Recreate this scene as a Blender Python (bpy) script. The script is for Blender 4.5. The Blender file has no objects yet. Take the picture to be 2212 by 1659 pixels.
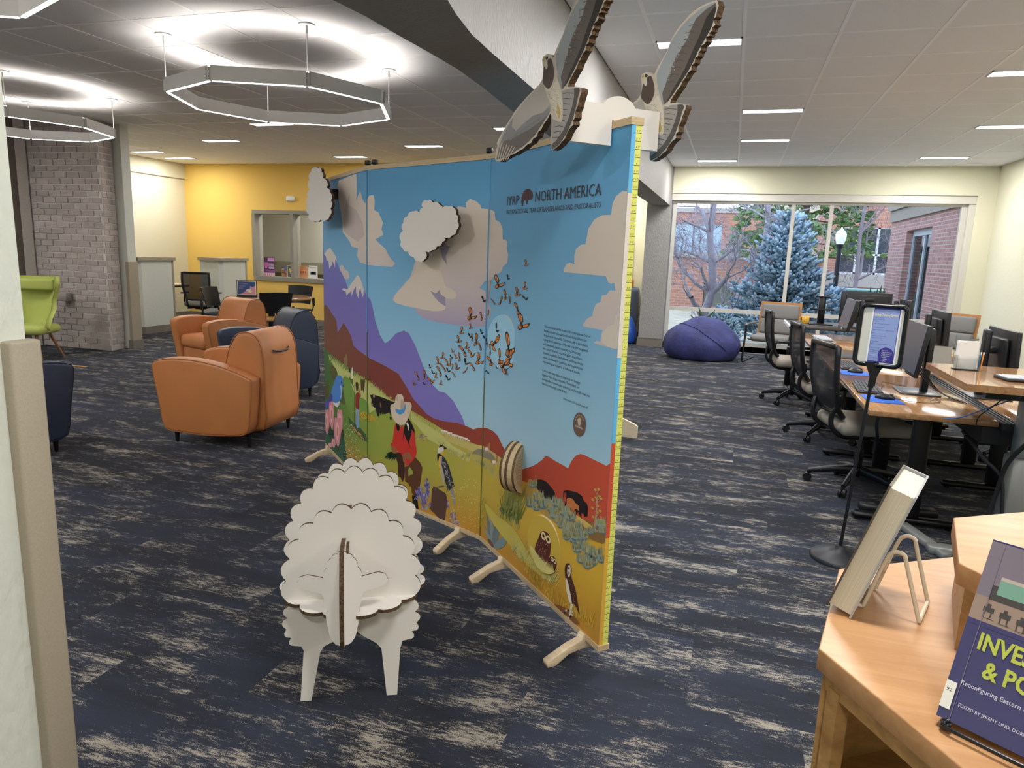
import bpy, bmesh, math, random
from mathutils import Vector, Matrix
from mathutils.geometry import tessellate_polygon
PI = math.pi
random.seed(7)
S = bpy.context.scene
COL = S.collection
V = Vector

# ------------------------------------------------------------------ camera
YAW, PIT, ROL, FPX, CZ = -0.2974, -0.1857, 0.0361, 1507.7, 1.5325
IW, IH = 2212.0, 1659.0
FW = V((math.sin(YAW)*math.cos(PIT), math.cos(YAW)*math.cos(PIT), math.sin(PIT)))
_r0 = V((math.cos(YAW), -math.sin(YAW), 0)); _u0 = _r0.cross(FW)
RT = _r0*math.cos(ROL)+_u0*math.sin(ROL); UP = _u0*math.cos(ROL)-_r0*math.sin(ROL)
CAM = V((0, 0, CZ))
cd = bpy.data.cameras.new('camera'); cam = bpy.data.objects.new('camera', cd); COL.objects.link(cam)
cd.sensor_width = 36; cd.sensor_fit = 'HORIZONTAL'; cd.lens = FPX/IW*36; cd.clip_start = .05; cd.clip_end = 400
M = Matrix((RT, UP, -FW)).transposed().to_4x4(); M.translation = CAM; cam.matrix_world = M
S.camera = cam
S.view_settings.view_transform = 'Standard'; S.view_settings.look = 'None'
S.view_settings.gamma = 1; S.view_settings.use_curve_mapping = False
S.view_settings.exposure = 0.28
# ------------------------------------------------------------------ sky (bright overcast)
W = bpy.data.worlds.new('overcast_sky'); S.world = W; W.use_nodes = True
wn = W.node_tree.nodes; wl = W.node_tree.links
bg = wn['Background']; bg.inputs['Strength'].default_value = 2.7
tc = wn.new('ShaderNodeTexCoord'); sx = wn.new('ShaderNodeSeparateXYZ'); cr = wn.new('ShaderNodeValToRGB')
wl.new(tc.outputs['Generated'], sx.inputs[0]); wl.new(sx.outputs['Z'], cr.inputs[0]); wl.new(cr.outputs[0], bg.inputs[0])
cr.color_ramp.elements[0].color = (.70, .80, .95, 1); cr.color_ramp.elements[1].color = (.50, .63, .88, 1)
cr.color_ramp.elements[0].position = 0.0; cr.color_ramp.elements[1].position = 0.6

# ------------------------------------------------------------------ back-projection of measured photo pixels
def ray(x, y): return FW + RT*((x-IW/2)/FPX) - UP*((y-IH/2)/FPX)
def atz(x, y, z):
    d = ray(x, y); return CAM + d*((z-CZ)/d.z)
def aty(x, y, Y):
    d = ray(x, y); return CAM + d*(Y/d.y)
def atpl(x, y, a, n):
    d = ray(x, y); return CAM + d*(((a-CAM).dot(n))/d.dot(n))
def pxof(P):
    P = V(P)-CAM; z = P.dot(FW); return IW/2+FPX*P.dot(RT)/z, IH/2-FPX*P.dot(UP)/z

# ------------------------------------------------------------------ materials
MATS = {}
def lin(c): return tuple((x/12.92 if x <= .04045 else ((x+.055)/1.055)**2.4) for x in c)
def hexc(h): return lin(tuple(int(h[i:i+2], 16)/255 for i in (0, 2, 4)))+(1,)
def mat(name, col='808080', rough=.6, metal=0, emis=None, es=0, bump=None, var=None, trans=0, ior=1.45, alpha=1, coat=0, spec=None):
    """var=(scale, amount[, stretch xyz]) tone variation; bump=(scale, strength[, stretch])"""
    if name in MATS: return MATS[name]
    m = bpy.data.materials.new(name); MATS[name] = m; m.use_nodes = True
    N = m.node_tree.nodes; L = m.node_tree.links; b = N['Principled BSDF']
    c = hexc(col) if isinstance(col, str) else col
    b.inputs['Base Color'].default_value = c; b.inputs['Roughness'].default_value = rough
    b.inputs['Metallic'].default_value = metal; b.inputs['Transmission Weight'].default_value = trans
    b.inputs['IOR'].default_value = ior; b.inputs['Alpha'].default_value = alpha; b.inputs['Coat Weight'].default_value = coat
    if spec is not None: b.inputs['Specular IOR Level'].default_value = spec
    if emis:
        b.inputs['Emission Color'].default_value = hexc(emis); b.inputs['Emission Strength'].default_value = es
    if bump or var:
        t = N.new('ShaderNodeTexCoord')
    if var:
        mp = N.new('ShaderNodeMapping'); mp.inputs['Scale'].default_value = var[2] if len(var) > 2 else (1, 1, 1)
        no = N.new('ShaderNodeTexNoise'); no.inputs['Scale'].default_value = var[0]; no.inputs['Detail'].default_value = 5
        L.new(t.outputs['Object'], mp.inputs[0]); L.new(mp.outputs[0], no.inputs['Vector'])
        mx = N.new('ShaderNodeMix'); mx.data_type = 'RGBA'
        mr = N.new('ShaderNodeMapRange'); mr.inputs[1].default_value = .3; mr.inputs[2].default_value = .7
        L.new(no.outputs['Fac'], mr.inputs[0]); L.new(mr.outputs[0], mx.inputs[0])
        a = var[1]
        mx.inputs[6].default_value = tuple(min(1, x*(1-a)) for x in c[:3])+(1,)
        mx.inputs[7].default_value = tuple(min(1, x*(1+a)) for x in c[:3])+(1,)
        L.new(mx.outputs[2], b.inputs['Base Color'])
    if bump:
        mp = N.new('ShaderNodeMapping'); mp.inputs['Scale'].default_value = bump[2] if len(bump) > 2 else (1, 1, 1)
        no = N.new('ShaderNodeTexNoise'); no.inputs['Scale'].default_value = bump[0]; no.inputs['Detail'].default_value = 4
        L.new(t.outputs['Object'], mp.inputs[0]); L.new(mp.outputs[0], no.inputs['Vector'])
        bm = N.new('ShaderNodeBump'); bm.inputs['Strength'].default_value = bump[1]; bm.inputs['Distance'].default_value = .01
        L.new(no.outputs['Fac'], bm.inputs['Height']); L.new(bm.outputs[0], b.inputs['Normal'])
    return m

def node_mat(name, rough=.8):
    m = bpy.data.materials.new(name); MATS[name] = m; m.use_nodes = True
    N = m.node_tree.nodes; L = m.node_tree.links; b = N['Principled BSDF']; b.inputs['Roughness'].default_value = rough
    return m, N, L, b

# ------------------------------------------------------------------ mesh builder
class MB:
    def __init__(s): s.v = []; s.f = []; s.m = []; s.sm = []
    def add(s, vs, fs, mi=0, smooth=False):
        o = len(s.v); s.v += [tuple(v) for v in vs]
        for f in fs: s.f.append([i+o for i in f]); s.m.append(mi); s.sm.append(smooth)
    def box(s, a, b, mi=0, rz=0, piv=None, R=None):
        x0, y0, z0 = a; x1, y1, z1 = b
        vs = [V(p) for p in ((x0,y0,z0),(x1,y0,z0),(x1,y1,z0),(x0,y1,z0),(x0,y0,z1),(x1,y0,z1),(x1,y1,z1),(x0,y1,z1))]
        if rz: R = Matrix.Rotation(rz, 3, 'Z')
        if R is not None:
            c = V(piv) if piv else (V(a)+V(b))/2
            vs = [R @ (v-c)+c for v in vs]
        s.add(vs, [(0,3,2,1),(4,5,6,7),(0,1,5,4),(1,2,6,5),(2,3,7,6),(3,0,4,7)], mi)
    def rbox(s, a, b, r=.01, seg=2, mi=0, R=None, piv=None, smooth=True):
        bm = bmesh.new(); bmesh.ops.create_cube(bm, size=1)
        c = (V(a)+V(b))/2; d = V(b)-V(a)
        for v in bm.verts: v.co = V((v.co.x*d.x, v.co.y*d.y, v.co.z*d.z))
        bmesh.ops.bevel(bm, geom=bm.edges[:], offset=min(r, min(d)*.49), segments=seg, profile=.5, affect='EDGES')
        s.frombm(bm, mi, smooth, lambda p: (R @ (p+c-V(piv or c))+V(piv or c)) if R is not None else p+c)
    def frombm(s, bm, mi=0, smooth=True, f=lambda p: p):
        bm.verts.ensure_lookup_table()
        s.add([f(v.co) for v in bm.verts], [[v.index for v in q.verts] for q in bm.faces], mi, smooth); bm.free()
    def prism(s, poly, z0, z1, mi=0):
        n = len(poly)
        vs = [(x, y, z0) for x, y in poly]+[(x, y, z1) for x, y in poly]
        s.add(vs, [list(range(n))[::-1], list(range(n, 2*n))]+[(i, (i+1) % n, n+(i+1) % n, n+i) for i in range(n)], mi)
    def extr(s, pts, O, U, Vv, t, mi=0, mi2=None, bev=0, smooth=False):
        """polygon (u,v) in plane O+U*u+V*v, extruded by vector t, optional rounded rims"""
        O = V(O); U = V(U); Vv = V(Vv); t = V(t); n = len(pts)
        mi2 = mi if mi2 is None else mi2
        if bev > 0:
            bm = bmesh.new()
            a = [bm.verts.new(O+U*p[0]+Vv*p[1]) for p in pts]; b = [bm.verts.new(v.co+t) for v in a]
            f1 = bm.faces.new(a); f2 = bm.faces.new(b[::-1])
            for i in range(n): bm.faces.new((a[i], b[i], b[(i+1) % n], a[(i+1) % n]))
            ed = list(f1.edges)+list(f2.edges)
            bmesh.ops.recalc_face_normals(bm, faces=bm.faces[:])
            bmesh.ops.bevel(bm, geom=ed, offset=bev, segments=3, profile=.5, affect='EDGES')
            bmesh.ops.triangulate(bm, faces=[f for f in bm.faces if len(f.verts) > 4])
            s.frombm(bm, mi, True); return
        A = [O+U*p[0]+Vv*p[1] for p in pts]; B = [p+t for p in A]
        s.add(A+B, [(i, (i+1) % n, n+(i+1) % n, n+i) for i in range(n)], mi2, smooth)
        tr = tessellate_polygon([[V((p[0], p[1], 0)) for p in pts]])
        o = U.cross(Vv).dot(t) > 0
        s.add(A+B, [(q[::-1] if o else q) for q in tr]+[tuple(i+n for i in (q if o else q[::-1])) for q in tr], mi)
    def tube(s, path, r, n=8, mi=0, closed=False, cap=True, smooth=True, flat=None):
        P = [V(p) for p in path]; k = len(P); rs = r if isinstance(r, (list, tuple)) else [r]*k
        up = None; rings = []
        for i in range(k):
            if closed: t = P[(i+1) % k]-P[i-1]
            else: t = P[min(i+1, k-1)]-P[max(i-1, 0)]
            t = t.normalized() if t.length > 1e-9 else V((0, 0, 1))
            if up is None: up = V((0, 0, 1)) if abs(t.z) < .9 else V((1, 0, 0))
            a = t.cross(up)
            if a.length < 1e-6: a = t.orthogonal()
            a.normalize(); b = a.cross(t).normalized(); up = b
            q = flat or 1
            rings.append([P[i]+a*(math.cos(2*PI*j/n+PI/n)*rs[i]*q)+b*(math.sin(2*PI*j/n+PI/n)*rs[i]) for j in range(n)])
        vs = [v for R in rings for v in R]; fs = []
        for i in range(k if closed else k-1):
            i2 = (i+1) % k
            for j in range(n): fs.append((i*n+j, i*n+(j+1) % n, i2*n+(j+1) % n, i2*n+j))
        s.add(vs, fs, mi, smooth and n > 4)
        if cap and not closed:
            s.add(rings[0], [list(range(n))], mi); s.add(rings[-1], [list(range(n))[::-1]], mi)
    def lathe(s, prof, c=(0, 0, 0), n=20, mi=0, ax=None, smooth=True):
        c = V(c); vs = []
        Rm = V((0, 0, 1)).rotation_difference(V(ax)).to_matrix() if ax is not None else Matrix.Identity(3)
        for r, z in prof:
            for j in range(n): vs.append(c+Rm @ V((r*math.cos(2*PI*j/n), r*math.sin(2*PI*j/n), z)))
        k = len(prof)
        s.add(vs, [(i*n+j, i*n+(j+1) % n, (i+1)*n+(j+1) % n, (i+1)*n+j) for i in range(k-1) for j in range(n)], mi, smooth)
        s.add(vs[:n], [list(range(n))[::-1]], mi); s.add(vs[-n:], [list(range(n))], mi)
    def cyl(s, a, b, r, n=12, mi=0): s.tube([a, b], r, n, mi)
    def build(s, name, mats, parent=None, loc=None, rz=0):
        me = bpy.data.meshes.new(name)
        me.from_pydata(s.v, [], s.f)
        if not isinstance(mats, (list, tuple)): mats = [mats]
        for m in mats: me.materials.append(m)
        me.polygons.foreach_set('material_index', s.m); me.polygons.foreach_set('use_smooth', s.sm)
        me.update()
        o = bpy.data.objects.new(name, me); COL.objects.link(o)
        if parent: o.parent = parent
        if loc: o.location = loc
        if rz: o.rotation_euler.z = rz
        return o
def spline(pts, k=6, closed=False):
    P = [V(p) for p in pts]; n = len(P); out = []
    rng = range(n if closed else n-1)
    for i in rng:
        if closed: a, b, c, d = P[i-1], P[i], P[(i+1) % n], P[(i+2) % n]
        else: a, b, c, d = P[max(i-1, 0)], P[i], P[i+1], P[min(i+2, n-1)]
        for j in range(k):
            t = j/k
            out.append(.5*((2*b)+(c-a)*t+(2*a-5*b+4*c-d)*t*t+(3*b-a-3*c+d)*t**3))
    if not closed: out.append(P[-1])
    return out
def sp2(pts, k=5): return [(p.x, p.y) for p in spline([(a, b, 0) for a, b in pts], k, True)]

# ------------------------------------------------------------------ object helpers
def thing(name, label, cat, loc=(0, 0, 0), rz=0, group=None):
    o = bpy.data.objects.new(name, None); COL.objects.link(o); o.location = loc; o.rotation_euler = (0, 0, rz)
    o.empty_display_size = .1
    return tag(o, label, cat, group)
def tag(o, label, cat, group=None):
    o['label'] = label; o['category'] = cat
    if group: o['group'] = group
    return o
def struct(o, label=None):
    o['kind'] = 'structure'
    if label: o['label'] = label
    return o
def lab(o, l): o['label'] = l; return o
def stuff(o): o['kind'] = 'stuff'; return o
def dup(root, loc, rz=0, label=None, group=None, parent=None):
    r = root.copy(); COL.objects.link(r)
    if parent is not None: r.parent = parent
    if loc is not None: r.location = loc; r.rotation_euler = (0, 0, rz)
    if label: r['label'] = label
    if group: r['group'] = group
    for ch in [o for o in root.children]: dup(ch, None, 0, parent=r)
    return r
def arealight(name, loc, sx, sy, power, col, parent=None, rot=(0, 0, 0), spread=None):
    l = bpy.data.lights.new(name, 'AREA'); l.shape = 'RECTANGLE'; l.size = sx; l.size_y = sy; l.energy = power; l.color = col
    if spread: l.spread = spread
    o = bpy.data.objects.new(name, l); COL.objects.link(o); o.location = loc; o.rotation_euler = rot
    if parent: o.parent = parent
    return o
FONT = None
def textmesh(body, w=None, h=None, bold=0, lines=1):
    """returns (verts, tris) of a line of lettering scaled so that it is w wide and its bounding height h"""
    c = bpy.data.curves.new('lettering', 'FONT'); c.body = body; c.resolution_u = 2; c.offset = bold; c.align_x = 'LEFT'
    o = bpy.data.objects.new('lettering', c); COL.objects.link(o)
    dg = bpy.context.evaluated_depsgraph_get(); dg.update()
    me = bpy.data.meshes.new_from_object(o.evaluated_get(dg))
    vs = [v.co.copy() for v in me.vertices]; fs = [list(p.vertices) for p in me.polygons]
    bpy.data.objects.remove(o); bpy.data.curves.remove(c); bpy.data.meshes.remove(me)
    x0 = min(v.x for v in vs); x1 = max(v.x for v in vs); y0 = min(v.y for v in vs); y1 = max(v.y for v in vs)
    # scale on cap height .73
    sxx = (w/(x1-x0)) if w else None; syy = (h/.73) if h else None
    if sxx is None: sxx = syy
    if syy is None: syy = sxx
    return [((v.x-x0)*sxx, v.y*syy) for v in vs], fs
def addtext(mb, body, O, U, Vv, w=None, h=None, mi=0, bold=0):
    vs, fs = textmesh(body, w, h, bold); O = V(O); U = V(U); Vv = V(Vv)
    mb.add([O+U*x+Vv*y for x, y in vs], fs, mi)
# ================================================================== MATERIALS
wallcream = mat('cream_painted_plaster', 'DDD9C0', .85, bump=(90, .35))
wallyellow = mat('yellow_painted_plaster', 'E9C266', .8, bump=(90, .25))
wallgrey = mat('grey_textured_plaster', '9A9895', .55, bump=(55, 1.0, (1, 1, .5)))
soffitgrey = mat('grey_soffit_paint', '8A8682', .7, bump=(60, .4))
wallgreen = mat('pale_green_painted_plaster', 'D0D3C9', .75, bump=(45, .4, (1, 1, .6)))
white = mat('white_plaster', 'E6E4DE', .8)
taupe = mat('taupe_vinyl', 'A39886', .5, var=(300, .06))
basegrey = mat('grey_rubber_baseboard', '7C766C', .6)
trimgrey = mat('taupe_metal_frame', '938C7E', .45)
alum = mat('cream_aluminium', 'CFCBC2', .35, metal=.15)
tilemat = mat('mineral_fibre_ceiling_tile', 'F0F0F1', .9, bump=(160, .3), var=(250, .05))
gridmat = mat('white_ceiling_grid', 'FAFAFA', .4)
lens = mat('glowing_lens', 'FFFFFF', .5, emis='F4F6FF', es=9)
fixwhite = mat('white_fixture', 'EFEFEF', .45)
black = mat('black_plastic', '16161A', .4)
blackm = mat('black_powder_coat', '121214', .35, metal=.2)
chrome = mat('chrome', 'B8B8BC', .15, metal=1)
glassm = mat('clear_glass', 'FFFFFF', 0.0, trans=1, ior=1.0, spec=.5)

def carpet():
    m, N, L, b = node_mat('carpet_navy_beige', .95)
    t = N.new('ShaderNodeTexCoord'); sep = N.new('ShaderNodeSeparateXYZ'); L.new(t.outputs['Object'], sep.inputs[0])
    def math_(op, a, bb=None):
        n = N.new('ShaderNodeMath'); n.operation = op
        for i, q in enumerate((a, bb)):
            if q is None: continue
            if isinstance(q, (int, float)): n.inputs[i].default_value = q
            else: L.new(q, n.inputs[i])
        return n.outputs[0]
    row = math_('FLOOR', math_('DIVIDE', sep.outputs['Y'], .457))
    colx = math_('FLOOR', math_('DIVIDE', math_('ADD', sep.outputs['X'], math_('MULTIPLY', row, .37)), .914))
    cb = N.new('ShaderNodeCombineXYZ'); L.new(colx, cb.inputs[0]); L.new(row, cb.inputs[1])
    wnz = N.new('ShaderNodeTexWhiteNoise'); wnz.noise_dimensions = '3D'; L.new(cb.outputs[0], wnz.inputs['Vector'])
    sc = N.new('ShaderNodeVectorMath'); sc.operation = 'SCALE'; sc.inputs['Scale'].default_value = .55; L.new(wnz.outputs['Color'], sc.inputs[0])
    ad = N.new('ShaderNodeVectorMath'); ad.operation = 'ADD'; L.new(t.outputs['Object'], ad.inputs[0]); L.new(sc.outputs[0], ad.inputs[1])
    def noise(scale, stretch, detail, rough=.6, src=ad.outputs[0]):
        mp = N.new('ShaderNodeMapping'); mp.inputs['Scale'].default_value = stretch
        no = N.new('ShaderNodeTexNoise'); no.inputs['Scale'].default_value = scale; no.inputs['Detail'].default_value = detail
        no.inputs['Roughness'].default_value = rough
        L.new(src, mp.inputs[0]); L.new(mp.outputs[0], no.inputs['Vector']); return no.outputs['Fac']
    big = noise(2.6, (1.0, 3.1, 1), 9, .74)
    fine = noise(26, (.7, 4.2, 1), 5, .85)
    grain = noise(260, (1, 1.6, 1), 1, .5, t.outputs['Object'])
    s1 = math_('ADD', math_('MULTIPLY', big, 1.0), math_('MULTIPLY', math_('SUBTRACT', fine, .5), .75))
    s2 = math_('ADD', s1, math_('MULTIPLY', math_('SUBTRACT', grain, .5), .34))
    mr = N.new('ShaderNodeMapRange'); mr.inputs[1].default_value = .56; mr.inputs[2].default_value = .64; L.new(s2, mr.inputs[0])
    mx = N.new('ShaderNodeMix'); mx.data_type = 'RGBA'; L.new(mr.outputs[0], mx.inputs[0])
    nv = N.new('ShaderNodeMix'); nv.data_type = 'RGBA'
    nm = noise(1.6, (.6, 2.5, 1), 5)
    mr2 = N.new('ShaderNodeMapRange'); mr2.inputs[1].default_value = .42; mr2.inputs[2].default_value = .6; L.new(nm, mr2.inputs[0]); L.new(mr2.outputs[0], nv.inputs[0])
    nv.inputs[6].default_value = hexc('141824'); nv.inputs[7].default_value = hexc('212839')
    L.new(nv.outputs[2], mx.inputs[6]); mx.inputs[7].default_value = hexc('9A9286')
    L.new(mx.outputs[2], b.inputs['Base Color'])
    bm = N.new('ShaderNodeBump'); bm.inputs['Strength'].default_value = .6; bm.inputs['Distance'].default_value = .004
    L.new(grain, bm.inputs['Height']); L.new(bm.outputs[0], b.inputs['Normal'])
    return m
carpetm = carpet()
def wood(name, c1, c2, rough=.4, sc=(1.2, 14, 14), coat=0):
    m, N, L, b = node_mat(name, rough); b.inputs['Coat Weight'].default_value = coat
    t = N.new('ShaderNodeTexCoord'); mp = N.new('ShaderNodeMapping'); mp.inputs['Scale'].default_value = sc
    no = N.new('ShaderNodeTexNoise'); no.inputs['Scale'].default_value = 2.5; no.inputs['Detail'].default_value = 8; no.inputs['Roughness'].default_value = .65
    no.inputs['Distortion'].default_value = .6
    L.new(t.outputs['Object'], mp.inputs[0]); L.new(mp.outputs[0], no.inputs['Vector'])
    r = N.new('ShaderNodeValToRGB'); r.color_ramp.elements[0].position = .32; r.color_ramp.elements[1].position = .68
    r.color_ramp.elements[0].color = hexc(c1); r.color_ramp.elements[1].color = hexc(c2)
    L.new(no.outputs['Fac'], r.inputs[0]); L.new(r.outputs[0], b.inputs['Base Color']); return m
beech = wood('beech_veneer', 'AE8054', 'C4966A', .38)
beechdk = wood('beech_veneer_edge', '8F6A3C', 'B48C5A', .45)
walnut = wood('walnut_laminate', '8E6440', 'B28A62', .12, (14, 1.2, 14), .3)
plym = wood('birch_plywood', 'CBB593', 'E2D0B2', .5, (3, 3, 60))
ply2 = wood('plywood_edge', 'A98D68', 'D8C4A0', .55, (1, 1, 160))

# ================================================================== ROOM SHELL
H = 3.0485
b = MB(); b.box((-12.5, -2.5, -.12), (4.0, 12.4, 0)); b.box((-12.5, 12.4, -.12), (-1.0, 15.5, 0)); struct(b.build('floor', carpetm), 'navy and beige streaked carpet')
b = MB(); b.box((-12.5, -2.5, H+.03), (4.0, 12.6, H+.2)); b.box((-12.5, 12.6, H+.03), (-1.0, 15.5, H+.2)); ceil = struct(b.build('ceiling', white), 'suspended ceiling of square white tiles in a metal grid')

# ceiling tiles (61 cm) and grid
T = .6096
SH = {}
def tile(x0, x1, y0, y1, parent):
    g = .007
    w = round(x1-x0, 3); d = round(y1-y0, 3)
    if (w, d) not in SH:
        q = MB(); q.box((g, g, 0), (w-g, d-g, .02)); o = q.build('ceiling_tile', tilemat, parent); SH[(w, d)] = o.data
    else:
        o = bpy.data.objects.new('ceiling_tile', SH[(w, d)]); COL.objects.link(o); o.parent = parent
    o.location = (x0, y0, H-.001); return o
GX, GY = -0.681, 4.795       # right-hand grid origin
LX, LY = -5.434, 4.241       # left-hand grid origin
fix_cells = set()
ntile = 0; xtra = MB()
def tiles(ox, oy, xa, xb, ya, yb, parent, skip=(), ext=None):
    global ntile
    i0 = math.floor((xa-ox)/T); i1 = math.ceil((xb-ox)/T); j0 = math.floor((ya-oy)/T); j1 = math.ceil((yb-oy)/T)
    g = MB()
    for i in range(i0, i1):
        for j in range(j0, j1):
            x0 = max(ox+i*T, xa); x1 = min(ox+(i+1)*T, xb); y0 = max(oy+j*T, ya); y1 = min(oy+(j+1)*T, yb)
            if x1-x0 < .03 or y1-y0 < .03: continue
            px, py = pxof(((x0+x1)/2, (y0+y1)/2, H))
            vis = (V(((x0+x1)/2, (y0+y1)/2, H))-CAM).dot(FW) > .3 and -250 < px < IW+250 and -250 < py
            if vis and ntile < 299: tile(x0, x1, y0, y1, parent); ntile += 1
            elif vis: xtra.box((x0+.007, y0+.007, H-.001), (x1-.007, y1-.007, H+.019))
            else:
                g.box((x0, y0, H), (x1, y1, H+.01), 1)
    for i in range(i0, i1+1):
        x = ox+i*T
        if xa-.02 < x < xb+.02: g.box((x-.012, ya, H-.004), (x+.012, yb, H+.012))
    for j in range(j0, j1+1):
        y = oy+j*T
        if ya-.02 < y < yb+.02: g.box((xa, y-.012, H-.0035), (xb, y+.012, H+.012))
    g.build('ceiling_grid', [gridmat, tilemat], parent)
tiles(GX, GY, -1.12, 3.65, -2.3, 12.4, ceil)
tiles(LX, LY, -10.7, -1.42, -2.3, 11.9, ceil)
if xtra.v: stuff(xtra.build('ceiling_tiles_far', tilemat, ceil))

# recessed slot lights
def slot(x, y, label, grp, pw=1.0):
    t = thing('recessed_light', label, 'ceiling light', (x, y, H), 0, grp)
    f = MB(); w = T/2-.008; d = .085
    for (a, c) in (((-w, -d), (w, -d+.012)), ((-w, d-.012), (w, d)), ((-w, -d), (-w+.012, d)), ((w-.012, -d), (w, d))):
        f.box((a[0], a[1], -.012), (c[0], c[1], .0))
    f.build('frame', fixwhite, t)
    l = MB(); l.box((-w+.014, -d+.014, -.010), (w-.014, d-.014, -.002)); l.build('lens', lens, t)
    arealight('light', (0, 0, -.02), T-.05, .13, LP*pw, (1, .985, .965), t)
    return t
LP = 31
rl = [(-.375, 5.455, 'rightmost-wing recessed light behind the upper wing of the right-hand cardboard hawk'),
      (.235, 7.91, 'middle one of the three recessed lights above the window row, nearest along the second column'),
      (.235, 9.76, 'recessed light just beyond the middle one, second closest column to the bulkhead'),
      (-.39, 11.67, 'farthest recessed light next to the window wall by the bulkhead'),
      (2.07, 6.66, 'recessed light cut by the right edge, nearest of the right-hand lights'),
      (2.66, 9.03, 'recessed light at the right, second nearest of the right-hand lights'),
      (2.65, 11.42, 'recessed light nearest the right wall corner above the window')]
for x, y, l in rl: slot(x, y, l, 'recessed lights over the computer area')
ll = [(-9.96, 10.24, 'leftmost recessed light over the cream wall'),
      (-10.0, 11.05, 'recessed light in the corner where the cream wall meets the yellow wall'),
      (-7.57, 9.22, 'recessed light left of the octagonal pendant lower edge'),
      (-5.8, 8.03, 'recessed light seen just under the octagonal pendant lamp'),
      (-6.4, 11.0, 'recessed light nearest the yellow wall, left of the mural board'),
      (-4.55, 9.93, 'recessed light above the middle panel of the mural board'),
      (-2.7, 8.63, 'recessed light peeking past the wing tip of the left cardboard hawk')]
for x, y, l in ll: slot(x, y, l, 'recessed lights over the lounge', .52)
# fill lamps added out of view, behind and beside the viewer
for x, y in ((.24, 3.6), (2.6, 4.2), (.24, 1.0), (2.6, 1.5), (.24, -1.2), (-3.2, .2), (-5.5, 1.6), (-7.5, 3.2), (-3.2, -1.4), (-9.2, 4.6), (-10.2, 2.6)):
    slot(x, y, 'recessed fill light added outside the view, %s, %s' % ('far left' if x < -8 else 'left of the bulkhead' if x < -4 else 'by the bulkhead' if x < -1 else 'above the display shelf' if x < 1 else 'toward the right wall', 'behind the viewer' if y < 0 else 'level with the viewer' if y < 2 else 'a step ahead of the viewer' if y < 3.4 else 'well ahead of the viewer'), 'recessed fill lights added outside the view', 1.1)

# bulkhead between the two ceilings, flaring near the camera
ZB = 2.412
bk = [(-1.115, 12.4), (-1.125, 4.2), (-1.122, 3.15), (-1.116, 2.9), (-1.086, 2.65), (-1.059, 2.5), (-1.02, 2.35), (-.96, 2.2), (-.85, 2.0), (-.6, 1.75), (-.2, 1.5),
      (-.2, 1.2), (-1.4, 1.2), (-1.7, 1.9), (-1.54, 2.2), (-1.475, 2.42), (-1.445, 2.61), (-1.43, 2.82), (-1.4, 3.17), (-1.385, 3.42), (-1.39, 3.8), (-1.42, 4.4), (-1.42, 12.4)]
b = MB(); n = len(bk)
b.add([(x, y, ZB) for x, y in bk]+[(x, y, H+.02) for x, y in bk], [(i, n+i, n+(i+1) % n, (i+1) % n) for i in range(n)], 0)
b.add([(x, y, ZB) for x, y in bk], [list(q) for q in tessellate_polygon([[V((x, y, 0)) for x, y in bk]])], 1)
struct(b.build('trim_1', [wallgrey, soffitgrey]), 'grey bulkhead running along the ceiling')
b = MB(); b.box((-1.5, 12.4, 0), (-1.09, 12.75, H)); struct(b.build('wall_column', wallgrey), 'grey end column under the bulkhead')
b = MB(); b.box((-1.52, 12.375, 0), (-1.07, 12.4, .14)); b.box((-1.515, 12.37, .14), (-1.075, 12.4, .15)); struct(b.build('baseboard_column', basegrey))

# window wall on the right
wy = 12.4
b = MB()
b.box((-1.09, wy, 2.62), (3.7, wy+.3, H+.05)); b.box((3.4, wy, 0), (3.7, wy+.3, 2.62)); b.box((-1.09, wy+.1, 0), (3.4, wy+.3, .1))
struct(b.build('wall_back', wallcream), 'cream wall around the big window')
b = MB(); b.box((3.65, -2.5, 0), (3.85, wy+.3, H+.05)); struct(b.build('wall_right', wallcream))
b = MB(); b.box((3.637, 7.6, 0), (3.65, 7.68, 1.25)); struct(b.build('trim_2', taupe))
b = MB(); b.box((-12.4, -2.5, -.1), (3.85, -2.3, H)); struct(b.build('wall_front', wallcream), 'wall behind the viewer')
w = struct(MB().build('window_1', alum), 'large fixed window in slim cream frames') if False else None
b = MB(); fy0, fy1 = wy+.08, wy+.15
for x0, x1 in ((-1.07, -1.01), (.82, .875), (1.39, 1.445), (3.235, 3.31)): b.box((x0, fy0, .1), (x1, fy1, 2.52))
b.box((-1.07, fy0+.002, .1), (3.31, fy1-.002, .17)); b.box((-1.07, fy0+.002, .655), (3.31, fy1-.002, .72)); b.box((-1.07, fy0+.002, 2.46), (3.31, fy1-.002, 2.52))
win = struct(b.build('window_1', alum), 'large window onto the trees, in slim cream frames')
for x0, x1 in ((-1.01, .82), (.875, 1.39), (1.445, 3.235)):
    for z0, z1 in ((.17, .655), (.72, 2.46)):
        p = MB(); p.box((x0, wy+.112, z0), (x1, wy+.118, z1)); p.build('pane', glassm, win)
b = MB(); b.box((-1.09, wy+.02, 2.50), (3.4, wy+.16, 2.615)); b.box((-1.09, wy+.0, 2.50), (3.4, wy+.02, 2.53)); b.build('shade_box', alum, win)
b = MB(); b.box((-1.09, wy+.1, .0), (3.4, wy+.14, .1)); b.build('sill', alum, win)
b = MB(); b.box((3.31, wy+.02, .1), (3.4, wy+.15, 2.5)); b.build('jamb', alum, win)

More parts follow.
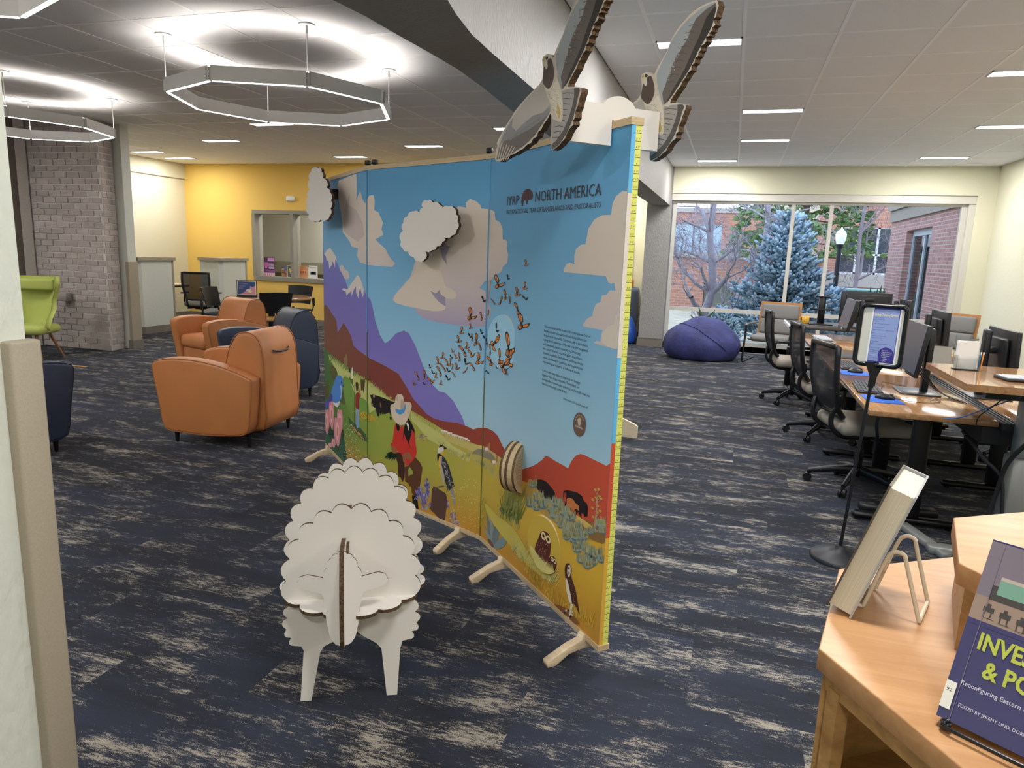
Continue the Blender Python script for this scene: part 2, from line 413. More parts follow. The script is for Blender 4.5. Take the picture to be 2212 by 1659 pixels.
# left-hand rear walls
b = MB(); zs0, zs1 = .87, 2.14
wx0, wx1 = -9.07, -5.6
b.box((-10.9, 11.9, 0), (wx0, 12.1, H)); b.box((wx1, 11.9, 0), (-3.4, 12.1, H)); b.box((wx0, 11.9, 0), (wx1, 12.1, zs0)); b.box((wx0, 11.9, zs1), (wx1, 12.1, H))
struct(b.build('wall_yellow', wallyellow), 'bright yellow accent wall')
b = MB(); b.box((-3.4, 13.6, 0), (-1.5, 13.75, H)); b.box((-3.55, 11.9, 0), (-3.4, 13.75, H)); b.box((-1.495, 12.76, 0), (-1.38, 13.75, H)); struct(b.build('wall_nook', wallcream), 'beige wall of the nook behind the bulkhead')
b = MB(); b.box((-10.85, 6.5, 0), (-10.7, 11.9, H)); struct(b.build('wall_left', wallcream))
b = MB(); b.box((-10.7, 6.5, 2.74), (-10.685, 11.9, 2.755)); struct(b.build('trim_3', taupe))
b = MB(); b.box((-10.7, 6.5, 2.755), (-10.67, 11.9, H)); struct(b.build('wall_left_upper', wallcream))
b = MB(); b.box((-12.6, -2.5, 0), (-12.4, 7.6, H)); b.box((-12.6, 7.6, 0), (-10.7, 7.75, H)); struct(b.build('wall_far_left', wallcream))
b = MB(); b.box((-10.7, 11.88, 0), (-3.5, 11.9, .11)); b.box((-10.7, 8.0, 0), (-10.68, 11.9, .11)); b.box((-3.4, 13.58, 0), (-1.5, 13.6, .11)); struct(b.build('baseboard_back', basegrey))
# office window with frame and panes
b = MB(); fy = 11.9; y0, y1 = fy-.03, fy+.22; gm = mat('grey_office_frame', '8C877B', .5)
ms = (wx0, -8.2, -7.35, -6.5, wx1)
b.box((wx0-.02, y0, zs0-.05), (wx1+.02, y1, zs0+.03)); b.box((wx0-.02, y0, zs1-.03), (wx1+.02, y1, zs1+.04))
for x in ms: b.box((x-.035, y0+.003, zs0+.03), (x+.035, y1-.003, zs1-.03))
ow = struct(b.build('window_2', gm), 'interior office window in a taupe frame')
for a, c in zip(ms[:-1], ms[1:]):
    p = MB(); p.box((a+.035, fy+.1, zs0+.03), (c-.035, fy+.106, zs1-.03)); p.build('pane', glassm, ow)
offw = mat('office_grey_wall', 'A2A49C', .9)
b = MB(); b.box((-10.6, 14.2, 0), (-4, 14.3, H)); b.box((-10.7, 12.1, 0), (-10.6, 14.3, H)); b.box((-4.1, 12.1, 0), (-4.0, 14.3, H)); struct(b.build('wall_office', offw), 'grey wall of the office behind the interior window')
b = MB(); b.box((-10.5, 13.9, .9), (-4.2, 14.19, 1.15)); struct(b.build('trim_4', mat('office_ledge', '7A7A6C', .8)))
arealight('nook_fill_light', (-2.4, 12.9, 2.95), .6, .5, 38, (1, .97, .92))  # added fill light without a fixture, brightens the dark nook
arealight('office_fill_light', (-7.5, 13.2, 2.9), 1.2, .6, 110, (1, .97, .93))  # added fill without a fixture, lifts the room behind the interior window
def poster(x, z0, z1, w, name, label, bgc, blocks, lines=()):
    t = thing(name, label, 'poster', (x, 11.985, z0), 0, None)
    p = MB(); p.box((0, 0, 0), (w, .004, z1-z0)); p.build('sheet', mat('paper_'+bgc, bgc, .6), t)
    ms_ = []; q = MB()
    for (u0, v0, u1, v1, c) in blocks:
        m = mat('print_'+c, c, .6)
        if m not in ms_: ms_.append(m)
        q.add([(u0*w, -.0015, v0*(z1-z0)), (u1*w, -.0015, v0*(z1-z0)), (u1*w, -.0015, v1*(z1-z0)), (u0*w, -.0015, v1*(z1-z0))], [(0, 1, 2, 3)], ms_.index(m))
    for (txt, u, v, ww, c) in lines:
        m = mat('print_'+c, c, .6)
        if m not in ms_: ms_.append(m)
        addtext(q, txt, (u*w, -.002, v*(z1-z0)), (1, 0, 0), (0, 0, 1), ww*w, None, ms_.index(m))
    q.build('print', ms_, t)
poster(-8.93, .905, 1.27, .25, 'flyer', 'tall purple flyer with a pink heading and lilac flower, in the office window', '4A2A48',
       [(.36, .80, .96, .98, 'C58BC4'), (.02, .02, 1, .18, 'E8B8C4'), (0, .20, 1, .34, '9A5AA0'), (.05, .5, .42, .74, 'B060A0'), (.1, .42, .3, .52, 'C070B0')]
       +[(.45, .40+i*.06, .95, .43+i*.06, 'D8C0DC') for i in range(5)]+[(.08+.2*i, .04, .14+.2*i, .15, '4A2A48') for i in range(5)]+[(.05, .225, .95, .25, 'E8D0E8'), (.05, .28, .95, .30, 'E8D0E8')])
poster(-8.52, .905, 1.10, .12, 'leaflet', 'narrow leaflet with brown and blue pictures behind the mullion', 'B0916A',
       [(.0, .85, .5, 1, '4A4A6A'), (.5, .7, 1, 1, '6070B0'), (.05, .55, .8, .62, '4A3A2A'), (.05, .35, .8, .45, '4A3A2A'), (.5, .2, .9, .4, 'B05030'), (.1, .05, .9, .15, '5A4A3A')])
poster(-8.39, .905, 1.13, .17, 'leaflet', 'dark framed leaflet with a yellow text block, left of the mullion', '555A58',
       [(0, 0, 1, .02, 'E8E4DC'), (0, 0, .05, 1, 'E8E4DC'), (0, .97, 1, 1, 'E8E4DC'), (.2, .62, .95, .74, 'E8CC60'), (.3, .46, .95, .6, 'E8CC60'), (.35, .3, .95, .42, 'C8B878'), (.4, .06, .95, .26, '6A74A8')])
poster(-8.12, .905, 1.14, .19, 'flyer', 'orange flyer with a red diamond pattern in the office window', 'E0A070',
       [(.05, .66, .95, .68, 'A84830'), (.05, .26, .95, .28, 'A84830')]+[(.12+.28*i, .36, .3+.28*i, .56, 'B06050') for i in range(3)], [('WEEKLY', .15, .84, .7, 'A84830'), ('STORIES', .2, .73, .6, 'A84830')])
poster(-7.92, .905, 1.15, .21, 'flyer', 'white flyer with a dark oval picture, beside the mural board', 'E4E4DE',
       [(.25, .28, .85, .52, '2A3440'), (.4, .36, .7, .46, 'C8B8A0'), (.05, .85, .1, 1, '3A4450')], [('Open House', .2, .80, .7, '2A3440')])
b = MB(); b.rbox((-.09, -.03, -.05), (.09, .03, .05), .028, 4); t = tag(b.build('emergency_light', fixwhite, None, (-8.2, 11.865, 2.40)), 'small white oval alarm sounder on the yellow wall above the office window', 'alarm')

# brick column with individual bricks
mort = mat('grey_mortar', 'CFC8C3', .9, var=(40, .05)); brk = mat('grey_lilac_brick', 'ADA29C', .85, var=(6, .10), bump=(60, .6))
brk2 = mat('grey_lilac_brick_pale', 'B8ADA7', .85, var=(6, .10), bump=(60, .6))
def P2(x, y): return V((x, y, 0))
k0, k1, k2, k3 = P2(-9.75, 7.40), P2(-9.55, 7.47), P2(-8.1, 7.50), P2(-8.19, 7.80)
b = MB(); b.prism([(-9.6, 7.475), (-8.1, 7.505), (-8.19, 7.8), (-9.6, 7.95)], 0, H)
bc = struct(b.build('wall_brick', mort), 'grey brick column at the left'); b = None
def brickface(A, Bp, L0, parent, courses=37):
    d = (Bp-A); Ln = d.length; d.normalize(); nrm = V((d.y, -d.x, 0))
    hh = H/courses; bl = .213; cnt = 0; big = MB()
    for c in range(courses):
        u = -(bl/2 if c % 2 else 0)+random.uniform(-.01, .01)
        while u < Ln:
            a = max(u, 0); e = min(u+bl, Ln); u += bl
            if e-a < .05: continue
            q = MB(); dep = .010+random.uniform(-.003, .004)
            g = .007
            O = A+d*(a+g)+V((0, 0, c*hh+g)); w = e-a-2*g; h2 = hh-2*g
            j = [random.uniform(-.003, .003) for _ in range(8)]
            f = [O+V((0, 0, j[0])), O+d*(w+j[1])+V((0, 0, j[2])), O+d*(w+j[3])+V((0, 0, h2+j[4])), O+V((0, 0, h2+j[5]))]
            ctr = sum(f, V())/4
            fr = [ctr+(p-ctr)*.965+nrm*dep for p in f]
            q.add(f+fr, [(4, 5, 6, 7), (0, 1, 5, 4), (1, 2, 6, 5), (2, 3, 7, 6), (3, 0, 4, 7)])
            if cnt < L0: q.build('brick', random.choice((brk, brk, brk2)), parent); cnt += 1
            else: big.add(q.v, q.f)
    if big.v: stuff(big.build('bricks_rest', brk, parent))
brickface(V((-9.3, 7.475, 0)), V((-8.1, 7.505, 0)), 235, bc)
brickface(V((-8.1, 7.505, 0)), V((-8.19, 7.8, 0)), 62, bc)
# set-back brick return and dark post at its left
b = MB(); b.box((-10.2, 7.3, 0), (-9.3, 7.45, H)); struct(b.build('wall_brick_return', mort))
b = MB(); b.box((-9.62, 7.15, 0), (-9.30, 7.30, H), rz=.1); struct(b.build('trim_5', mat('brown_grey_post', '6A635B', .6)), 'brown grey post beside the brick column')
b = MB(); b.rbox((-8.86, 7.36, .66), (-8.70, 7.46, .78), .01); b.v = b.v; tag(b.build('wall_box', mat('wall_box_taupe', 'A39A94', .6)), 'small taupe box low on the brick column beside the lime wing chair', 'wall box')
# cream post with taupe corner guard
b = MB(); b.box((-8.25, 7.815, 0), (-8.05, 7.96, H)); struct(b.build('wall_post', wallgreen))
b = MB(); b.box((-8.085, 7.80, .12), (-8.03, 7.965, 1.22)); struct(b.build('trim_6', taupe))
b = MB(); b.box((-8.10, 7.79, 0), (-8.02, 7.975, .12)); struct(b.build('baseboard_post', basegrey))
# near wall end with its corner guard at the left edge
b = MB(); b.box((-1.9, -2.3, 0), (-1.385, 1.072, H)); struct(b.build('wall_near', wallgreen), 'pale green plaster wall end at the left edge')
b = MB(); b.rbox((-1.395, 1.018, .0), (-1.358, 1.086, 1.322), .006, 2); struct(b.build('trim_7', taupe), 'taupe corner guard on the near wall end')
# low carrel walls
for (x0, x1, ya, yb, l) in ((-9.65, -9.15, 9.08, 9.82, 'a'), (-9.4, -8.93, 10.75, 11.45, 'b')):
    b = MB(); c = .06
    b.prism([(x0, ya), (x1-c, ya), (x1, ya+c), (x1, yb), (x0, yb)], 0, 1.2)
    o = b.build('low_wall', wallgreen)
    tag(o, 'low pale green carrel wall standing %s' % ('beside the brick column' if l == 'a' else 'in front of the yellow wall'), 'low wall')
    b = MB(); b.box((x0-.02, ya-.04, 1.2), (x1+.04, yb+.03, 1.25)); b.build('cap', taupe, o)
    b = MB(); b.prism([(x0, ya-.012), (x1-c, ya-.012), (x1+.012, ya+c), (x1+.012, yb), (x0, yb)], 0, .12); b.build('base_trim', basegrey, o)
    b = MB(); b.box((x1-.004, yb-.03, .12), (x1+.008, yb+.008, 1.2)); b.build('corner_strip', taupe, o)
# ================================================================== OCTAGONAL PENDANTS
ringwhite = mat('pendant_white', 'DAD8D4', .5)
glow = mat('pendant_glow', 'FFFFFF', .5, emis='F6F6FF', es=10)
glowup = mat('pendant_uplight', 'FFFFFF', .5, emis='FFF8F0', es=62)
def pendant(cx, cy, label):
    t = thing('octagonal_pendant', label, 'pendant lamp', (cx, cy, 2.636), 0, 'octagonal pendant lamps')
    R = .885; vs = [V((R*math.cos(PI/4*k), R*math.sin(PI/4*k), 0)) for k in range(8)]
    for k in range(8):
        a, c = vs[k], vs[(k+1) % 8]; d = (c-a).normalized(); inn = V((-d.y, d.x, 0)); a2 = a+d*.012; c2 = c-d*.012
        q = MB(); wd = .03; hh = .092
        pts = [a2, c2, c2+inn*wd, a2+inn*wd]
        q.add([p+V((0, 0, z)) for z in (0.003, hh) for p in pts], [(0,3,2,1),(4,5,6,7),(0,1,5,4),(1,2,6,5),(2,3,7,6),(3,0,4,7)])
        q.build('lamp_segment', ringwhite, t)
        q = MB(); i0 = a2+d*.01+inn*.005; i1 = c2-d*.01+inn*.005
        q.add([i0, i1, i1+inn*.02, i0+inn*.02], [(0, 3, 2, 1)], 0)
        i0 = i0+V((0, 0, hh+.0005))+inn*.002; i1 = i1+V((0, 0, hh+.0005))+inn*.002; q.add([i0, i1, i1+inn*.016, i0+inn*.016], [(0, 1, 2, 3)], 1)
        e0_, e1_ = a2+V((0, 0, hh)), c2+V((0, 0, hh))
        for o_ in (0, .026): q.box((0, 0, 0), (0, 0, 0)) if False else q.add([e0_+inn*o_, e1_+inn*o_, e1_+inn*(o_+.004), e0_+inn*(o_+.004), e0_+inn*o_+V((0, 0, .012)), e1_+inn*o_+V((0, 0, .012)), e1_+inn*(o_+.004)+V((0, 0, .012)), e0_+inn*(o_+.004)+V((0, 0, .012))], [(0,3,2,1),(4,5,6,7),(0,1,5,4),(1,2,6,5),(2,3,7,6),(3,0,4,7)], 2)
        q.build('light_strip', [glow, glowup, ringwhite], t)
        # joint with screw heads
        q = MB(); q.box((-.014, -.008, .004), (.014, .03, .09))
        for s in (-1, 1):
            for i in range(8): q.box((s*.011-.004, -.011, .010+i*.010), (s*.011+.004, -.008, .015+i*.010), 1)
        rot = Matrix.Rotation(PI/4*k+PI/2, 3, 'Z')
        q.v = [tuple(rot @ V((x, y, z))+vs[k]) for x, y, z in q.v]
        # orient outward: local -y must face outward
        q.build('joint', [ringwhite, mat('screw_grey', '8A8886', .5)], t)
    for k in (1, 3, 5, 7):
        p = vs[k]*.985; q = MB(); zt = H-2.636-.012
        q.cyl((p.x, p.y, .09), (p.x, p.y, zt), .0035, 6); q.cyl((p.x, p.y, zt-.05), (p.x, p.y, zt), .008, 8); q.build('cable', ringwhite, t)
        q = MB(); q.lathe([(.06, zt), (.06, zt+.008), (.055, zt+.01)], (p.x, p.y, 0), 20); q.build('ceiling_rose', fixwhite, t)
    return t
pendant(-3.605, 5.176, 'white octagonal ring pendant hanging whole in view between the lounge and the board')
pendant(-7.35, 5.845, 'white octagonal ring pendant partly hidden by the near wall, before the brick column')
pendant(-3.63, 2.085, 'nearest white octagonal ring pendant, only its corner showing at the top left')

# ================================================================== DISPLAY BOARD
hex_u = {}
PR, P1, P2_, PL = V((-.355, 2.38, 0)), V((-1.115, 3.18, 0)), V((-1.99, 3.60, 0)), V((-2.75, 4.35, 0))
ZA, ZT = .105, 1.955
board = thing('display_board', 'folding three-panel mural board with prairie scene and blue sky on plywood feet', 'display board', (PR.x, PR.y, 0))
def loc(o): o.parent = board; o.location = -V((PR.x, PR.y, 0)); return o
class Panel:
    def __init__(s, A, Bp):           # A left, Bp right seen from the front
        s.A = A; s.B = Bp; s.w = (Bp-A).length; s.d = (Bp-A).normalized(); s.n = V((s.d.y, -s.d.x, 0))
        s.pa = [pxof(A+V((0, 0, z))) for z in (0, 2)]; s.pb = [pxof(Bp+V((0, 0, z))) for z in (0, 2)]
    def at(s, x, y):
        P = atpl(x, y, s.A, s.n); return ((P-s.A).dot(s.d), P.z)
    def P(s, u, z, off=0): return s.A+s.d*u+s.n*off+V((0, 0, z))
PN = [Panel(P1, PR), Panel(P2_, P1), Panel(PL, P2_)]
TH = .040
woodframe = []
for k, p in enumerate(PN):
    q = MB(); q.extr([(0, ZA), (p.w, ZA), (p.w, ZT), (0, ZT)], p.A-p.n*.0005, p.d, V((0, 0, 1)), -p.n*(TH-.0005)); loc(q.build('panel', mat('printed_blue_side', '6FB6E4', .5)))
    for z0, z1 in ((ZT, ZT+.024), (ZA-.022, ZA)):
        q = MB(); q.extr([(-.004, z0), (p.w+.004, z0), (p.w+.004, z1), (-.004, z1)], p.A+p.n*.005, p.d, V((0, 0, 1)), -p.n*(TH+.01), 0)
        loc(q.build('top_rail' if z0 > 1 else 'bottom_rail', ply2))
# hinge strips and black clips
for (X, nn) in ((P1, (PN[0].n+PN[1].n).normalized()), (P2_, (PN[1].n+PN[2].n).normalized())):
    zm = .93 if X is P1 else 1.05
    q = MB(); q.cyl(X+nn*.002+V((0, 0, zm)), X+nn*.002+V((0, 0, ZT)), .004, 8, 0); q.cyl(X+nn*.002+V((0, 0, ZA)), X+nn*.002+V((0, 0, zm)), .003, 8, 1); loc(q.build('hinge', [mat('blue_hinge_strip', '5C9AC6', .4), mat('olive_hinge_strip', '5E6630', .5)]))
for X, off in ((P1, -.03), (P2_, -.02), (P2_, .045)):
    q = MB(); c = X-PN[1].n*.02+PN[1].d*off; q.rbox(c+V((-.014, -.014, ZT+.03)), c+V((.014, .014, ZT+.055)), .003, 1); q.box(c+V((-.008, -.008, ZT+.02)), c+V((.008, .008, ZT+.03)))
    loc(q.build('clip', black))
# feet
def foot(pan, u):
    prof = [(-.235, 0), (-.19, 0), (-.115, .045), (-.045, .055), (.045, .055), (.115, .045), (.19, 0), (.235, 0), (.24, .03), (.12, .085), (.05, .105), (.045, .13), (-.045, .13), (-.05, .105), (-.12, .085), (-.24, .03)]
    prof = [(a*.78-.02, z*.8) for a, z in prof]; prof = [(max(a, -.055), z) for a, z in prof if a > -.15]
    q = MB(); O = pan.P(u, 0); q.extr(prof, O-pan.d*.018, pan.n, V((0, 0, 1)), pan.d*.036, 0, None, .005); loc(q.build('foot', plym))
foot(PN[0], PN[0].w-.105); foot(PN[0], .265); foot(PN[1], PN[1].w-.16); foot(PN[1], .1); foot(PN[2], .07)

# ---- printed mural : flat inks laid on each panel
def clipline(poly, a, c, keep_right):
    """clip polygon in photo pixels against line a-c"""
    out = []; n = len(poly)
    def sd(p): 
        v = (c[0]-a[0])*(p[1]-a[1])-(c[1]-a[1])*(p[0]-a[0]); return v if keep_right else -v
    for i in range(n):
        p, q = poly[i], poly[(i+1) % n]; s0, s1 = sd(p), sd(q)
        if s0 >= 0: out.append(p)
        if (s0 >= 0) != (s1 >= 0):
            t = s0/(s0-s1); out.append((p[0]+(q[0]-p[0])*t, p[1]+(q[1]-p[1])*t))
    return out
def clipz(poly, z, above):
    out = []; n = len(poly)
    for i in range(n):
        p, q = poly[i], poly[(i+1) % n]; s0, s1 = (p[1]-z, q[1]-z) if above else (z-p[1], z-q[1])
        if s0 >= 0: out.append(p)
        if (s0 >= 0) != (s1 >= 0):
            t = s0/(s0-s1); out.append((p[0]+(q[0]-p[0])*t, p[1]+(q[1]-p[1])*t))
    return out
ink = [MB() for _ in PN]; layer = [0]
def inkpoly(pan_i, uz, mi, off):
    p = PN[pan_i]
    uz = [q for i, q in enumerate(uz) if abs(q[0]-uz[i-1][0])+abs(q[1]-uz[i-1][1]) > 1e-6]
    if len(uz) < 3: return
    tr = tessellate_polygon([[V((a, c, 0)) for a, c in uz]])
    ink[pan_i].add([p.P(a, c, off) for a, c in uz], [list(t) for t in tr], mi)
INKS = []
def inkm(c):
    m = c if not isinstance(c, str) else mat('ink_'+c, c, .55)
    if m not in INKS: INKS.append(m)
    return INKS.index(m)
def shp(c, pts, cr=None, smooth=0, up=True, cont=True):
    """pts in crop units; cr=(x0,y0,scale)"""
    if cr: pts = [(cr[0]+x/cr[2], cr[1]+y/cr[2]) for x, y in pts]
    if smooth: pts = sp2(pts, smooth)
    mi = inkm(c)
    if up: layer[0] += 1
    off = .0006+layer[0]*.0000075
    xs = [p[0] for p in pts]
    for k, p in enumerate(PN):
        poly = list(pts)
        if k < 2: poly = clipline(poly, p.pa[0], p.pa[1], True)
        if k > 0: poly = clipline(poly, p.pb[0], p.pb[1], False)
        if len(poly) < 3: continue
        uz = [p.at(*q) for q in poly]
        uz = [(max(-.001, min(p.w, a)), z) for a, z in uz]
        uz = clipz(clipz(uz, ZA, True), ZT, False)
        if len(uz) >= 3: inkpoly(k, uz, mi, off)
def gradx(name, stops, axis='X', rng=(-2.75, -.355), zmix=None):
    """print colour that varies across the sheet (as drawn on the mural)"""
    m, N, L, b = node_mat(name, .55)
    g = N.new('ShaderNodeNewGeometry'); s = N.new('ShaderNodeSeparateXYZ'); L.new(g.outputs['Position'], s.inputs[0])
    r = N.new('ShaderNodeValToRGB'); mr = N.new('ShaderNodeMapRange'); mr.inputs[1].default_value = rng[0]; mr.inputs[2].default_value = rng[1]
    L.new(s.outputs[axis], mr.inputs[0]); L.new(mr.outputs[0], r.inputs[0])
    for i, (p, c) in enumerate(stops):
        e = r.color_ramp.elements[i] if i < 2 else r.color_ramp.elements.new(p)
        e.position = p; e.color = hexc(c)
    out = r.outputs[0]
    if zmix:
        (z0, z1, c) = zmix
        mr = N.new('ShaderNodeMapRange'); mr.inputs[1].default_value = z0; mr.inputs[2].default_value = z1; L.new(s.outputs['Z'], mr.inputs[0])
        mx = N.new('ShaderNodeMix'); mx.data_type = 'RGBA'; L.new(mr.outputs[0], mx.inputs[0]); L.new(out, mx.inputs[6]); mx.inputs[7].default_value = hexc(c); out = mx.outputs[2]
    L.new(out, b.inputs['Base Color']); return m
skyi = gradx('ink_sky', [(0, 'A4CBE2'), (1, '4E98C8'), (.45, '7DB6DA')], 'Z', (.75, 1.9))
cloudi = gradx('ink_cloud', [(0, 'A79CB8'), (1, 'DDCFC2'), (.4, 'C9BCBE')], 'Z', (1.15, 1.6))
cloudr = gradx('ink_cloud_right', [(0, 'C9BDC4'), (1, 'D6CABE')], 'Z', (1.1, 1.5))
purp = gradx('ink_mountain', [(0, '7E74C0'), (1, '5E7EC8'), (.5, '6E68B8')], 'Z', (.85, 1.7))
brown = gradx('ink_red_mountain', [(0, '6E4638'), (1, 'C85038'), (.35, '7A3A30'), (.62, '8E4032'), (.8, 'A8402E')], 'X', (-2.75, -.355))
grass = gradx('ink_grass', [(0, '2F6A3C'), (1, 'D9B038'), (.16, '5E8A3C'), (.36, '94A244'), (.6, 'B0A848'), (.8, 'D0AE44')], 'X', (-2.75, -.355), (.36, .10, 'C08A30'))
grass2 = gradx('ink_grass_pale', [(0, 'BCCB7C'), (1, 'C9BC5C'), (.5, 'C2C476')], 'X', (-2.75, -.355))
CC = (660, 330, 2.911); DD = (660, 780, 3.95); EE = (860, 540, 5.183); FF = (1020, 860, 2.675); GG = (1060, 360, 3.072); HH = (1120, 940, 7.541); II = (820, 830, 6.144); JJ = (690, 780, 7.543)
for k, p in enumerate(PN): inkpoly(k, [(0, ZA), (p.w, ZA), (p.w, ZT), (0, ZT)], inkm(skyi), .0004)
# clouds
shp(cloudi, [(320, 130), (250, 160), (210, 175), (195, 230), (215, 330), (230, 420), (235, 500), (280, 560), (290, 590), (330, 600), (325, 650), (345, 690), (390, 705), (460, 712), (545, 718), (565, 695), (540, 670), (520, 640), (500, 600), (470, 575), (440, 545), (490, 515), (478, 480), (488, 440), (470, 400), (460, 375), (432, 360), (436, 300), (428, 266), (400, 270), (385, 300), (375, 320), (358, 290), (345, 240), (330, 270), (322, 300), (322, 200)], CC)
shp('C9BBB8', [(275, 330), (280, 262), (265, 290), (248, 350), (235, 420), (245, 500), (285, 530), (330, 560), (370, 520), (360, 440), (340, 400), (320, 360)], CC)
shp(cloudi, [(225, 705), (210, 740), (215, 775), (245, 792), (272, 792), (272, 750), (250, 735), (240, 715)], CC, 3)
shp(cloudi, [(1035, 290), (1008, 315), (1010, 345), (960, 335), (940, 370), (900, 420), (870, 480), (820, 590), (700, 660), (685, 700), (670, 750), (655, 790), (640, 800), (610, 840), (570, 880), (545, 920), (560, 940), (600, 955), (690, 980), (700, 1010), (740, 1040), (830, 1065), (960, 1085), (1080, 1092), (1140, 1090), (1145, 1050), (1165, 1010), (1168, 985), (1150, 950), (1155, 920), (1130, 870), (1095, 850), (1130, 805), (1170, 800), (1190, 770), (1230, 750), (1240, 720), (1270, 690), (1275, 640), (1265, 600), (1270, 560), (1255, 545), (1240, 545), (1240, 480), (1225, 440), (1195, 420), (1190, 370), (1160, 355), (1105, 350), (1100, 330), (1075, 305)], CC)
shp('D8CBBE', [(840, 560), (905, 575), (880, 640), (890, 700), (850, 740), (870, 800), (880, 840), (905, 850), (945, 880), (945, 905), (925, 920), (880, 910), (850, 885), (840, 860), (825, 885), (790, 870), (820, 920), (870, 950), (882, 975), (860, 992), (800, 995), (690, 975), (570, 945), (560, 900), (640, 810), (690, 740), (700, 670), (760, 600)], CC, 2)
shp('9890AA', [(785, 868), (820, 885), (843, 862), (850, 890), (880, 910), (880, 965), (840, 940), (810, 905)], CC)
shp('9A93A8', [(845, 560), (910, 590), (882, 650), (892, 710), (860, 660), (845, 600)], CC)
shp(cloudr, [(948, 125), (925, 130), (905, 160), (870, 165), (830, 200), (808, 250), (800, 320), (740, 322), (690, 350), (650, 410), (630, 515), (600, 518), (568, 545), (556, 590), (556, 650), (530, 637), (505, 645), (485, 680), (486, 700), (600, 710), (765, 727), (780, 765), (800, 778), (820, 770), (830, 822), (790, 822), (770, 850), (738, 855), (728, 900), (700, 910), (680, 960), (675, 990), (640, 1010), (613, 1045), (615, 1060), (690, 1075), (745, 1085), (735, 1110), (728, 1160), (700, 1155), (686, 1170), (770, 1195), (830, 1212), (900, 1225), (960, 700), (1000, 120)], GG)
shp('D9CFC4', [(828, 985), (850, 975), (900, 985), (890, 1215), (830, 1212), (770, 1190), (740, 1160), (740, 1110), (780, 1060), (820, 1045)], GG)
# blue purple mountains
shp(purp, [(75, 560), (85, 470), (100, 560), (118, 640), (150, 600), (185, 650), (210, 720), (250, 800), (270, 860), (300, 800), (330, 770), (355, 830), (385, 900), (410, 925), (425, 985), (440, 1060), (470, 1150), (500, 1198), (530, 1180), (570, 1135), (620, 1118), (650, 1135), (690, 1210), (740, 1340), (790, 1450), (840, 1500), (880, 1510), (930, 1560), (985, 1659), (1020, 1760), (1000, 1900), (75, 1700)], CC)
sn = 'DAD0C8'
shp(sn, [(118, 638), (135, 612), (155, 598), (175, 625), (190, 650), (200, 690), (188, 670), (185, 725), (172, 680), (168, 700), (150, 730), (145, 680), (133, 680), (130, 655)], CC)
shp(sn, [(83, 485), (92, 540), (105, 560), (108, 600), (98, 590), (92, 625), (84, 600)], CC)
shp(sn, [(228, 860), (240, 852), (265, 858), (300, 805), (328, 768), (345, 790), (358, 830), (368, 860), (362, 910), (352, 880), (345, 850), (338, 870), (332, 915), (318, 880), (318, 840), (305, 860), (288, 905), (290, 870), (270, 885), (258, 900), (255, 875)], CC)
# red brown mountains
shp(brown, [(70, 900), (97, 920), (115, 960), (130, 955), (155, 990), (165, 1010), (195, 1050), (202, 1130), (215, 1110), (240, 1070), (265, 1110), (290, 1160), (300, 1210), (330, 1240), (400, 1290), (500, 1340), (585, 1390), (640, 1480), (680, 1550), (760, 1640), (805, 1670), (870, 1688), (960, 1700), (1020, 1722), (1055, 1740), (1090, 1728), (1140, 1730), (1180, 1750), (1210, 1780), (1238, 1840), (1260, 1880), (1290, 2100), (70, 2300), (70, 1500)], CC)
shp(brown, [(60, 560), (162, 525), (230, 505), (310, 460), (380, 405), (430, 350), (455, 340), (500, 355), (600, 420), (740, 495), (810, 540), (850, 450), (900, 370), (950, 325), (1010, 305), (1060, 315), (1200, 385), (1435, 500), (1560, 490), (1500, 1500), (60, 1400)], HH)
# prairie
shp(grass, [(60, 1180), (105, 1215), (160, 1270), (250, 1335), (300, 1372), (400, 1440), (480, 1500), (530, 1545), (600, 1580), (700, 1640), (800, 1700), (880, 1750), (950, 1785), (1050, 1825), (1130, 1855), (1190, 1900), (1260, 1960), (1300, 2010), (1360, 2060), (1450, 2100), (1500, 2130), (1600, 2240), (1720, 2330), (1880, 2440), (2150, 2560), (2150, 5200), (60, 5200)], CC)
def tufts(base, n, h, c, lean=0, cr=None, w=1.2, jit=2):
    if cr: base = [(cr[0]+x/cr[2], cr[1]+y/cr[2]) for x, y in base]
    layer[0] += 1
    seg = [math.dist(base[i], base[i+1]) for i in range(len(base)-1)]; tot = sum(seg)
    for i in range(n):
        t = random.random()*tot; k = 0
        while k < len(seg)-1 and t > seg[k]: t -= seg[k]; k += 1
        f = t/seg[k]; x = base[k][0]+(base[k+1][0]-base[k][0])*f; y = base[k][1]+(base[k+1][1]-base[k][1])*f
        y += random.uniform(-jit, jit); hh = h*random.uniform(.5, 1.3); l = lean+random.uniform(-.35, .35)
        shp(c, [(x-w, y+1), (x+w, y+1), (x+l*hh, y-hh)], up=False)
tufts([(100, 1270), (250, 1372), (400, 1460), (530, 1560)], 150, 9, grass2, .4, CC)
shp(grass2, [(160, 1300), (250, 1370), (400, 1460), (520, 1545), (470, 1590), (400, 1640), (330, 1560), (290, 1480), (200, 1400)], CC)
shp(grass2, [(900, 440), (960, 480), (1060, 555), (1180, 640), (1250, 720), (1380, 790), (1330, 800), (1180, 740), (1040, 660), (960, 560), (900, 500)], DD)
tufts([(900, 450), (1060, 560), (1180, 620)], 60, 6, grass2, .4, DD)
tufts([(1130, 700), (1250, 780), (1400, 860)], 70, 12, 'C8C480', .6, DD)
shp('C3B46C', [(1180, 600), (1300, 660), (1400, 700), (1520, 725), (1620, 790), (1700, 850), (1700, 900), (1600, 860), (1500, 800), (1350, 740), (1200, 680)], DD)
shp('8A8070', [(1420, 790), (1470, 750), (1540, 760), (1600, 800), (1620, 850), (1540, 830), (1480, 800)], DD, 3)
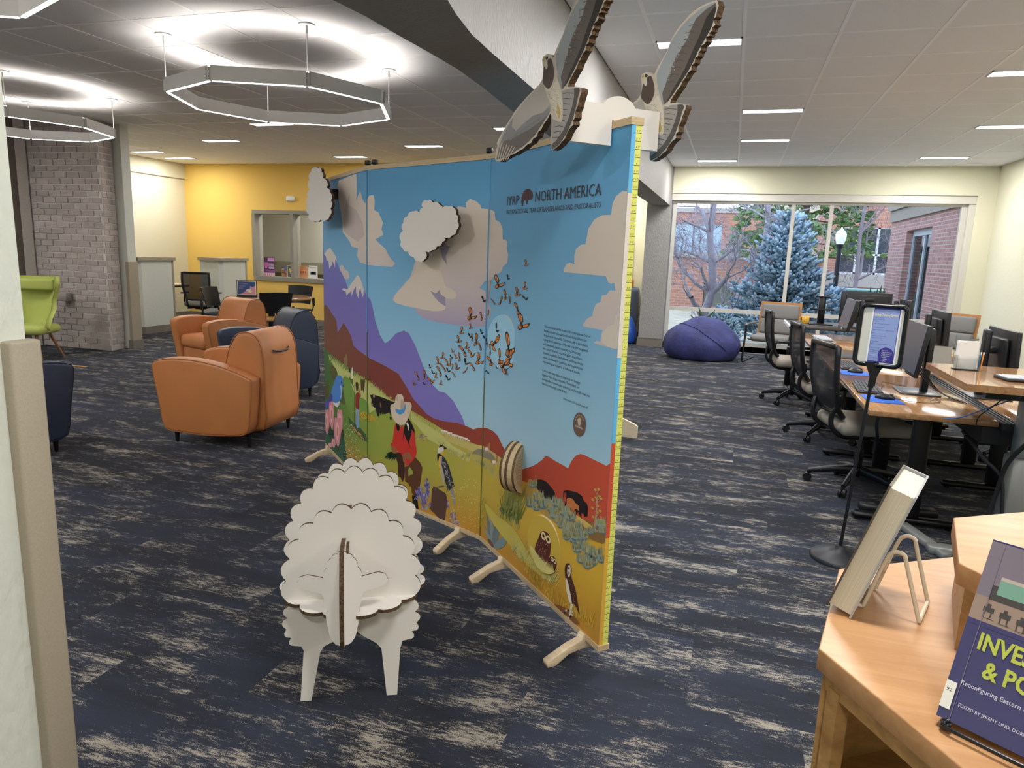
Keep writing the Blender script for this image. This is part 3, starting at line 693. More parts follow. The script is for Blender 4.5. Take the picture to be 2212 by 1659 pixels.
tufts([(1370, 800), (1500, 880), (1620, 980), (1700, 1020)], 70, 14, 'B5B27C', .3, DD)
# left shrubs
shp('2E7040', [(60, 1180), (105, 1215), (150, 1290), (140, 1340), (170, 1420), (150, 1600), (60, 1700)], CC)
shp('4E5A34', [(160, 120), (215, 60), (270, 120), (300, 210), (270, 300), (235, 340), (200, 260)], JJ)
shp('4A5A36', [(380, 460), (440, 560), (450, 660), (400, 720), (340, 660), (330, 520)], JJ)
for a, c_ in (((110, 300), (160, 620)), ((60, 50), (90, 240)), ((80, 380), (140, 620))):
    x, y = a; x2, y2 = c_; shp('46502E', [(x+30, y), (x2, (y+y2)/2), (x2-20, y2), (x, (y+y2)/2)], JJ, 3)
tufts([(390, 300), (500, 310), (560, 400)], 30, 9, '5E8A44', 0, JJ)
shp('6E9A48', [(380, 290), (480, 280), (530, 400), (600, 560), (700, 600), (800, 700), (800, 1000), (640, 900), (480, 800), (400, 560)], JJ, 2)
shp('3E5E38', [(470, 900), (560, 1010), (680, 1100), (760, 1200), (800, 1330), (700, 1290), (540, 1130), (480, 1000)], JJ)
shp('2C6048', [(60, 1060), (200, 1120), (380, 1180), (420, 1400), (450, 1659), (200, 1659), (60, 1400)], JJ, 2)
for x, y in ((180, 1180), (230, 1210), (380, 1200), (300, 1400), (410, 1520), (190, 1080)): shp('24402E', [(x, y-90), (x+28, y), (x, y+100), (x-24, y)], JJ, 3)
for (x, y, w_, h_) in ((118, 990, 48, 210), (198, 880, 45, 240), (335, 985, 50, 200), (295, 1160, 58, 240), (232, 1340, 34, 80), (180, 1370, 36, 40), (60, 400, 12, 60)):
    shp('D98E9E', [(x-w_*.7, y-h_), (x-w_*.1, y-h_*.9), (x+w_*.6, y-h_*.95), (x+w_, y-h_*.1), (x+w_*.7, y+h_*.6), (x+w_*.2, y+h_), (x-w_*.3, y+h_*.7), (x-w_, y+h_*.1)], JJ, 2)
    shp('EDB4BC', [(x-w_*.5, y-h_*.6), (x+w_*.3, y-h_*.6), (x+w_*.5, y), (x, y+h_*.6), (x-w_*.5, y+.1*h_)], JJ, 2)
    shp('C58A5A', [(x-w_*.15, y-h_*.3), (x+w_*.25, y-h_*.3), (x+w_*.2, y+h_*.2), (x-w_*.15, y+h_*.2)], JJ, 2)
# bluebird
shp('4A58B8', [(85, 670), (160, 620), (160, 720), (110, 780), (90, 740)], JJ, 2)
shp('D8DCE6', [(225, 670), (340, 650), (300, 750), (250, 720)], JJ, 2)
shp('3F86D6', [(320, 228), (360, 250), (385, 310), (382, 400), (368, 500), (365, 590), (330, 650), (280, 680), (215, 660), (190, 600), (200, 480), (240, 360), (270, 270)], JJ, 3)
shp('9CC0E8', [(340, 400), (372, 430), (366, 560), (340, 620), (355, 520)], JJ, 2)
shp('3A4A9A', [(205, 530), (215, 640), (130, 670), (150, 600)], JJ, 2)
shp('202830', [(382, 378), (410, 412), (380, 416)], JJ); shp('202830', [(354, 330), (368, 330), (370, 365), (356, 365)], JJ, 2)
# white birds, elk, walker
shp('8C7A58', [(240, 1310), (243, 1285), (250, 1290), (252, 1268), (262, 1270), (266, 1330), (252, 1350)], CC)
shp('E4DED6', [(532, 110), (545, 100), (552, 150), (548, 250), (530, 300), (522, 200)], JJ, 2); shp('7A5038', [(524, 290), (545, 290), (545, 345), (528, 345)], JJ)
shp('3C3A2C', [(480, 95), (510, 110), (508, 200), (482, 170)], JJ)
shp('4E3E2A', [(672, 300), (745, 300), (740, 400), (728, 530), (712, 470), (680, 480)], JJ)
shp('B07850', [(632, 400), (660, 470), (688, 570), (665, 605), (640, 500)], JJ); shp('4A3424', [(592, 350), (620, 338), (638, 380), (630, 470), (610, 500), (596, 440)], JJ, 2)
shp('8E2E2C', [(606, 520), (640, 515), (665, 560), (650, 640), (648, 800), (600, 770), (588, 700), (592, 560)], JJ, 2)
shp('7AA4D6', [(598, 770), (648, 800), (650, 1000), (640, 1090), (612, 1100), (598, 1000)], JJ)
shp('B07850', [(570, 640), (590, 625), (590, 690), (575, 680)], JJ); shp('3A3020', [(574, 380), (582, 380), (574, 1000), (568, 1000)], JJ)
for i in range(90):
    x = random.gauss(735, 70); y = 900+(x-735)*.35+random.gauss(0, 35)
    shp('E0A82C', [(x-9, y), (x, y-12), (x+9, y), (x, y+12)], JJ, up=(i == 0))
    if i % 3 == 0: x += 90; y += 40; shp('E0A82C', [(x-9, y), (x, y-12), (x+9, y), (x, y+12)], JJ, up=False)
for i in range(70):
    x = random.uniform(400, 640); y = random.uniform(1020, 1620); shp('E8E6DC', [(x-6, y), (x, y-9), (x+6, y), (x, y+9)], JJ, up=(i == 0))
for i in range(60):
    t = random.random(); x = 530+t*190+random.gauss(0, 10); y = 1070+t*200+random.gauss(0, 15)
    if i > 40: x = random.uniform(440, 560); y = random.uniform(1520, 1640)
    shp('D99456', [(x-7, y), (x, y-14), (x+7, y), (x, y+14)], JJ, up=(i == 0))
# black cow
shp('1C1414', [(551, 290), (575, 285), (600, 290), (680, 318), (740, 345), (780, 352), (780, 440), (730, 455), (738, 500), (722, 500), (715, 440), (690, 450), (655, 455), (628, 470), (612, 470), (598, 400), (572, 385), (560, 365), (565, 330)], DD)
shp('B08070', [(575, 288), (596, 292), (590, 312), (578, 308)], DD); shp('B08070', [(562, 360), (576, 362), (576, 384), (563, 378)], DD); shp('8A6458', [(636, 350), (645, 360), (650, 395), (638, 392)], DD)
for x in range(630, 750, 14): shp('8EA642', [(x, 475), (x+6, 440+random.uniform(-8, 8)), (x+14, 478)], DD, up=False)
# woman in hat
shp('5E3A24', [(380, 1080), (470, 960), (540, 1040), (572, 1110), (560, 1200), (540, 1330), (500, 1500), (470, 1500), (430, 1440), (420, 1350), (400, 1360), (380, 1310), (340, 1290), (330, 1100)], II)
shp('93A04A', [(400, 1095), (440, 1150), (450, 1190), (420, 1200), (385, 1225), (380, 1140)], II)
shp('3E2418', [(225, 900), (290, 910), (310, 960), (335, 1040), (330, 1240), (310, 1300), (280, 1235), (250, 1225), (240, 1040), (215, 960)], II)
shp('1A1210', [(430, 1470), (500, 1500), (520, 1659), (450, 1659)], II)
shp('C8342E', [(215, 520), (300, 580), (430, 530), (470, 640), (480, 780), (495, 900), (480, 960), (440, 1020), (380, 1070), (345, 1085), (335, 1000), (300, 930), (240, 890), (200, 850), (160, 840), (148, 775), (170, 780), (190, 640), (200, 560)], II)
shp('9A6040', [(165, 820), (200, 820), (230, 880), (215, 960), (180, 980), (160, 870)], II, 2); shp('9A6040', [(330, 915), (390, 900), (430, 960), (430, 1000), (360, 990), (320, 1035), (308, 970)], II, 2)
shp('14100F', [(222, 500), (262, 540), (268, 600), (250, 625), (228, 590)], II, 2)
shp('14100F', [(330, 560), (380, 440), (430, 520), (465, 600), (478, 700), (470, 650), (430, 600), (420, 680), (395, 760), (410, 860), (385, 780), (350, 720), (330, 650), (315, 760), (318, 640)], II)
shp('E6DED2', [(355, 520), (375, 500), (395, 560), (388, 620), (372, 560)], II); shp('9A6040', [(270, 540), (322, 540), (310, 580), (290, 585)], II)
shp('D6C6B2', [(236, 140), (262, 130), (295, 135), (318, 170), (330, 235), (400, 235), (427, 270), (425, 320), (400, 400), (370, 480), (330, 530), (280, 542), (220, 510), (180, 450), (155, 380), (144, 310), (160, 270), (205, 245), (212, 180)], II, 2)
shp('BCA68F', [(290, 200), (330, 235), (335, 290), (280, 330)], II, 2); shp('C2AE98', [(230, 150), (245, 150), (240, 230), (228, 200)], II, 2)
shp('4E94D0', [(212, 322), (270, 340), (320, 315), (345, 255), (350, 310), (330, 370), (285, 402), (240, 390), (220, 360)], II, 2)
for a in range(9):
    an = 2.6+a*.28; x = 215+150*math.cos(an); y = 930-140*math.sin(an)*.5+random.uniform(-10, 10)
    shp('1E4030', [(222, 920), (232, 950), ((x+225)/2, (y+925)/2-14), (x, y+30)], II, up=(a == 0))
# flowers, stump and meadowlark
shp('5A4238', [(715, 1350), (740, 1360), (760, 1390), (880, 1450), (895, 1500), (890, 1659), (660, 1659), (690, 1560), (700, 1450)], II)
for x in (720, 780, 830, 870): shp('42302A', [(x-12, 1659), (x, 1480+random.uniform(-30, 30)), (x+14, 1659)], II, up=False)
def camas(x, y, s, n=16):
    for i in range(n):
        a = random.uniform(0, 2*PI); r = random.uniform(.1, 1)*s; px = x+math.cos(a)*r*.6; py = y+math.sin(a)*r*1.2; l = s*.5
        an = random.uniform(-.8, .8)
        shp(random.choice(('6E68B8', '8E86D0', '5A5AA8', '8FB0D8')), [(px-7, py+l*.3), (px+l*math.sin(an)-2, py-l), (px+9, py+l*.35)], II, up=(i == 0))
for (x, y, s, n) in ((530, 1430, 70, 34), (630, 1320, 60, 30), (590, 1560, 90, 34), (490, 1500, 40, 12), (905, 1580, 40, 14), (640, 1420, 60, 26), (680, 1600, 40, 12)): camas(x, y, s, n)
for (x, y, s, n) in ((1210, 1240, 20, 10), (1190, 1300, 18, 8), (1270, 1330, 40, 26), (1290, 1390, 30, 14)): 
    for i in range(n):
        px = x+random.gauss(0, s*.5); py = y+random.gauss(0, s*.8)
        shp(random.choice(('6E68B8', '8E86D0', '5A5AA8', '9FC0E0')), [(px-3, py+8), (px+random.uniform(-9, 9), py-16), (px+5, py+8)], DD, up=(i == 0))
shp('5A4038', [(1080, 1090), (1120, 1080), (1200, 1130), (1210, 1200), (1190, 1370), (1150, 1350), (1070, 1270)], DD)
shp('E0B040', [(830, 860), (860, 870), (850, 930), (820, 1030), (830, 1230), (800, 1150), (780, 1030), (790, 940)], II, 2)
shp('A8A6AC', [(820, 940), (860, 990), (860, 1340), (840, 1300), (815, 1130), (805, 1020)], II)
shp('33333A', [(835, 945), (870, 980), (920, 1080), (960, 1220), (1000, 1370), (960, 1340), (975, 1400), (920, 1400), (880, 1320), (860, 1200), (825, 1070)], II)
shp('8E8E98', [(940, 1390), (975, 1380), (995, 1500), (1010, 1600), (985, 1600), (960, 1480)], II)
for i in range(40):
    t = random.random(); x = 850+t*100+random.uniform(-18, 18); y = 1010+t*330+random.uniform(-20, 20); shp('B8B4B0', [(x, y), (x+8, y+20), (x+3, y+24), (x-4, y+4)], II, up=(i == 0))
shp('17171A', [(765, 930), (790, 910), (830, 940), (835, 950), (795, 955), (778, 1040), (768, 1000)], II)
shp('D8D4D0', [(800, 820), (830, 815), (855, 850), (850, 880), (790, 920), (775, 900), (780, 850)], II, 2)
shp('17171A', [(790, 830), (815, 802), (850, 815), (900, 855), (860, 862), (850, 840), (810, 835), (795, 850)], II); shp('D89A40', [(830, 820), (850, 825), (855, 840), (835, 840)], II)
for pts in ([(735, 1400), (750, 1360), (820, 1345), (860, 1345), (862, 1360), (830, 1365), (760, 1372), (742, 1410)], [(880, 1350), (905, 1360), (912, 1400), (890, 1440), (882, 1435), (898, 1395)]): shp('6A625C', pts, II)
for i in range(90): 
    x = random.uniform(1230, 1480); y = random.uniform(1020, 1430)-(1480-x)*.15; shp('E8E2B8', [(x-3, y), (x, y-3), (x+4, y), (x, y+3)], DD, up=(i == 0))
for i in range(30):
    x = random.uniform(950, 1055); y = 640+(x-950)*.35+random.uniform(-25, 25); shp(random.choice(('D8B040', '7A68A8')), [(x-5, y), (x, y-14), (x+4, y)], DD, up=(i == 0))
# sheep flock
for i in range(13):
    x = 1165+i*19; y = 592+(i*19)*.36+random.uniform(-4, 4)
    shp('E8DED0', [(x-9, y), (x-5, y-8), (x+6, y-7), (x+13, y-5), (x+9, y+6), (x-7, y+6)], DD, 2, up=(i == 0))
    for dx in (-8, 7): shp('D8C8B8', [(x+dx-2, y+6), (x+dx+2, y+6), (x+dx+1, y+24), (x+dx-1, y+24)], DD, up=False)
# pronghorn
for (x, y, s) in ((1552, 740, 1), (1615, 850, 1.1)):
    shp('B08050', [(x-28*s, y-10*s), (x+10*s, y-14*s), (x+14*s, y-44*s), (x+28*s, y-40*s), (x+20*s, y+10*s), (x+4*s, y+26*s), (x-24*s, y+20*s)], DD, 2); shp('E8DED0', [(x-20*s, y), (x+10*s, y), (x+4*s, y+22*s), (x-14*s, y+22*s)], DD, 2)
    for dx in (-22, -14, 4, 12): shp('D8C8B0', [(x+dx*s, y+15*s), (x+(dx+5)*s, y+15*s), (x+(dx+3)*s, y+58*s)], DD, up=False)
    for dx in (14, 26): shp('6A4A38', [(x+dx*s-2, y-40*s), (x+dx*s+2, y-40*s), (x+dx*s+(4 if dx > 20 else -4), y-78*s)], DD, up=False)
# right foreground: brush, bison, agave, rocks
shp('B0904A', [(60, 1000), (170, 720), (260, 760), (420, 900), (700, 1060), (900, 1300), (1350, 1560), (1500, 1650), (1300, 1750), (700, 1500), (300, 1200), (120, 1000)], HH, 2)
shp('8A6A3C', [(870, 1370), (1100, 1380), (1280, 1470), (1420, 1600), (1500, 1800), (1200, 1700), (1000, 1560)], HH, 2)
shp('D9B860', [(830, 1250), (1000, 1330), (1150, 1440), (1300, 1560), (1180, 1560), (1000, 1440), (860, 1350)], HH, 2)
shp('1E1418', [(300, 740), (340, 720), (400, 728), (460, 760), (530, 840), (590, 920), (605, 1000), (560, 1050), (500, 1060), (430, 1030), (400, 960), (330, 900), (298, 850)], HH, 2)
shp('1E1418', [(745, 910), (790, 895), (850, 905), (960, 930), (1040, 990), (1075, 1080), (1120, 1110), (1138, 1180), (1130, 1320), (1080, 1330), (1070, 1290), (1030, 1270), (1030, 1365), (1010, 1320), (980, 1250), (940, 1300), (925, 1200), (830, 1150), (750, 1160), (770, 1080), (785, 1000), (780, 920), (750, 940), (748, 1010), (735, 1000), (733, 930)], HH)
shp('C87844', [(790, 1040), (830, 1020), (890, 1040), (930, 1100), (985, 1150), (990, 1230), (960, 1210), (920, 1200), (900, 1260), (880, 1200), (820, 1170), (760, 1190), (790, 1120)], HH, 2)
def brush(x, y, s):
    s *= 1.12; shp('8C9C90', [(x-s*1.1, y+s*.2), (x-s*.9, y-s*.5), (x-s*.3, y-s*.8), (x+s*.5, y-s*.7), (x+s, y-s*.1), (x+s*.8, y+s*.6), (x, y+s*.9), (x-s*.7, y+s*.6)], HH, 2)
    shp('66747A', [(x-s*.8, y+s*.25), (x-s*.2, y+s*.55), (x+s*.4, y+s*.4), (x+s*.8, y+s*.3), (x+s*.5, y+s*.8), (x, y+s*.9), (x-s*.6, y+s*.7)], HH, 2)
    for i in range(24):
        px = x+random.uniform(-s, s); py = y+random.uniform(-.2, .45)*s
        shp(random.choice(('A8AC84', 'C2AE68', '8FA398')), [(px-11, py), (px+11, py), (px+random.uniform(-6, 6), py-s*random.uniform(.8, 1.6))], HH, up=(i == 0))
for (x, y, s) in ((240, 800, 60), (200, 1100, 80), (320, 1010, 80), (400, 1120, 90), (300, 1180, 60), (470, 1110, 80), (560, 1180, 90), (590, 1290, 80), (650, 1100, 80), (690, 1380, 80), (790, 1440, 90), (760, 1240, 90), (850, 1330, 80), (700, 1470, 50), (840, 1560, 100), (960, 1500, 90), (930, 1680, 100), (1050, 1640, 90), (1180, 1560, 60), (1350, 1440, 90), (1400, 1550, 70)):
    brush(x, y, s)
FH = lambda x, y: ((1020+x/2.675-1120)*7.541, (860+y/2.675-940)*7.541)
for (x, y, s) in ((560, 770, 26), (600, 800, 26), (550, 800, 22), (640, 850, 30), (610, 870, 26), (680, 880, 30), (640, 930, 30), (690, 940, 34), (720, 900, 30), (670, 965, 24), (750, 930, 24)):
    hx, hy = FH(x, y); brush(hx, hy, s*2.82)
hx, hy = FH(690, 915)
for a in range(14): an = a/14*2*PI; shp('1C2620', [(hx-4, hy), (hx+4, hy), (hx+60*math.cos(an), hy+60*math.sin(an))], HH, up=(a == 0))
# century plant
shp('B8A088', [(1248, 1500), (1266, 1500), (1285, 1200), (1310, 900), (1300, 900), (1272, 1200)], HH)
for (x, y) in ((1262, 890), (1315, 880), (1355, 1030), (1275, 1020), (1220, 1050), (1300, 1150), (1215, 1185), (1340, 1235), (1290, 1255), (1225, 1330), (1330, 1000)):
    shp('C2A050', [(x-28, y-14), (x, y-24), (x+26, y+8), (x+8, y+24), (x-14, y+12)], HH, 2); shp('B8A088', [(x, y+18), (x+6, y+18), (1280, y+90), (1272, y+84)], HH)
for a in range(9): an = PI*(.1+.8*a/8); shp('9FA49A' if a % 2 else '7F8E88', [(1235, 1600), (1255, 1600), (1245+130*math.cos(an), 1600-120*math.sin(an))], HH, up=(a == 0))
# agave bottom
for a, (x, y) in enumerate(((82, 660), (105, 645), (178, 668), (70, 735), (140, 700), (190, 800))):
    shp('8A9894' if a % 2 else '6E8084', [(118, 862), (138, 862), ((x+128)/2+9, (y+862)/2), (x, y), ((x+118)/2-8, (y+862)/2)], FF)
shp('7C9094', [(130, 868), (150, 820), (185, 800), (200, 830), (180, 860), (150, 872)], FF, 2); shp('6A5848', [(90, 815), (110, 820), (130, 862), (110, 855)], FF, 2)
shp('746470', [(158, 640), (190, 615), (215, 625), (255, 690), (262, 740), (230, 715), (190, 690)], FF, 2)
tufts([(150, 680), (220, 720), (270, 750)], 50, 15, 'C8BC58', .1, FF)
tufts([(170, 660), (230, 690), (290, 700)], 110, 42, '7E8C3E', .2, FF, .8, 12)
tufts([(170, 600), (230, 640), (280, 640)], 60, 46, '9A9C58', .3, FF, .8, 12)
shp('C8BA58', [(70, 600), (160, 690), (250, 760), (330, 900), (400, 980), (470, 1050), (420, 1040), (330, 970), (230, 860), (120, 720)], FF, 2)
tufts([(230, 860), (330, 960), (430, 1040), (490, 1070)], 110, 22, 'D2CC80', .5, FF, 1.2, 8)
tufts([(300, 980), (420, 1120), (560, 1210), (700, 1300)], 130, 20, 'DCB848', .2, FF, 1, 10)
tufts([(45, 600), (45, 740)], 40, 22, 'C9BC50', .6, FF, 1, 10)
# standing owl
shp('8A5A34', [(475, 1190), (540, 1210), (600, 1270), (625, 1305), (580, 1300), (510, 1230)], FF, 2)
shp('4E2A20', [(538, 985), (545, 958), (565, 955), (578, 985), (575, 1030), (598, 1100), (612, 1180), (625, 1250), (605, 1210), (592, 1190), (570, 1180), (548, 1090), (540, 1030)], FF, 2)
shp('E4D8C8', [(542, 1040), (556, 1060), (580, 1185), (565, 1180), (548, 1110)], FF, 2); shp('E4D8C8', [(556, 970), (570, 965), (572, 1010), (562, 1035), (552, 1010)], FF, 2)
shp('2A1814', [(559, 975), (566, 975), (566, 990), (559, 990)], FF, 2); shp('2A1814', [(560, 1005), (566, 1003), (566, 1018), (560, 1018)], FF, 2)
for i in range(14): x = 570+random.uniform(-8, 14)+i*2.2; y = 1050+i*11; shp('D8C8B4', [(x, y), (x+3, y+3), (x, y+6)], FF, up=(i == 0))
shp('E4D8C8', [(572, 1185), (586, 1190), (574, 1240), (588, 1255), (562, 1262), (568, 1235)], FF)
for i in range(10): an = i*.7; x = 555+26*math.cos(an)*(1-.05*i); y = 1235+30*math.sin(an)+i*3; shp('2A2420' if i % 2 else 'D8CCC0', [(x-5, y-5), (x+5, y-5), (x+5, y+5), (x-5, y+5)], FF, 2, up=False)
# bison logo and badge
bis = [(205, 250), (208, 215), (212, 190), (222, 165), (240, 150), (262, 147), (272, 160), (280, 175), (283, 190), (280, 205), (272, 220), (262, 222), (255, 215), (248, 225), (247, 252), (240, 250), (238, 228), (225, 222), (218, 235), (216, 262), (208, 262), (212, 235)]
shp('4A2A2E', bis, GG)
cx, cy = 623, 152
shp('6E5A50', [(cx+37*math.cos(i/20*2*PI), cy+70*math.sin(i/20*2*PI)) for i in range(20)], FF)
shp('C8B8A4', [(612, 125), (622, 112), (632, 125), (630, 145), (625, 160), (617, 158), (614, 143)], FF, 2)
for i in range(7): an = PI*(i/6); x = cx+22*math.cos(an); y = 125-26*math.sin(an); shp('C8B8A4', [(x-2, y-3), (x+2, y-3), (x+2, y+3), (x-2, y+3)], FF, up=False)
# butterflies: (x,y,size,angle,kind) in crop EE
BF = [(0,0,0,0,0),(1435,150,70,.2,0),(1230,310,60,.3,1),(1120,370,150,.1,0),(1420,410,85,.5,2),(1335,480,100,.3,2),(1425,545,70,-.3,1),(1205,510,110,.1,3),(1255,560,80,.1,3),(1155,570,90,.5,3),(1072,580,70,-.4,3),(955,560,75,.1,1),(815,730,140,.3,0),(937,745,90,0,3),(1015,705,60,.3,3),(812,860,60,.3,2),(712,905,80,.5,2),(680,1005,85,.2,2),(932,920,55,.2,1),(805,965,60,0,1),(835,980,75,.1,3),(880,1010,130,.3,3),(970,990,60,0,1),(920,1075,95,-.2,3),(770,1075,75,.4,2),(610,1130,50,0,0),(735,1130,130,-.4,3),(820,1165,90,-.2,2),(755,1260,80,.3,1),(500,1190,75,.5,2),(650,1195,60,0,2),(692,1200,90,.1,3),(595,1200,50,0,1),(450,1245,85,.1,2),(555,1265,80,0,2),(590,1260,80,.2,3),(515,1320,90,-.4,3),(470,1360,110,-.2,3),(612,1310,60,.3,3),(660,1310,75,.1,2),(840,1305,100,-.4,3),(905,1230,130,.3,2),(760,1350,75,.8,3),(630,1395,65,-.4,3),(560,1350,60,0,1),(355,1305,45,.3,1),(390,1375,50,.1,1),(425,1410,60,.5,2),(555,1440,70,0,1),(480,1490,55,.6,2),(220,1410,95,-.3,3),(298,1400,100,.2,3),(372,1465,85,-.4,2),(290,1500,40,0,1),(180,1495,55,.1,2),(1035,1100,120,-.3,3),(1085,1155,110,-.3,3),(1040,1250,115,-.2,2),(1140,1260,110,.3,3),(1105,1310,60,.2,1),(1195,1230,85,.1,3),(1255,1185,65,.5,2),(975,1350,40,0,1),(1005,1375,45,0,1),(1385,820,180,.2,0),(1340,660,130,-.1,3),(1000,1030,60,0,1)]
def bfly(x, y, s, an, kind, cr=EE, put=None):
    s *= 1.22
    put = put or (lambda c, pts, u: shp(c, pts, cr, up=u))
    ca, sa = math.cos(an), math.sin(an)
    def tr(pts): return [(x+(px*ca-py*sa)*s, y+(px*sa+py*ca)*s) for px, py in pts]
    W1 = [(-.02, .05), (-.22, -.25), (-.26, -.45), (-.16, -.52), (-.02, -.38), (.08, -.1)]
    W2 = [(0, .02), (-.12, .12), (-.14, .3), (-.02, .36), (.1, .25), (.1, .08)]
    W3 = [(.05, .08), (.22, .0), (.42, -.1), (.4, .06), (.26, .2), (.1, .2)]
    sets = {0: (W1, W2, W3), 1: (W1, W3), 2: (W1, W2, [(a*.9, c+.05) for a, c in W3]), 3: ([(a*.75, c) for a, c in W1], [(a*.75+.02, c*1.25) for a, c in W2])}[kind]
    dark = kind == 1
    for w in sets:
        put('1A1614', tr(w), True)
        if not dark:
            mx = sum(p[0] for p in w)/len(w); my = sum(p[1] for p in w)/len(w)
            w2 = [(mx+(a-mx)*.72, my+(c-my)*.74) for a, c in w]; put('E08A48', tr(w2), False if False else True)
            a = w2[0]; far = max(w2, key=lambda p: (p[0]-a[0])**2+(p[1]-a[1])**2); dx, dy = far[1]-a[1], a[0]-far[0]
            l = math.hypot(dx, dy)+1e-9; dx *= .012/l; dy *= .012/l
            put('1A1614', tr([(a[0]-dx, a[1]-dy), (far[0]-dx, far[1]-dy), (far[0]+dx, far[1]+dy), (a[0]+dx, a[1]+dy)]), True)
    put('1A1614', tr([(-.02, -.04), (.04, .0), (.1, .28), (.06, .28)]), False)
for q in BF[1:]:
    l0 = layer[0]; bfly(*q[:5]); layer[0] = l0
layer[0] += 10
# lettering
def ptext(body, x0, y0, x1, y1, hpx, c='3A2830', bold=0, k=0, zonly=True):
    p = PN[k]; a = p.at(x0, y0); e = p.at(x1, y1); t = p.at(x0, y0-hpx); z = (a[1]+e[1])/2
    vs, fs = textmesh(body, e[0]-a[0], abs(t[1]-a[1]), bold)
    ink[k].add([p.P(a[0]+u, z+v, .0006+(layer[0]+2)*.0000075) for u, v in vs], fs, inkm(c))
ptext('IYRP', 1096, 444, 1122, 441, 20); ptext('NORTH AMERICA', 1157, 437, 1300, 421, 24)
ptext('INTERNATIONAL YEAR OF RANGELANDS AND PASTORALISTS', 1095, 464, 1299, 447, 10)
para = ['This arts-based exhibit is part of the International Year of', 'Rangelands and Pastoralists with the Global Alliance for', 'Rangelands & Pastoralists. The partnership is dedicated to', 'raising global awareness of the vital role that rangelands', 'and pastoralists play in conserving and enhancing', 'bio-cultural diversity, addressing land degradation,', 'fostering sustainable food systems, advancing climate', 'action, contributing to economies, and supporting the', 'socio-ecological resilience of millions of people.', None, 'In this image, many types of rangelands are brought', 'together into a single composite. These places are', 'ecologically, economically, culturally, and socially vital, yet', 'they are increasingly under threat.']
p = PN[0]; a0 = p.at(1177, 707); a1 = p.at(1277, 729); aL = p.at(1170, 829)
lh = (a0[1]-aL[1])/13; wpc = (a1[0]-a0[0])/len(para[0])
for i, s_ in enumerate(para):
    if not s_: continue
    vs, fs = textmesh(s_, len(s_)*wpc, lh*.60)
    ink[0].add([p.P(a0[0]+u, a0[1]-i*lh+v, .0006+(layer[0]+2)*.0000075) for u, v in vs], fs, inkm('22262E'))
ptext('Illustration © Lara Kaminoff', 1218, 863, 1271, 883, 5, '22262E')
ptext('LEARN MORE', 1244, 922, 1260, 927, 4, 'D8CCBC', .02)
print('LAYERS', layer[0])
for k in range(3):
    loc(ink[k].build('printed_mural', INKS))
# end face with ruler
p = PN[0]; q = MB(); e0 = p.B+p.d*.0006; nb = -p.n
def endquad(u0, u1, z0, z1, mi, off=0): q.add([e0+p.d*off+nb*u+V((0, 0, z)) for u, z in ((u0, z0), (u1, z0), (u1, z1), (u0, z1))], [(0, 1, 2, 3)], mi)
endquad(0, .017, 1.6-.0, ZT, 0); endquad(0, .017, .86, 1.19, 0)
endquad(0, .017, 1.19, 1.74, 1, .0001); endquad(0, .017, .53, .885, 2, .0001); endquad(0, .017, .36, .53, 4, .0001); endquad(0, .017, ZA, .36, 4)
endquad(.017, .040, ZA, ZT, 3)
for i in range(5, 77):
    z = i*.0254
    if z < ZA+.01 or z > ZT-.005: continue
    endquad(.017, .040, z-.0008, z+.0008, 5, .0002)
    ft, inch = divmod(i, 12); s_ = ("%d' %d\"" % (ft, inch)) if ft and inch else ("%d'" % ft if ft else '%d"' % inch)
    vs, fs = textmesh(s_, None, .0062); w_ = max(v[0] for v in vs)
    q.add([e0+p.d*.0003+nb*(.0285-w_/2+a)+V((0, 0, z+.004+c)) for a, c in vs], fs, 5)
loc(q.build('measuring_tape_strip', [mat('ink_side_sky', '62B4E6', .5), mat('ink_side_cloud', 'DDD4C8', .5), mat('ink_side_red', 'C85034', .5), mat('ruler_yellow', 'DDE070', .5), mat('ink_side_ochre', 'D8A83C', .5), mat('ruler_black', '2A2A22', .6)]))
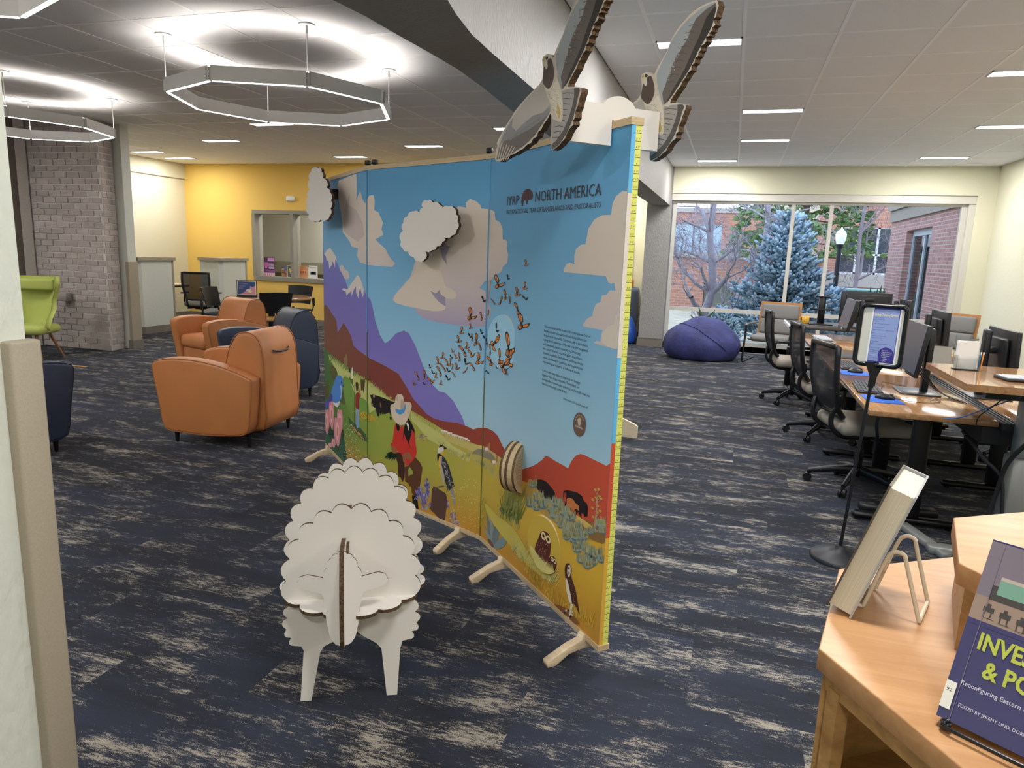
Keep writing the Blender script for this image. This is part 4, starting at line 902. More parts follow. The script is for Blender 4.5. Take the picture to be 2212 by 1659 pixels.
# turning discs
def disc(x, y, r, yaw, col, k=0, off=.0):
    p = PN[k]; u, z = p.at(x, y); c = p.P(u, z, off); R = Matrix.Rotation(yaw, 3, 'Z'); return c, R @ p.d, R @ p.n
def discmesh(c, d, n, r, t, mfront):
    q = MB(); N_ = 40; pts = [(r*math.cos(i/N_*2*PI), r*math.sin(i/N_*2*PI)) for i in range(N_)]
    q.extr(pts, c-n*t/2, d, V((0, 0, 1)), n*t, 0, 1); return q
hc = mat('honeycomb_edge', '5E4830', .7, var=(260, .8, (1, 1, .3)))
butter = [(-.55, .45, .9, .2, 0), (0, -.6, .55, .2, 1), (.35, .05, .8, .3, 0), (.1, .4, .6, .6, 2), (-.1, .95, .75, 1.0, 2), (-.65, .1, .6, .1, 3), (.7, -.55, .6, 0, 3)]
for kind, (x, y, r, yaw) in {'sky': (1089, 739, .125, .12), 'owl': (1179, 1176, .122, .10)}.items():
    kk = 0; c, d, n = disc(x, y, r, yaw, None, kk, .004)
    q = discmesh(c, d, n, r, .018, None); Z = V((0, 0, 1)); MM = [mat('disc_print_'+kind, '9CCDE8' if kind == 'sky' else 'CCB048', .5), mat('birch_plywood')]
    def put(cc, pts, u_, q=q, c=c, d=d, n=n, MM=MM, st=[0]):
        m = mat('ink_'+cc, cc, .55)
        if m not in MM: MM.append(m)
        st[0] += 1; tr = tessellate_polygon([[V((a, b_, 0)) for a, b_ in pts]])
        q.add([c+d*a+V((0, 0, b_))+n*(.0095+st[0]*.00005) for a, b_ in pts], [list(t) for t in tr], MM.index(m))
    if kind == 'sky':
        for (bx, by, s, an, kd) in ((-.05, -.055, .05, .3, 1), (-.06, .01, .09, 1.2, 2), (.06, .015, .11, .1, 0), (-.01, .075, .07, .2, 2), (.075, .07, .08, .6, 2), (.03, .1, .09, 1.2, 0), (-.095, .05, .05, 0, 3)):
            bfly(bx, by, s, an, kd, None, lambda cc, pts, u_, put=put: put(cc, [(a, -b_) for a, b_ in pts], u_))
    else:
        put('D8CE84', sp2([(-.1, -.04), (-.03, -.055), (.04, -.06), (.1, -.05), (.07, -.1), (0, -.118), (-.06, -.1)], 3), 1)
        put('5A2A20', sp2([(-.06, -.04), (-.035, .02), (-.02, .05), (.01, .065), (.045, .055), (.055, .02), (.05, -.03), (.02, -.07), (-.03, -.06)], 4), 1)
        put('5A2A20', sp2([(.03, -.08), (.05, -.035), (.075, -.02), (.1, -.03), (.1, -.06), (.08, -.085)], 4), 1)
        for (ex, ey, er) in ((.0, .04, .014), (.035, .038, .014), (.07, -.035, .008), (.09, -.036, .008)):
            for rr, cc in ((er*1.25, 'E6DCC8'), (er*.85, 'D8B040'), (er*.5, '1A1614')): put(cc, [(ex+rr*math.cos(i/12*2*PI), ey+rr*math.sin(i/12*2*PI)) for i in range(12)], 1)
        for i in range(24):
            a = -.045+random.random()*.08; b_ = -.045+random.random()*.06; put('E6DCC8', [(a, b_), (a+.003, b_), (a+.0015, b_+.004)], 1)
        for i in range(22):
            a = -.075+i*.0075; put('D8CE84', [(a, -.085), (a+.008, -.085), (a-.006, -.05+random.uniform(-.01, .008))], 1)
    loc(lab(q.build('turning_disc', MM), 'round flap printed with %s' % ('butterflies' if kind == 'sky' else 'two burrowing owls')))
c, d, n = disc(1119, 1008, .118, 0, None, 0, .0)
# this disc is turned edge-on: layered honeycomb and plywood
for i, (t, rr, m1) in enumerate(((.012, .118, 'hc'), (.016, .112, 'ply'), (.012, .122, 'hc'), (.022, .12, 'ply'), (.010, .118, 'hc'))): pass
vd = (c-CAM); vd.z = 0; vd.normalize(); nd = V((vd.y, -vd.x, 0))*.90-vd*.45; nd.normalize(); dd = V((-nd.y, nd.x, 0)); tot = .072; a = -tot/2
q = MB()
for (t, rr, mi) in ((.012, .112, 0), (.016, .114, 1), (.012, .117, 0), (.022, .115, 1), (.010, .113, 0)):
    N_ = 40; q.extr([(rr*math.cos(i/N_*2*PI), rr*math.sin(i/N_*2*PI)) for i in range(N_)], c+nd*a, dd, V((0, 0, 1)), nd*t, 1, mi); a += t
loc(lab(q.build('turning_disc', [hc, ply2]), 'round flap turned edge-on, layers of plywood and honeycomb card'))
q = MB()
for i in range(-9, 10):
    o = i*.011
    L_ = math.sqrt(max(0, .1**2-o*o))*.9
    a_ = V((math.cos(.75), math.sin(.75), 0)); b_ = V((-a_.y, a_.x, 0))
    pts = [a_*(-L_)+b_*(o-.0012), a_*L_+b_*(o-.0012), a_*L_+b_*(o+.0012), a_*(-L_)+b_*(o+.0012)]
    q.add([c+nd*(tot/2+.0006)+dd*v.x+V((0, 0, v.y)) for v in pts], [(0, 1, 2, 3)])
loc(q.build('hatching', mat('hatch_brown', '6A5A3C', .7)))
# raised cardboard clouds
cardw = mat('white_card_face', 'E4DFD9', .7); hcedge = mat('honeycomb_card_edge', '54402C', .8, var=(160, .85, (1, 1, 1)))
def raised(k, offs, pts, cr, label):
    p = PN[k]; A = p.A+p.n*offs; out = []
    px = [(cr[0]+x/cr[2], cr[1]+y/cr[2]) for x, y in pts]
    for x, y in px:
        P_ = atpl(x, y, A, p.n); out.append(((P_-A).dot(p.d), P_.z))
    out = sp2(out, 3)
    q = MB(); q.extr(out, A-p.n*.016, p.d, V((0, 0, 1)), p.n*.016, 0, 1); o = loc(lab(q.build('cloud_cutout', [cardw, hcedge]), label))
    cu = sum(a for a, z in out)/len(out); cz = sum(z for a, z in out)/len(out)
    q = MB(); q.extr([(cu-.03, cz-.03), (cu+.03, cz-.03), (cu+.03, cz+.03), (cu-.03, cz+.03)], p.A, p.d, V((0, 0, 1)), p.n*(offs-.016)); loc(q.build('cloud_peg', black))
def lobes(pts, k=1.0):
    """turn a coarse outline into a scalloped one"""
    out = []
    n = len(pts); cx = sum(p[0] for p in pts)/n; cy = sum(p[1] for p in pts)/n
    for i in range(n):
        a, b_ = pts[i], pts[(i+1) % n]; mx, my = (a[0]+b_[0])/2, (a[1]+b_[1])/2
        l = math.dist(a, b_); nx, ny = (b_[1]-a[1])/l, -(b_[0]-a[0])/l
        if (mx-cx)*nx+(my-cy)*ny < 0: nx, ny = -nx, -ny
        out.append(a)
        for t in (.2, .5, .8): h = (1-(2*t-1)**2)*l*.38*k; out.append((a[0]+(b_[0]-a[0])*t+nx*h, a[1]+(b_[1]-a[1])*t+ny*h))
    return out
raised(1, .095, lobes([(740, 345), (735, 312), (765, 302), (800, 310), (845, 330), (862, 345), (900, 338), (930, 345), (945, 385), (955, 430), (950, 485), (920, 520), (880, 535), (860, 560), (825, 590), (795, 612), (755, 620), (745, 675), (712, 682), (680, 655), (645, 622), (610, 600), (600, 560), (612, 490), (615, 440), (640, 400), (680, 368), (715, 375)], .55), CC, 'white cardboard cloud fixed in front of the middle panel')
raised(2, .12, lobes([(48, 95), (60, 92), (80, 100), (92, 95), (100, 120), (108, 160), (130, 175), (133, 220), (155, 250), (160, 300), (158, 350), (150, 400), (125, 425), (95, 420), (60, 432), (35, 430), (20, 390), (10, 330), (15, 280), (25, 230), (25, 170), (35, 120)], .5), CC, 'white cardboard cloud seen edge-on by the left end of the board')
# ================================================================== HAWKS ON THE BOARD
hn = PN[0].n; hd = PN[0].d; Z3 = V((0, 0, 1))
head1 = CAM+ray(1183, 135)*2.31
HB = V((head1.x, head1.y, 0))
feather = {k: mat('hawk_'+k, k, .6) for k in ('B9B3AA', '8C8C8E', '6E6660', '3C3834', '5A4A42', 'E4DAC8', 'C9B26A', 'A7AEB4')}
def hawk_uz(x, y, cr):
    X, Y = cr[0]+x/cr[2], cr[1]+y/cr[2]
    P = atpl(X, Y, HB, hn); return ((P-HB).dot(hd), P.z)
KK = (1000, 0, 4.6075)
outline = [(900, 570), (925, 500), (960, 420), (1000, 330), (1040, 200), (1065, 130), (1110, 40), (1150, -20), (1210, -110), (1290, -190), (1370, -240), (1440, -270), (1455, -215), (1440, -150), (1432, -90), (1410, -60), (1428, 0), (1400, 30), (1395, 70), (1375, 90), (1378, 120), (1345, 135), (1352, 180), (1330, 215), (1305, 235), (1303, 280), (1285, 305), (1280, 345), (1255, 370), (1250, 420), (1225, 450), (1222, 500), (1195, 530), (1170, 590), (1150, 620), (1130, 680), (1100, 730), (1080, 770), (1065, 800), (1050, 830), (1045, 866),
           (1100, 862), (1150, 868), (1180, 880), (1178, 920), (1165, 960), (1150, 1010), (1140, 1060), (1118, 1110), (1118, 1170), (1095, 1200), (1100, 1240), (1070, 1270), (1050, 1300), (1030, 1340), (1015, 1380), (985, 1410), (965, 1440), (940, 1460), (915, 1480), (885, 1495), (873, 1470), (875, 1380), (880, 1260), (880, 1150), (868, 1130), (850, 1170), (830, 1200), (800, 1240), (780, 1290), (750, 1310), (735, 1360), (700, 1380), (680, 1420), (640, 1440), (600, 1480), (560, 1500), (520, 1530), (480, 1540), (430, 1570), (400, 1585), (370, 1610), (330, 1605), (318, 1580), (335, 1520), (325, 1500), (345, 1450), (335, 1430), (355, 1380), (375, 1345), (400, 1300), (440, 1230), (480, 1170), (520, 1100), (580, 1030), (640, 960), (700, 900), (760, 840), (790, 790), (800, 720), (800, 640), (788, 600), (800, 560), (840, 537), (880, 545)]
def hk(pts, k=0, sm=0):
    q = [hawk_uz(x, y, KK) for x, y in pts]; return sp2(q, sm) if sm else q
def make_hawk():
    t = thing('cardboard_hawk', 'left cardboard hawk with spread wings, in front of the mural board', 'cardboard hawk', (HB.x, HB.y, 0), 0, 'cardboard hawks on the board')
    o0 = V((0, 0, 0)); q = MB(); q.extr(hk(outline), o0-hn*.024, hd, Z3, hn*.024, 0, 1); q.build('body_cutout', [mat('hawk_cream_rim', 'D6CCBC', .6), hcedge], t)
    q = MB(); MM = []; ly = [0]
    def pr_(c, pts, sm=0):
        m = feather[c] if c in feather else mat('ink_'+c, c, .6)
        if m not in MM: MM.append(m)
        ly[0] += 1; u = hk(pts, 0, sm); tr = tessellate_polygon([[V((a, b_, 0)) for a, b_ in u]])
        q.add([o0+hd*a+Z3*b_+hn*(.0004+ly[0]*.00001) for a, b_ in u], [list(x) for x in tr], MM.index(m))
    # upper wing bands
    pr_('A7AEB4', [(925, 560), (975, 410), (1020, 300), (1060, 170), (1130, 40), (1200, -60), (1300, -170), (1420, -250), (1440, -220), (1420, -90), (1405, 0), (1380, 60), (1340, 160), (1290, 270), (1245, 400), (1200, 510), (1130, 650), (1060, 790), (1020, 850), (980, 890), (950, 760), (930, 650)])
    pr_('6E6660', [(975, 760), (1010, 640), (1050, 480), (1090, 360), (1140, 260), (1190, 160), (1215, 60), (1260, -60), (1340, -160), (1430, -240), (1435, -200), (1418, -90), (1403, 0), (1380, 60), (1340, 160), (1290, 270), (1245, 400), (1200, 510), (1130, 650), (1060, 790), (1020, 850), (990, 890)])
    pr_('3C3834', [(1010, 855), (1060, 730), (1120, 600), (1170, 480), (1210, 360), (1250, 240), (1290, 130), (1320, 20), (1350, -80), (1420, -200), (1436, -180), (1415, -60), (1400, 10), (1378, 70), (1335, 170), (1285, 285), (1240, 405), (1195, 515), (1125, 655), (1055, 795), (1025, 850)])
    for i in range(9):
        t_ = i/8; x0, y0 = 1020+t_*180, 640-t_*620
        pr_('5A554F', [(x0, y0), (x0+40, y0-18), (x0+75, y0-4), (x0+78, y0+4), (x0+40, y0-9), (x0, y0+8)])
    for i in range(60):
        t_ = random.random(); x0 = 990+t_*215+random.gauss(0, 12); y0 = 690-t_*660; s_ = random.uniform(5, 14)
        pr_(random.choice(('A7AEB4', '8C8C8E', 'B9B3AA')), [(x0-s_*.5, y0), (x0, y0-s_), (x0+s_*.5, y0), (x0, y0+s_)])
    # lower wing
    pr_('B9B3AA', [(800, 850), (845, 950), (870, 1050), (865, 1120), (800, 1220), (720, 1340), (620, 1440), (500, 1520), (400, 1570), (335, 1590), (345, 1540), (360, 1440), (390, 1340), (450, 1240), (530, 1120), (620, 1000), (720, 900), (780, 850)])
    pr_('8C8C8E', [(860, 1060), (862, 1120), (800, 1220), (720, 1340), (620, 1440), (500, 1520), (400, 1570), (335, 1590), (360, 1470), (410, 1330), (500, 1170), (490, 1260), (530, 1300), (620, 1220), (700, 1150), (800, 1120)])
    pr_('6E6660', [(850, 1140), (800, 1220), (720, 1340), (620, 1440), (500, 1520), (400, 1570), (335, 1590), (360, 1500), (420, 1400), (480, 1390), (560, 1340), (660, 1290), (760, 1220)])
    for i in range(8):
        t_ = i/7; x0, y0 = 780-t_*300, 1180+t_*200
        pr_('7E7C7C', [(x0-40, y0+10), (x0, y0-12), (x0+40, y0-4), (x0+40, y0+4), (x0, y0-3), (x0-38, y0+20)])
    for i in range(6):
        x0 = 345+i*18; pr_('D6CCBC', [(x0, 1600), (x0+40+i*8, 1420+i*8), (x0+46+i*8, 1426+i*8), (x0+8, 1600)])
    # tail
    pr_('A7A29C', [(990, 905), (1060, 885), (1150, 875), (1165, 900), (1150, 960), (1125, 1060), (1085, 1200), (1030, 1320), (950, 1440), (890, 1485), (880, 1460), (885, 1350), (888, 1180), (930, 1200), (980, 1190)])
    pr_('5A554F', [(1110, 880), (1155, 875), (1168, 900), (1150, 960), (1130, 1060), (1090, 1200), (1035, 1325), (955, 1445), (888, 1488), (884, 1440), (930, 1400), (1000, 1300), (1050, 1190), (1090, 1060), (1110, 960)])
    for i in range(9):
        t_ = i/8; y0 = 930+t_*440
        pr_('4E4A46', [(1000-t_*110, y0), (1040-t_*100, y0-10), (1105-t_*140, y0-4), (1105-t_*140, y0+3), (1040-t_*100, y0-3), (1000-t_*110, y0+7)])
    # body
    pr_('D6CCBC', [(795, 620), (805, 575), (840, 545), (885, 555), (905, 600), (912, 680), (940, 760), (975, 860), (992, 960), (1000, 1100), (990, 1200), (960, 1215), (925, 1190), (895, 1110), (860, 1010), (820, 890), (798, 800), (802, 700)], 2)
    pr_('E4DAC8', [(820, 870), (900, 850), (945, 780), (980, 900), (990, 1080), (985, 1180), (955, 1190), (920, 1120), (870, 1000)])
    pr_('5A4A42', [(845, 600), (880, 580), (900, 640), (912, 720), (905, 790), (880, 860), (850, 885), (815, 850), (795, 810), (805, 720), (812, 660), (835, 690), (848, 660)], 2)
    pr_('E4DAC8', [(815, 615), (838, 610), (845, 660), (832, 690), (818, 660)], 2)
    pr_('C9B26A', [(798, 590), (815, 570), (822, 590), (808, 610), (800, 605)]); pr_('3C3834', [(828, 568), (845, 562), (852, 580), (840, 598), (828, 590)], 2)
    for i in range(70):
        y0 = random.uniform(880, 1150); x0 = 850+(y0-880)*.32+random.uniform(-28, 70); pr_('8A7A62', [(x0, y0), (x0+14, y0+8), (x0+12, y0+11)])
    pr_('C9B26A', [(940, 1060), (950, 1030), (965, 1070), (978, 1130), (972, 1175), (958, 1180), (945, 1130), (925, 1100), (945, 1110)])
    q.build('feather_print', MM, t)
    return t
h1 = make_hawk()
h2 = dup(h1, (HB.x-hn.x*.405, HB.y-hn.y*.405, 0), 0, 'right cardboard hawk with spread wings, behind the end of the mural board', 'cardboard hawks on the board')
# white slotted bar carrying them
bx = PN[0].w-.118; q = MB(); O = PN[0].P(bx, 0)
def zz(x, y, s_): return None
prof = [(.186, 1.90), (.186, 2.03), (.045, 2.03), (.03, 2.047), (.005, 2.058), (-.02, 2.062), (-.045, 2.058), (-.07, 2.047), (-.085, 2.03), (-.188, 2.03), (-.188, 1.90), (-.047, 1.90), (-.047, 1.982), (.007, 1.982), (.007, 1.90)]
q.extr(prof, O-hd*.012, hn, Z3, hd*.024, 0, 1); tag(q.build('carrier_bar', [cardw, cardw]), 'white slotted cardboard bar across the top of the mural board holding both hawks', 'cardboard bar')

# ================================================================== CARDBOARD SHEEP
sd = V((.891, .454, 0)); sn_ = V((.454, -.891, 0)); SO = V((-1.265, 1.855, 0))
sheep = thing('cardboard_sheep', 'white cardboard sheep built of slotted scalloped plates, standing before the mural board', 'cardboard sheep', tuple(SO))
TK = .012
def plate(pts, off, name='plate', lb=None):
    q = MB(); q.extr(pts, sn_*off-sn_*TK, sd, Z3, sn_*TK, 0, 1); o = q.build(name, [cardw, hcedge], sheep)
    if lb: o['label'] = lb
    return o
def scal(cx, cz, rx, rz, n, a0, a1, amp=.012, k=8):
    out = []
    for i in range(n*k+1):
        t = i/(n*k); a = a0+(a1-a0)*t; s_ = abs(math.sin(PI*n*t)); s_ = s_**.85
        out.append((cx+(rx-amp+amp*1.7*s_)*math.cos(a), cz+(rz-amp+amp*1.7*s_)*math.sin(a)))
    return out
cx = .156
# front plate with legs
top = scal(cx, .437, .222, .262, 12, -.28, PI+.28)
def sc2(pts, n, amp):
    out = []
    for i in range(len(pts)-1):
        (x0, z0), (x1, z1) = pts[i], pts[i+1]; L_ = math.dist(pts[i], pts[i+1]); nx, nz = -(z1-z0)/L_*-1, -(x1-x0)/L_
        for j in range(n*4):
            t = j/(n*4); s_ = abs(math.sin(PI*n*t))**.7*amp; out.append((x0+(x1-x0)*t+nx*s_, z0+(z1-z0)*t+nz*s_))
    return out
hx = .134

lside = sc2([(-.050, .352), (-.058, .27), (-.028, .208)], 2, .016)+[(-.012, .205), (-.004, .19), (-.018, .0), (.018, .0), (.050, .18), (.062, .20)]
mid_ = [(p_.x, p_.y) for p_ in spline([(.085, .212, 0), (.125, .235, 0), (.156, .262, 0), (.187, .235, 0), (.222, .212, 0)], 4)]
rside = [(.238, .20), (.254, .18), (.272, .0), (.308, .0), (.318, .18), (.326, .205)]+sc2([(.342, .208), (.372, .27), (.362, .352)], 2, .016)
lower = lside+mid_+rside
plate(top+lower, 0)
cxm = .157
plate(scal(cxm, .50, .232, .278, 15, -.45, PI+.45, .012)+[(cxm-.18, .36), (cxm+.18, .36)], -.15)
plate(scal(cxm+.006, .50, .205, .262, 14, -.45, PI+.45, .012)+[(cxm-.15, .36), (cxm+.15, .36)], -.31)
low2 = [(a, z) for a, z in lower]
plate([(x*1+0, z) for x, z in scal(cx, .40, .20, .12, 8, -.2, PI+.2)]+low2, -.40)
# horizontal scalloped plate
q = MB(); pts = []
for i in range(0, 16*8):
    t = i/(16*8); a = 2*PI*t; s_ = abs(math.sin(PI*16*t))**.62
    pts.append((cx+(.232+.022*s_)*math.cos(a)*1.0, -.155+(.262+.022*s_)*math.sin(a)))
q.extr(pts, Z3*.362, sd, sn_, Z3*TK, 0, 1); q.build('plate', [cardw, hcedge], sheep)
# lengthwise plate : visible edge between body and head
q = MB(); prof = [(.05, .56), (.03, .578), (0, .575), (-.05, .62), (-.2, .66), (-.42, .60), (-.44, .40), (-.2, .32), (.0, .33), (.05, .40)]
q.extr(prof, sd*.138, sn_, Z3, sd*TK, 0, 1); q.build('plate', [cardw, hcedge], sheep)
# head : crossing face plates
fo = .135
face = []
rgt = sc2([(.0, .280), (.030, .286), (.047, .33), (.054, .40), (.062, .45)], 1, .004)
rgt2 = sc2([(.062, .505), (.05, .54), (.035, .575), (.015, .59), (0, .597)], 1, .005)
ear = [(.070, .452), (.10, .455), (.138, .462), (.150, .478), (.140, .500), (.115, .510), (.080, .507)]
half = rgt+ear+rgt2+[(0, .597)]
full = [(hx+x, z) for x, z in half]+[(hx-x, z) for x, z in half[::-1][1:-1]]
q = MB()
fl = [(x, z) for x, z in half]
# each half of the face folds slightly backwards
for sg in (1, -1):
    aU = (sd*sg*.95-sn_*.31).normalized()
    pf = [(x, z) for x, z in half]
    O = sn_*fo+sd*hx
    q.extr(pf, O-sn_*TK*.5, aU, Z3, sn_*TK*.5, 0, 1)
q.build('face_plate', [cardw, hcedge], sheep)
q = MB(); prof = [(fo+.004, .60), (fo+.015, .55), (fo+.03, .5), (fo+.035, .4), (fo+.03, .31), (fo+.012, .278), (fo-.04, .285), (fo-.06, .36), (0.02, .40), (-.02, .56), (.03, .60), (.08, .605)]
q.extr(prof, sd*(hx-.007), sn_, Z3, sd*.014, 0, 1); q.build('profile_plate', [cardw, hcedge], sheep)

# ================================================================== CLUB ARMCHAIRS
def leather(nm, c): return mat(nm, c, .42, var=(5, .06), bump=(240, .12))
orange = leather('orange_leather', 'C07C4A'); navy = leather('navy_leather', '303A50')
def armchair(label, lm, x, y, rz, lh=True):
    """faces +x in its own frame"""
    t = thing('club_armchair', label, 'armchair', (x, y, 0), rz, 'club armchairs'); t.scale = (1.04, 1.04, 1.04)
    pip = mat(lm.name+'_piping', 'A5673A' if lm is orange else '222B3C', .5)
    prof = [(-.33, .12), (-.36, .25), (-.375, .40), (-.38, .50), (-.365, .53), (-.25, .575), (-.1, .615), (.08, .640), (.24, .642), (.35, .625), (.395, .60), (.40, .56), (.385, .45), (.355, .28), (.325, .12), (.2, .095), (0, .085), (-.2, .095)]
    pr2 = sp2(prof, 2)
    for s in (-1, 1):
        q = MB(); q.extr(pr2, (0, s*.385-(.0 if s > 0 else -.0), 0), (1, 0, 0), (0, 0, 1), (0, -s*.13, 0), 0, None, .022)
        a = q.build('armrest', lm, t)
        q = MB(); q.tube([(px, s*.378, pz) for px, pz in [(p_[0]*.985, .36+(p_[1]-.36)*.985) for p_ in pr2]], .004, 5, 0, True); q.build('piping', pip, a)
    bprof = [(-.40, .13), (-.415, .35), (-.41, .60), (-.395, .74), (-.35, .82), (-.27, .845), (-.20, .82), (-.15, .74), (-.11, .60), (-.08, .44), (-.07, .30), (-.1, .13)]
    q = MB(); q.extr(sp2(bprof, 2), (0, -.262, 0), (1, 0, 0), (0, 0, 1), (0, .524, 0), 0, None, .028); bk_ = q.build('backrest', lm, t)
    for s in (-1, 1):
        q = MB(); q.tube([(px*.985-.002, s*.258, pz) for px, pz in sp2(bprof, 2)], .004, 5, 0, True); q.build('piping', pip, bk_)
    q = MB(); q.tube(spline([(-.41, -.12, .700), (-.43, -.08, .692), (-.436, 0, .688), (-.43, .08, .692), (-.41, .12, .700)], 4), .007, 8); q.build('pull_handle', mat('dark_handle', '2A2426', .3), t)
    q = MB(); q.rbox((-.14, -.256, .13), (.34, .256, .40), .05, 4); q.rbox((-.12, -.25, .30), (.375, .25, .455), .06, 4); q.build('seat_cushion', lm, t)
    for sx, sy in ((-.3, -.3), (-.3, .3), (.28, -.3), (.28, .3)):
        q = MB(); q.lathe([(.011, 0), (.012, .008), (.02, .10)], (sx, sy, 0), 10); q.build('leg', black, t)
    return t
armchair('near orange leather club armchair seen from behind, dark pull handle on its back', orange, -3.76, 4.60, PI+.14)
armchair('far orange leather club armchair facing the viewer, behind the near one', orange, -5.74, 6.88, -PI/2-.32)
armchair('navy leather club armchair between the two orange ones and the mural board', navy, -4.50, 6.08, PI+.92)
armchair('navy leather club armchair cut off by the taupe corner guard at the left', navy, -4.92, 3.45, PI/2-.15)

# green wing chair
lime = mat('lime_wool', 'AEB860', .9, bump=(400, .2)); oak = mat('oak_leg', '9A6E48', .5)
t = thing('wing_chair', 'lime green wool wing chair on wooden legs before the brick column', 'wing chair', (-8.38, 6.62, 0), .40)
def shell():
    rows = [(.36, .25, .16, -.05), (.40, .30, .28, 0), (.52, .30, .24, .03), (.62, .27, .12, .06), (.74, .25, .09, .09), (.86, .30, .13, .12), (.95, .32, .17, .15), (1.01, .30, .15, .17), (1.03, .27, .10, .175)]
    vs = []; n = 13
    for z, w, wr, yb in rows:
        for j in range(n):
            a = -1+2*j/(n-1); x = a*w; y = yb+.10-wr*1.15*(abs(a)**2.6); vs.append((x, y, z))
    vs2 = [(x*.86, y-.045, z+(0 if i < n*(len(rows)-1) else .0)) for i, (x, y, z) in enumerate(vs)]
    fs = []; m = len(rows)
    for i in range(m-1):
        for j in range(n-1):
            k = i*n+j; fs.append((k, k+n, k+n+1, k+1)); fs.append((k+m*n, k+1+m*n, k+n+1+m*n, k+n+m*n))
    def rim(idx):
        for a, c in zip(idx[:-1], idx[1:]): fs.append((a, c, c+m*n, a+m*n))
    rim([i*n for i in range(m)]); rim([i*n+n-1 for i in range(m)][::-1]); rim([(m-1)*n+j for j in range(n)]); rim([j for j in range(n)][::-1])
    return vs+vs2, fs
vs, fs = shell(); q = MB(); q.add(vs, fs, 0, True); o = q.build('backrest', lime, t)
sb = o.modifiers.new('soft', 'SUBSURF'); sb.levels = 1; sb.render_levels = 1
q = MB(); q.rbox((-.27, -.36, .33), (.27, .12, .44), .05, 4); q.build('seat', lime, t)
q = MB(); q.rbox((-.25, .02, .86), (.25, .10, 1.0), .03, 3); q.build('head_cushion', lime, t)
for sx, sy in ((-1, -1), (1, -1), (-1, 1), (1, 1)):
    q = MB(); q.tube([(sx*.14, sy*.14-.1, .34), (sx*.25, sy*.25-.1, .0)], [.02, .012], 8); q.build('leg', oak, t)
# small orange mark on carpet
q = MB(); q.box((-.22, -.02, 0.0005), (.22, .02, .002)); tag(q.build('tape_strip', mat('amber_tape', 'C8964A', .8), None, (-7.55, 6.40, 0)), 'short amber strip lying on the carpet behind the left navy armchair', 'tape')

# ================================================================== OFFICE AREA AT THE BACK LEFT
fabricg = mat('warm_grey_seat_fabric', '9A9186', .9, bump=(300, .15))
meshm, N_, L_, b_ = node_mat('black_mesh_fabric', .8); b_.inputs['Base Color'].default_value = hexc('24242A')
tr_ = N_.new('ShaderNodeBsdfTransparent'); mxs = N_.new('ShaderNodeMixShader'); mxs.inputs[0].default_value = .88
L_.new(tr_.outputs[0], mxs.inputs[1]); L_.new(b_.outputs[0], mxs.inputs[2]); L_.new(mxs.outputs[0], N_['Material Output'].inputs[0])
def office_chair(label, x, y, rz, group, sl=True):
    """mesh-backed task chair facing +x"""
    t = thing('office_chair', label, 'office chair', (x, y, 0), rz, group)
    ph = .3
    for k in range(5):
        a = ph+k*2*PI/5; c, s = math.cos(a), math.sin(a)
        q = MB(); q.tube([(c*.03, s*.03, .125), (c*.17, s*.17, .108), (c*.31, s*.31, .075)], [.034, .027, .018], 8, 0, flat=.8); q.cyl((c*.31, s*.31, .075), (c*.31, s*.31, .05), .01, 8); q.build('base_spoke', black, t)
        q = MB(); d = V((-s, c, 0))
        for e in (-1, 1): q.lathe([(.028, -.009), (.031, 0), (.028, .009)], V((c*.315, s*.315, .031))+d*e*.014, 14, ax=d)
        q.cyl(V((c*.315, s*.315, .031))-d*.01, V((c*.315, s*.315, .031))+d*.01, .012, 8); q.build('caster', black, t)
    q = MB(); q.cyl((0, 0, .08), (0, 0, .28), .028, 14); q.cyl((0, 0, .26), (0, 0, .38), .018, 12); q.build('gas_column', blackm, t)
    q = MB(); q.rbox((-.13, -.10, .36), (.12, .10, .41), .02, 2); q.rbox((-.22, -.18, .40), (.2, .18, .42), .008, 1); q.cyl((.05, -.1, .385), (.05, -.24, .375), .007, 8); q.cyl((-.1, .1, .385), (-.1, .22, .375), .014, 8); q.build('mechanism', black, t)
    q = MB(); q.rbox((-.235, -.245, .415), (.26, .245, .505), .04, 4); q.build('seat', fabricg, t)
    # back frame
    def bp(u, v):   # u across -1..1, v 0..1 up
        w = .175+.05*math.sin(PI*min(v*1.1, 1)*.62); x_ = -.245-.02*math.sin(PI*v)+(.03 if v < .1 else 0)-.07*v+.045*(1-u*u)*0-.03*(1-u*u)*math.sin(PI*v); return V((x_, u*w, .53+.47*v))
    ring = [bp(-1, v/8) for v in range(9)]+[bp(u/4, 1) for u in range(-3, 4)]+[bp(1, 1-v/8) for v in range(9)]+[bp(-u/4, 0) for u in range(-3, 4)]
    q = MB(); q.tube(ring, .019, 6, 0, True); q.rbox(bp(0, 1)+V((-.03, -.19, -.015)), bp(0, 1)+V((.01, .19, .02)), .01, 2); bk_ = q.build('backrest', black, t)
    q = MB(); nu, nv = 8, 8; q.add([bp(-1+2*i/nu, j/nv) for j in range(nv+1) for i in range(nu+1)], [(j*(nu+1)+i, j*(nu+1)+i+1, (j+1)*(nu+1)+i+1, (j+1)*(nu+1)+i) for j in range(nv) for i in range(nu)], 0, True); q.build('mesh_panel', meshm, bk_)
    for s in (-1, 1):
        q = MB(); q.tube(spline([(-.06, s*.15, .40), (-.20, s*.16, .40), (-.275, s*.165, .46), (-.285, s*.17, .55), (-.26, s*.20, .62), (-.27, s*.205, .68)], 4), .017, 8); q.build('back_support', black, t)
        q = MB(); q.tube(spline([(-.02, s*.2, .40), (-.02, s*.275, .42), (-.04, s*.285, .52), (-.03, s*.28, .63)], 4), .016, 8, flat=.7); q.rbox((-.15, s*.28-.04, .63), (.11, s*.28+.04, .655), .012, 2); q.build('armrest', black, t)
    return t
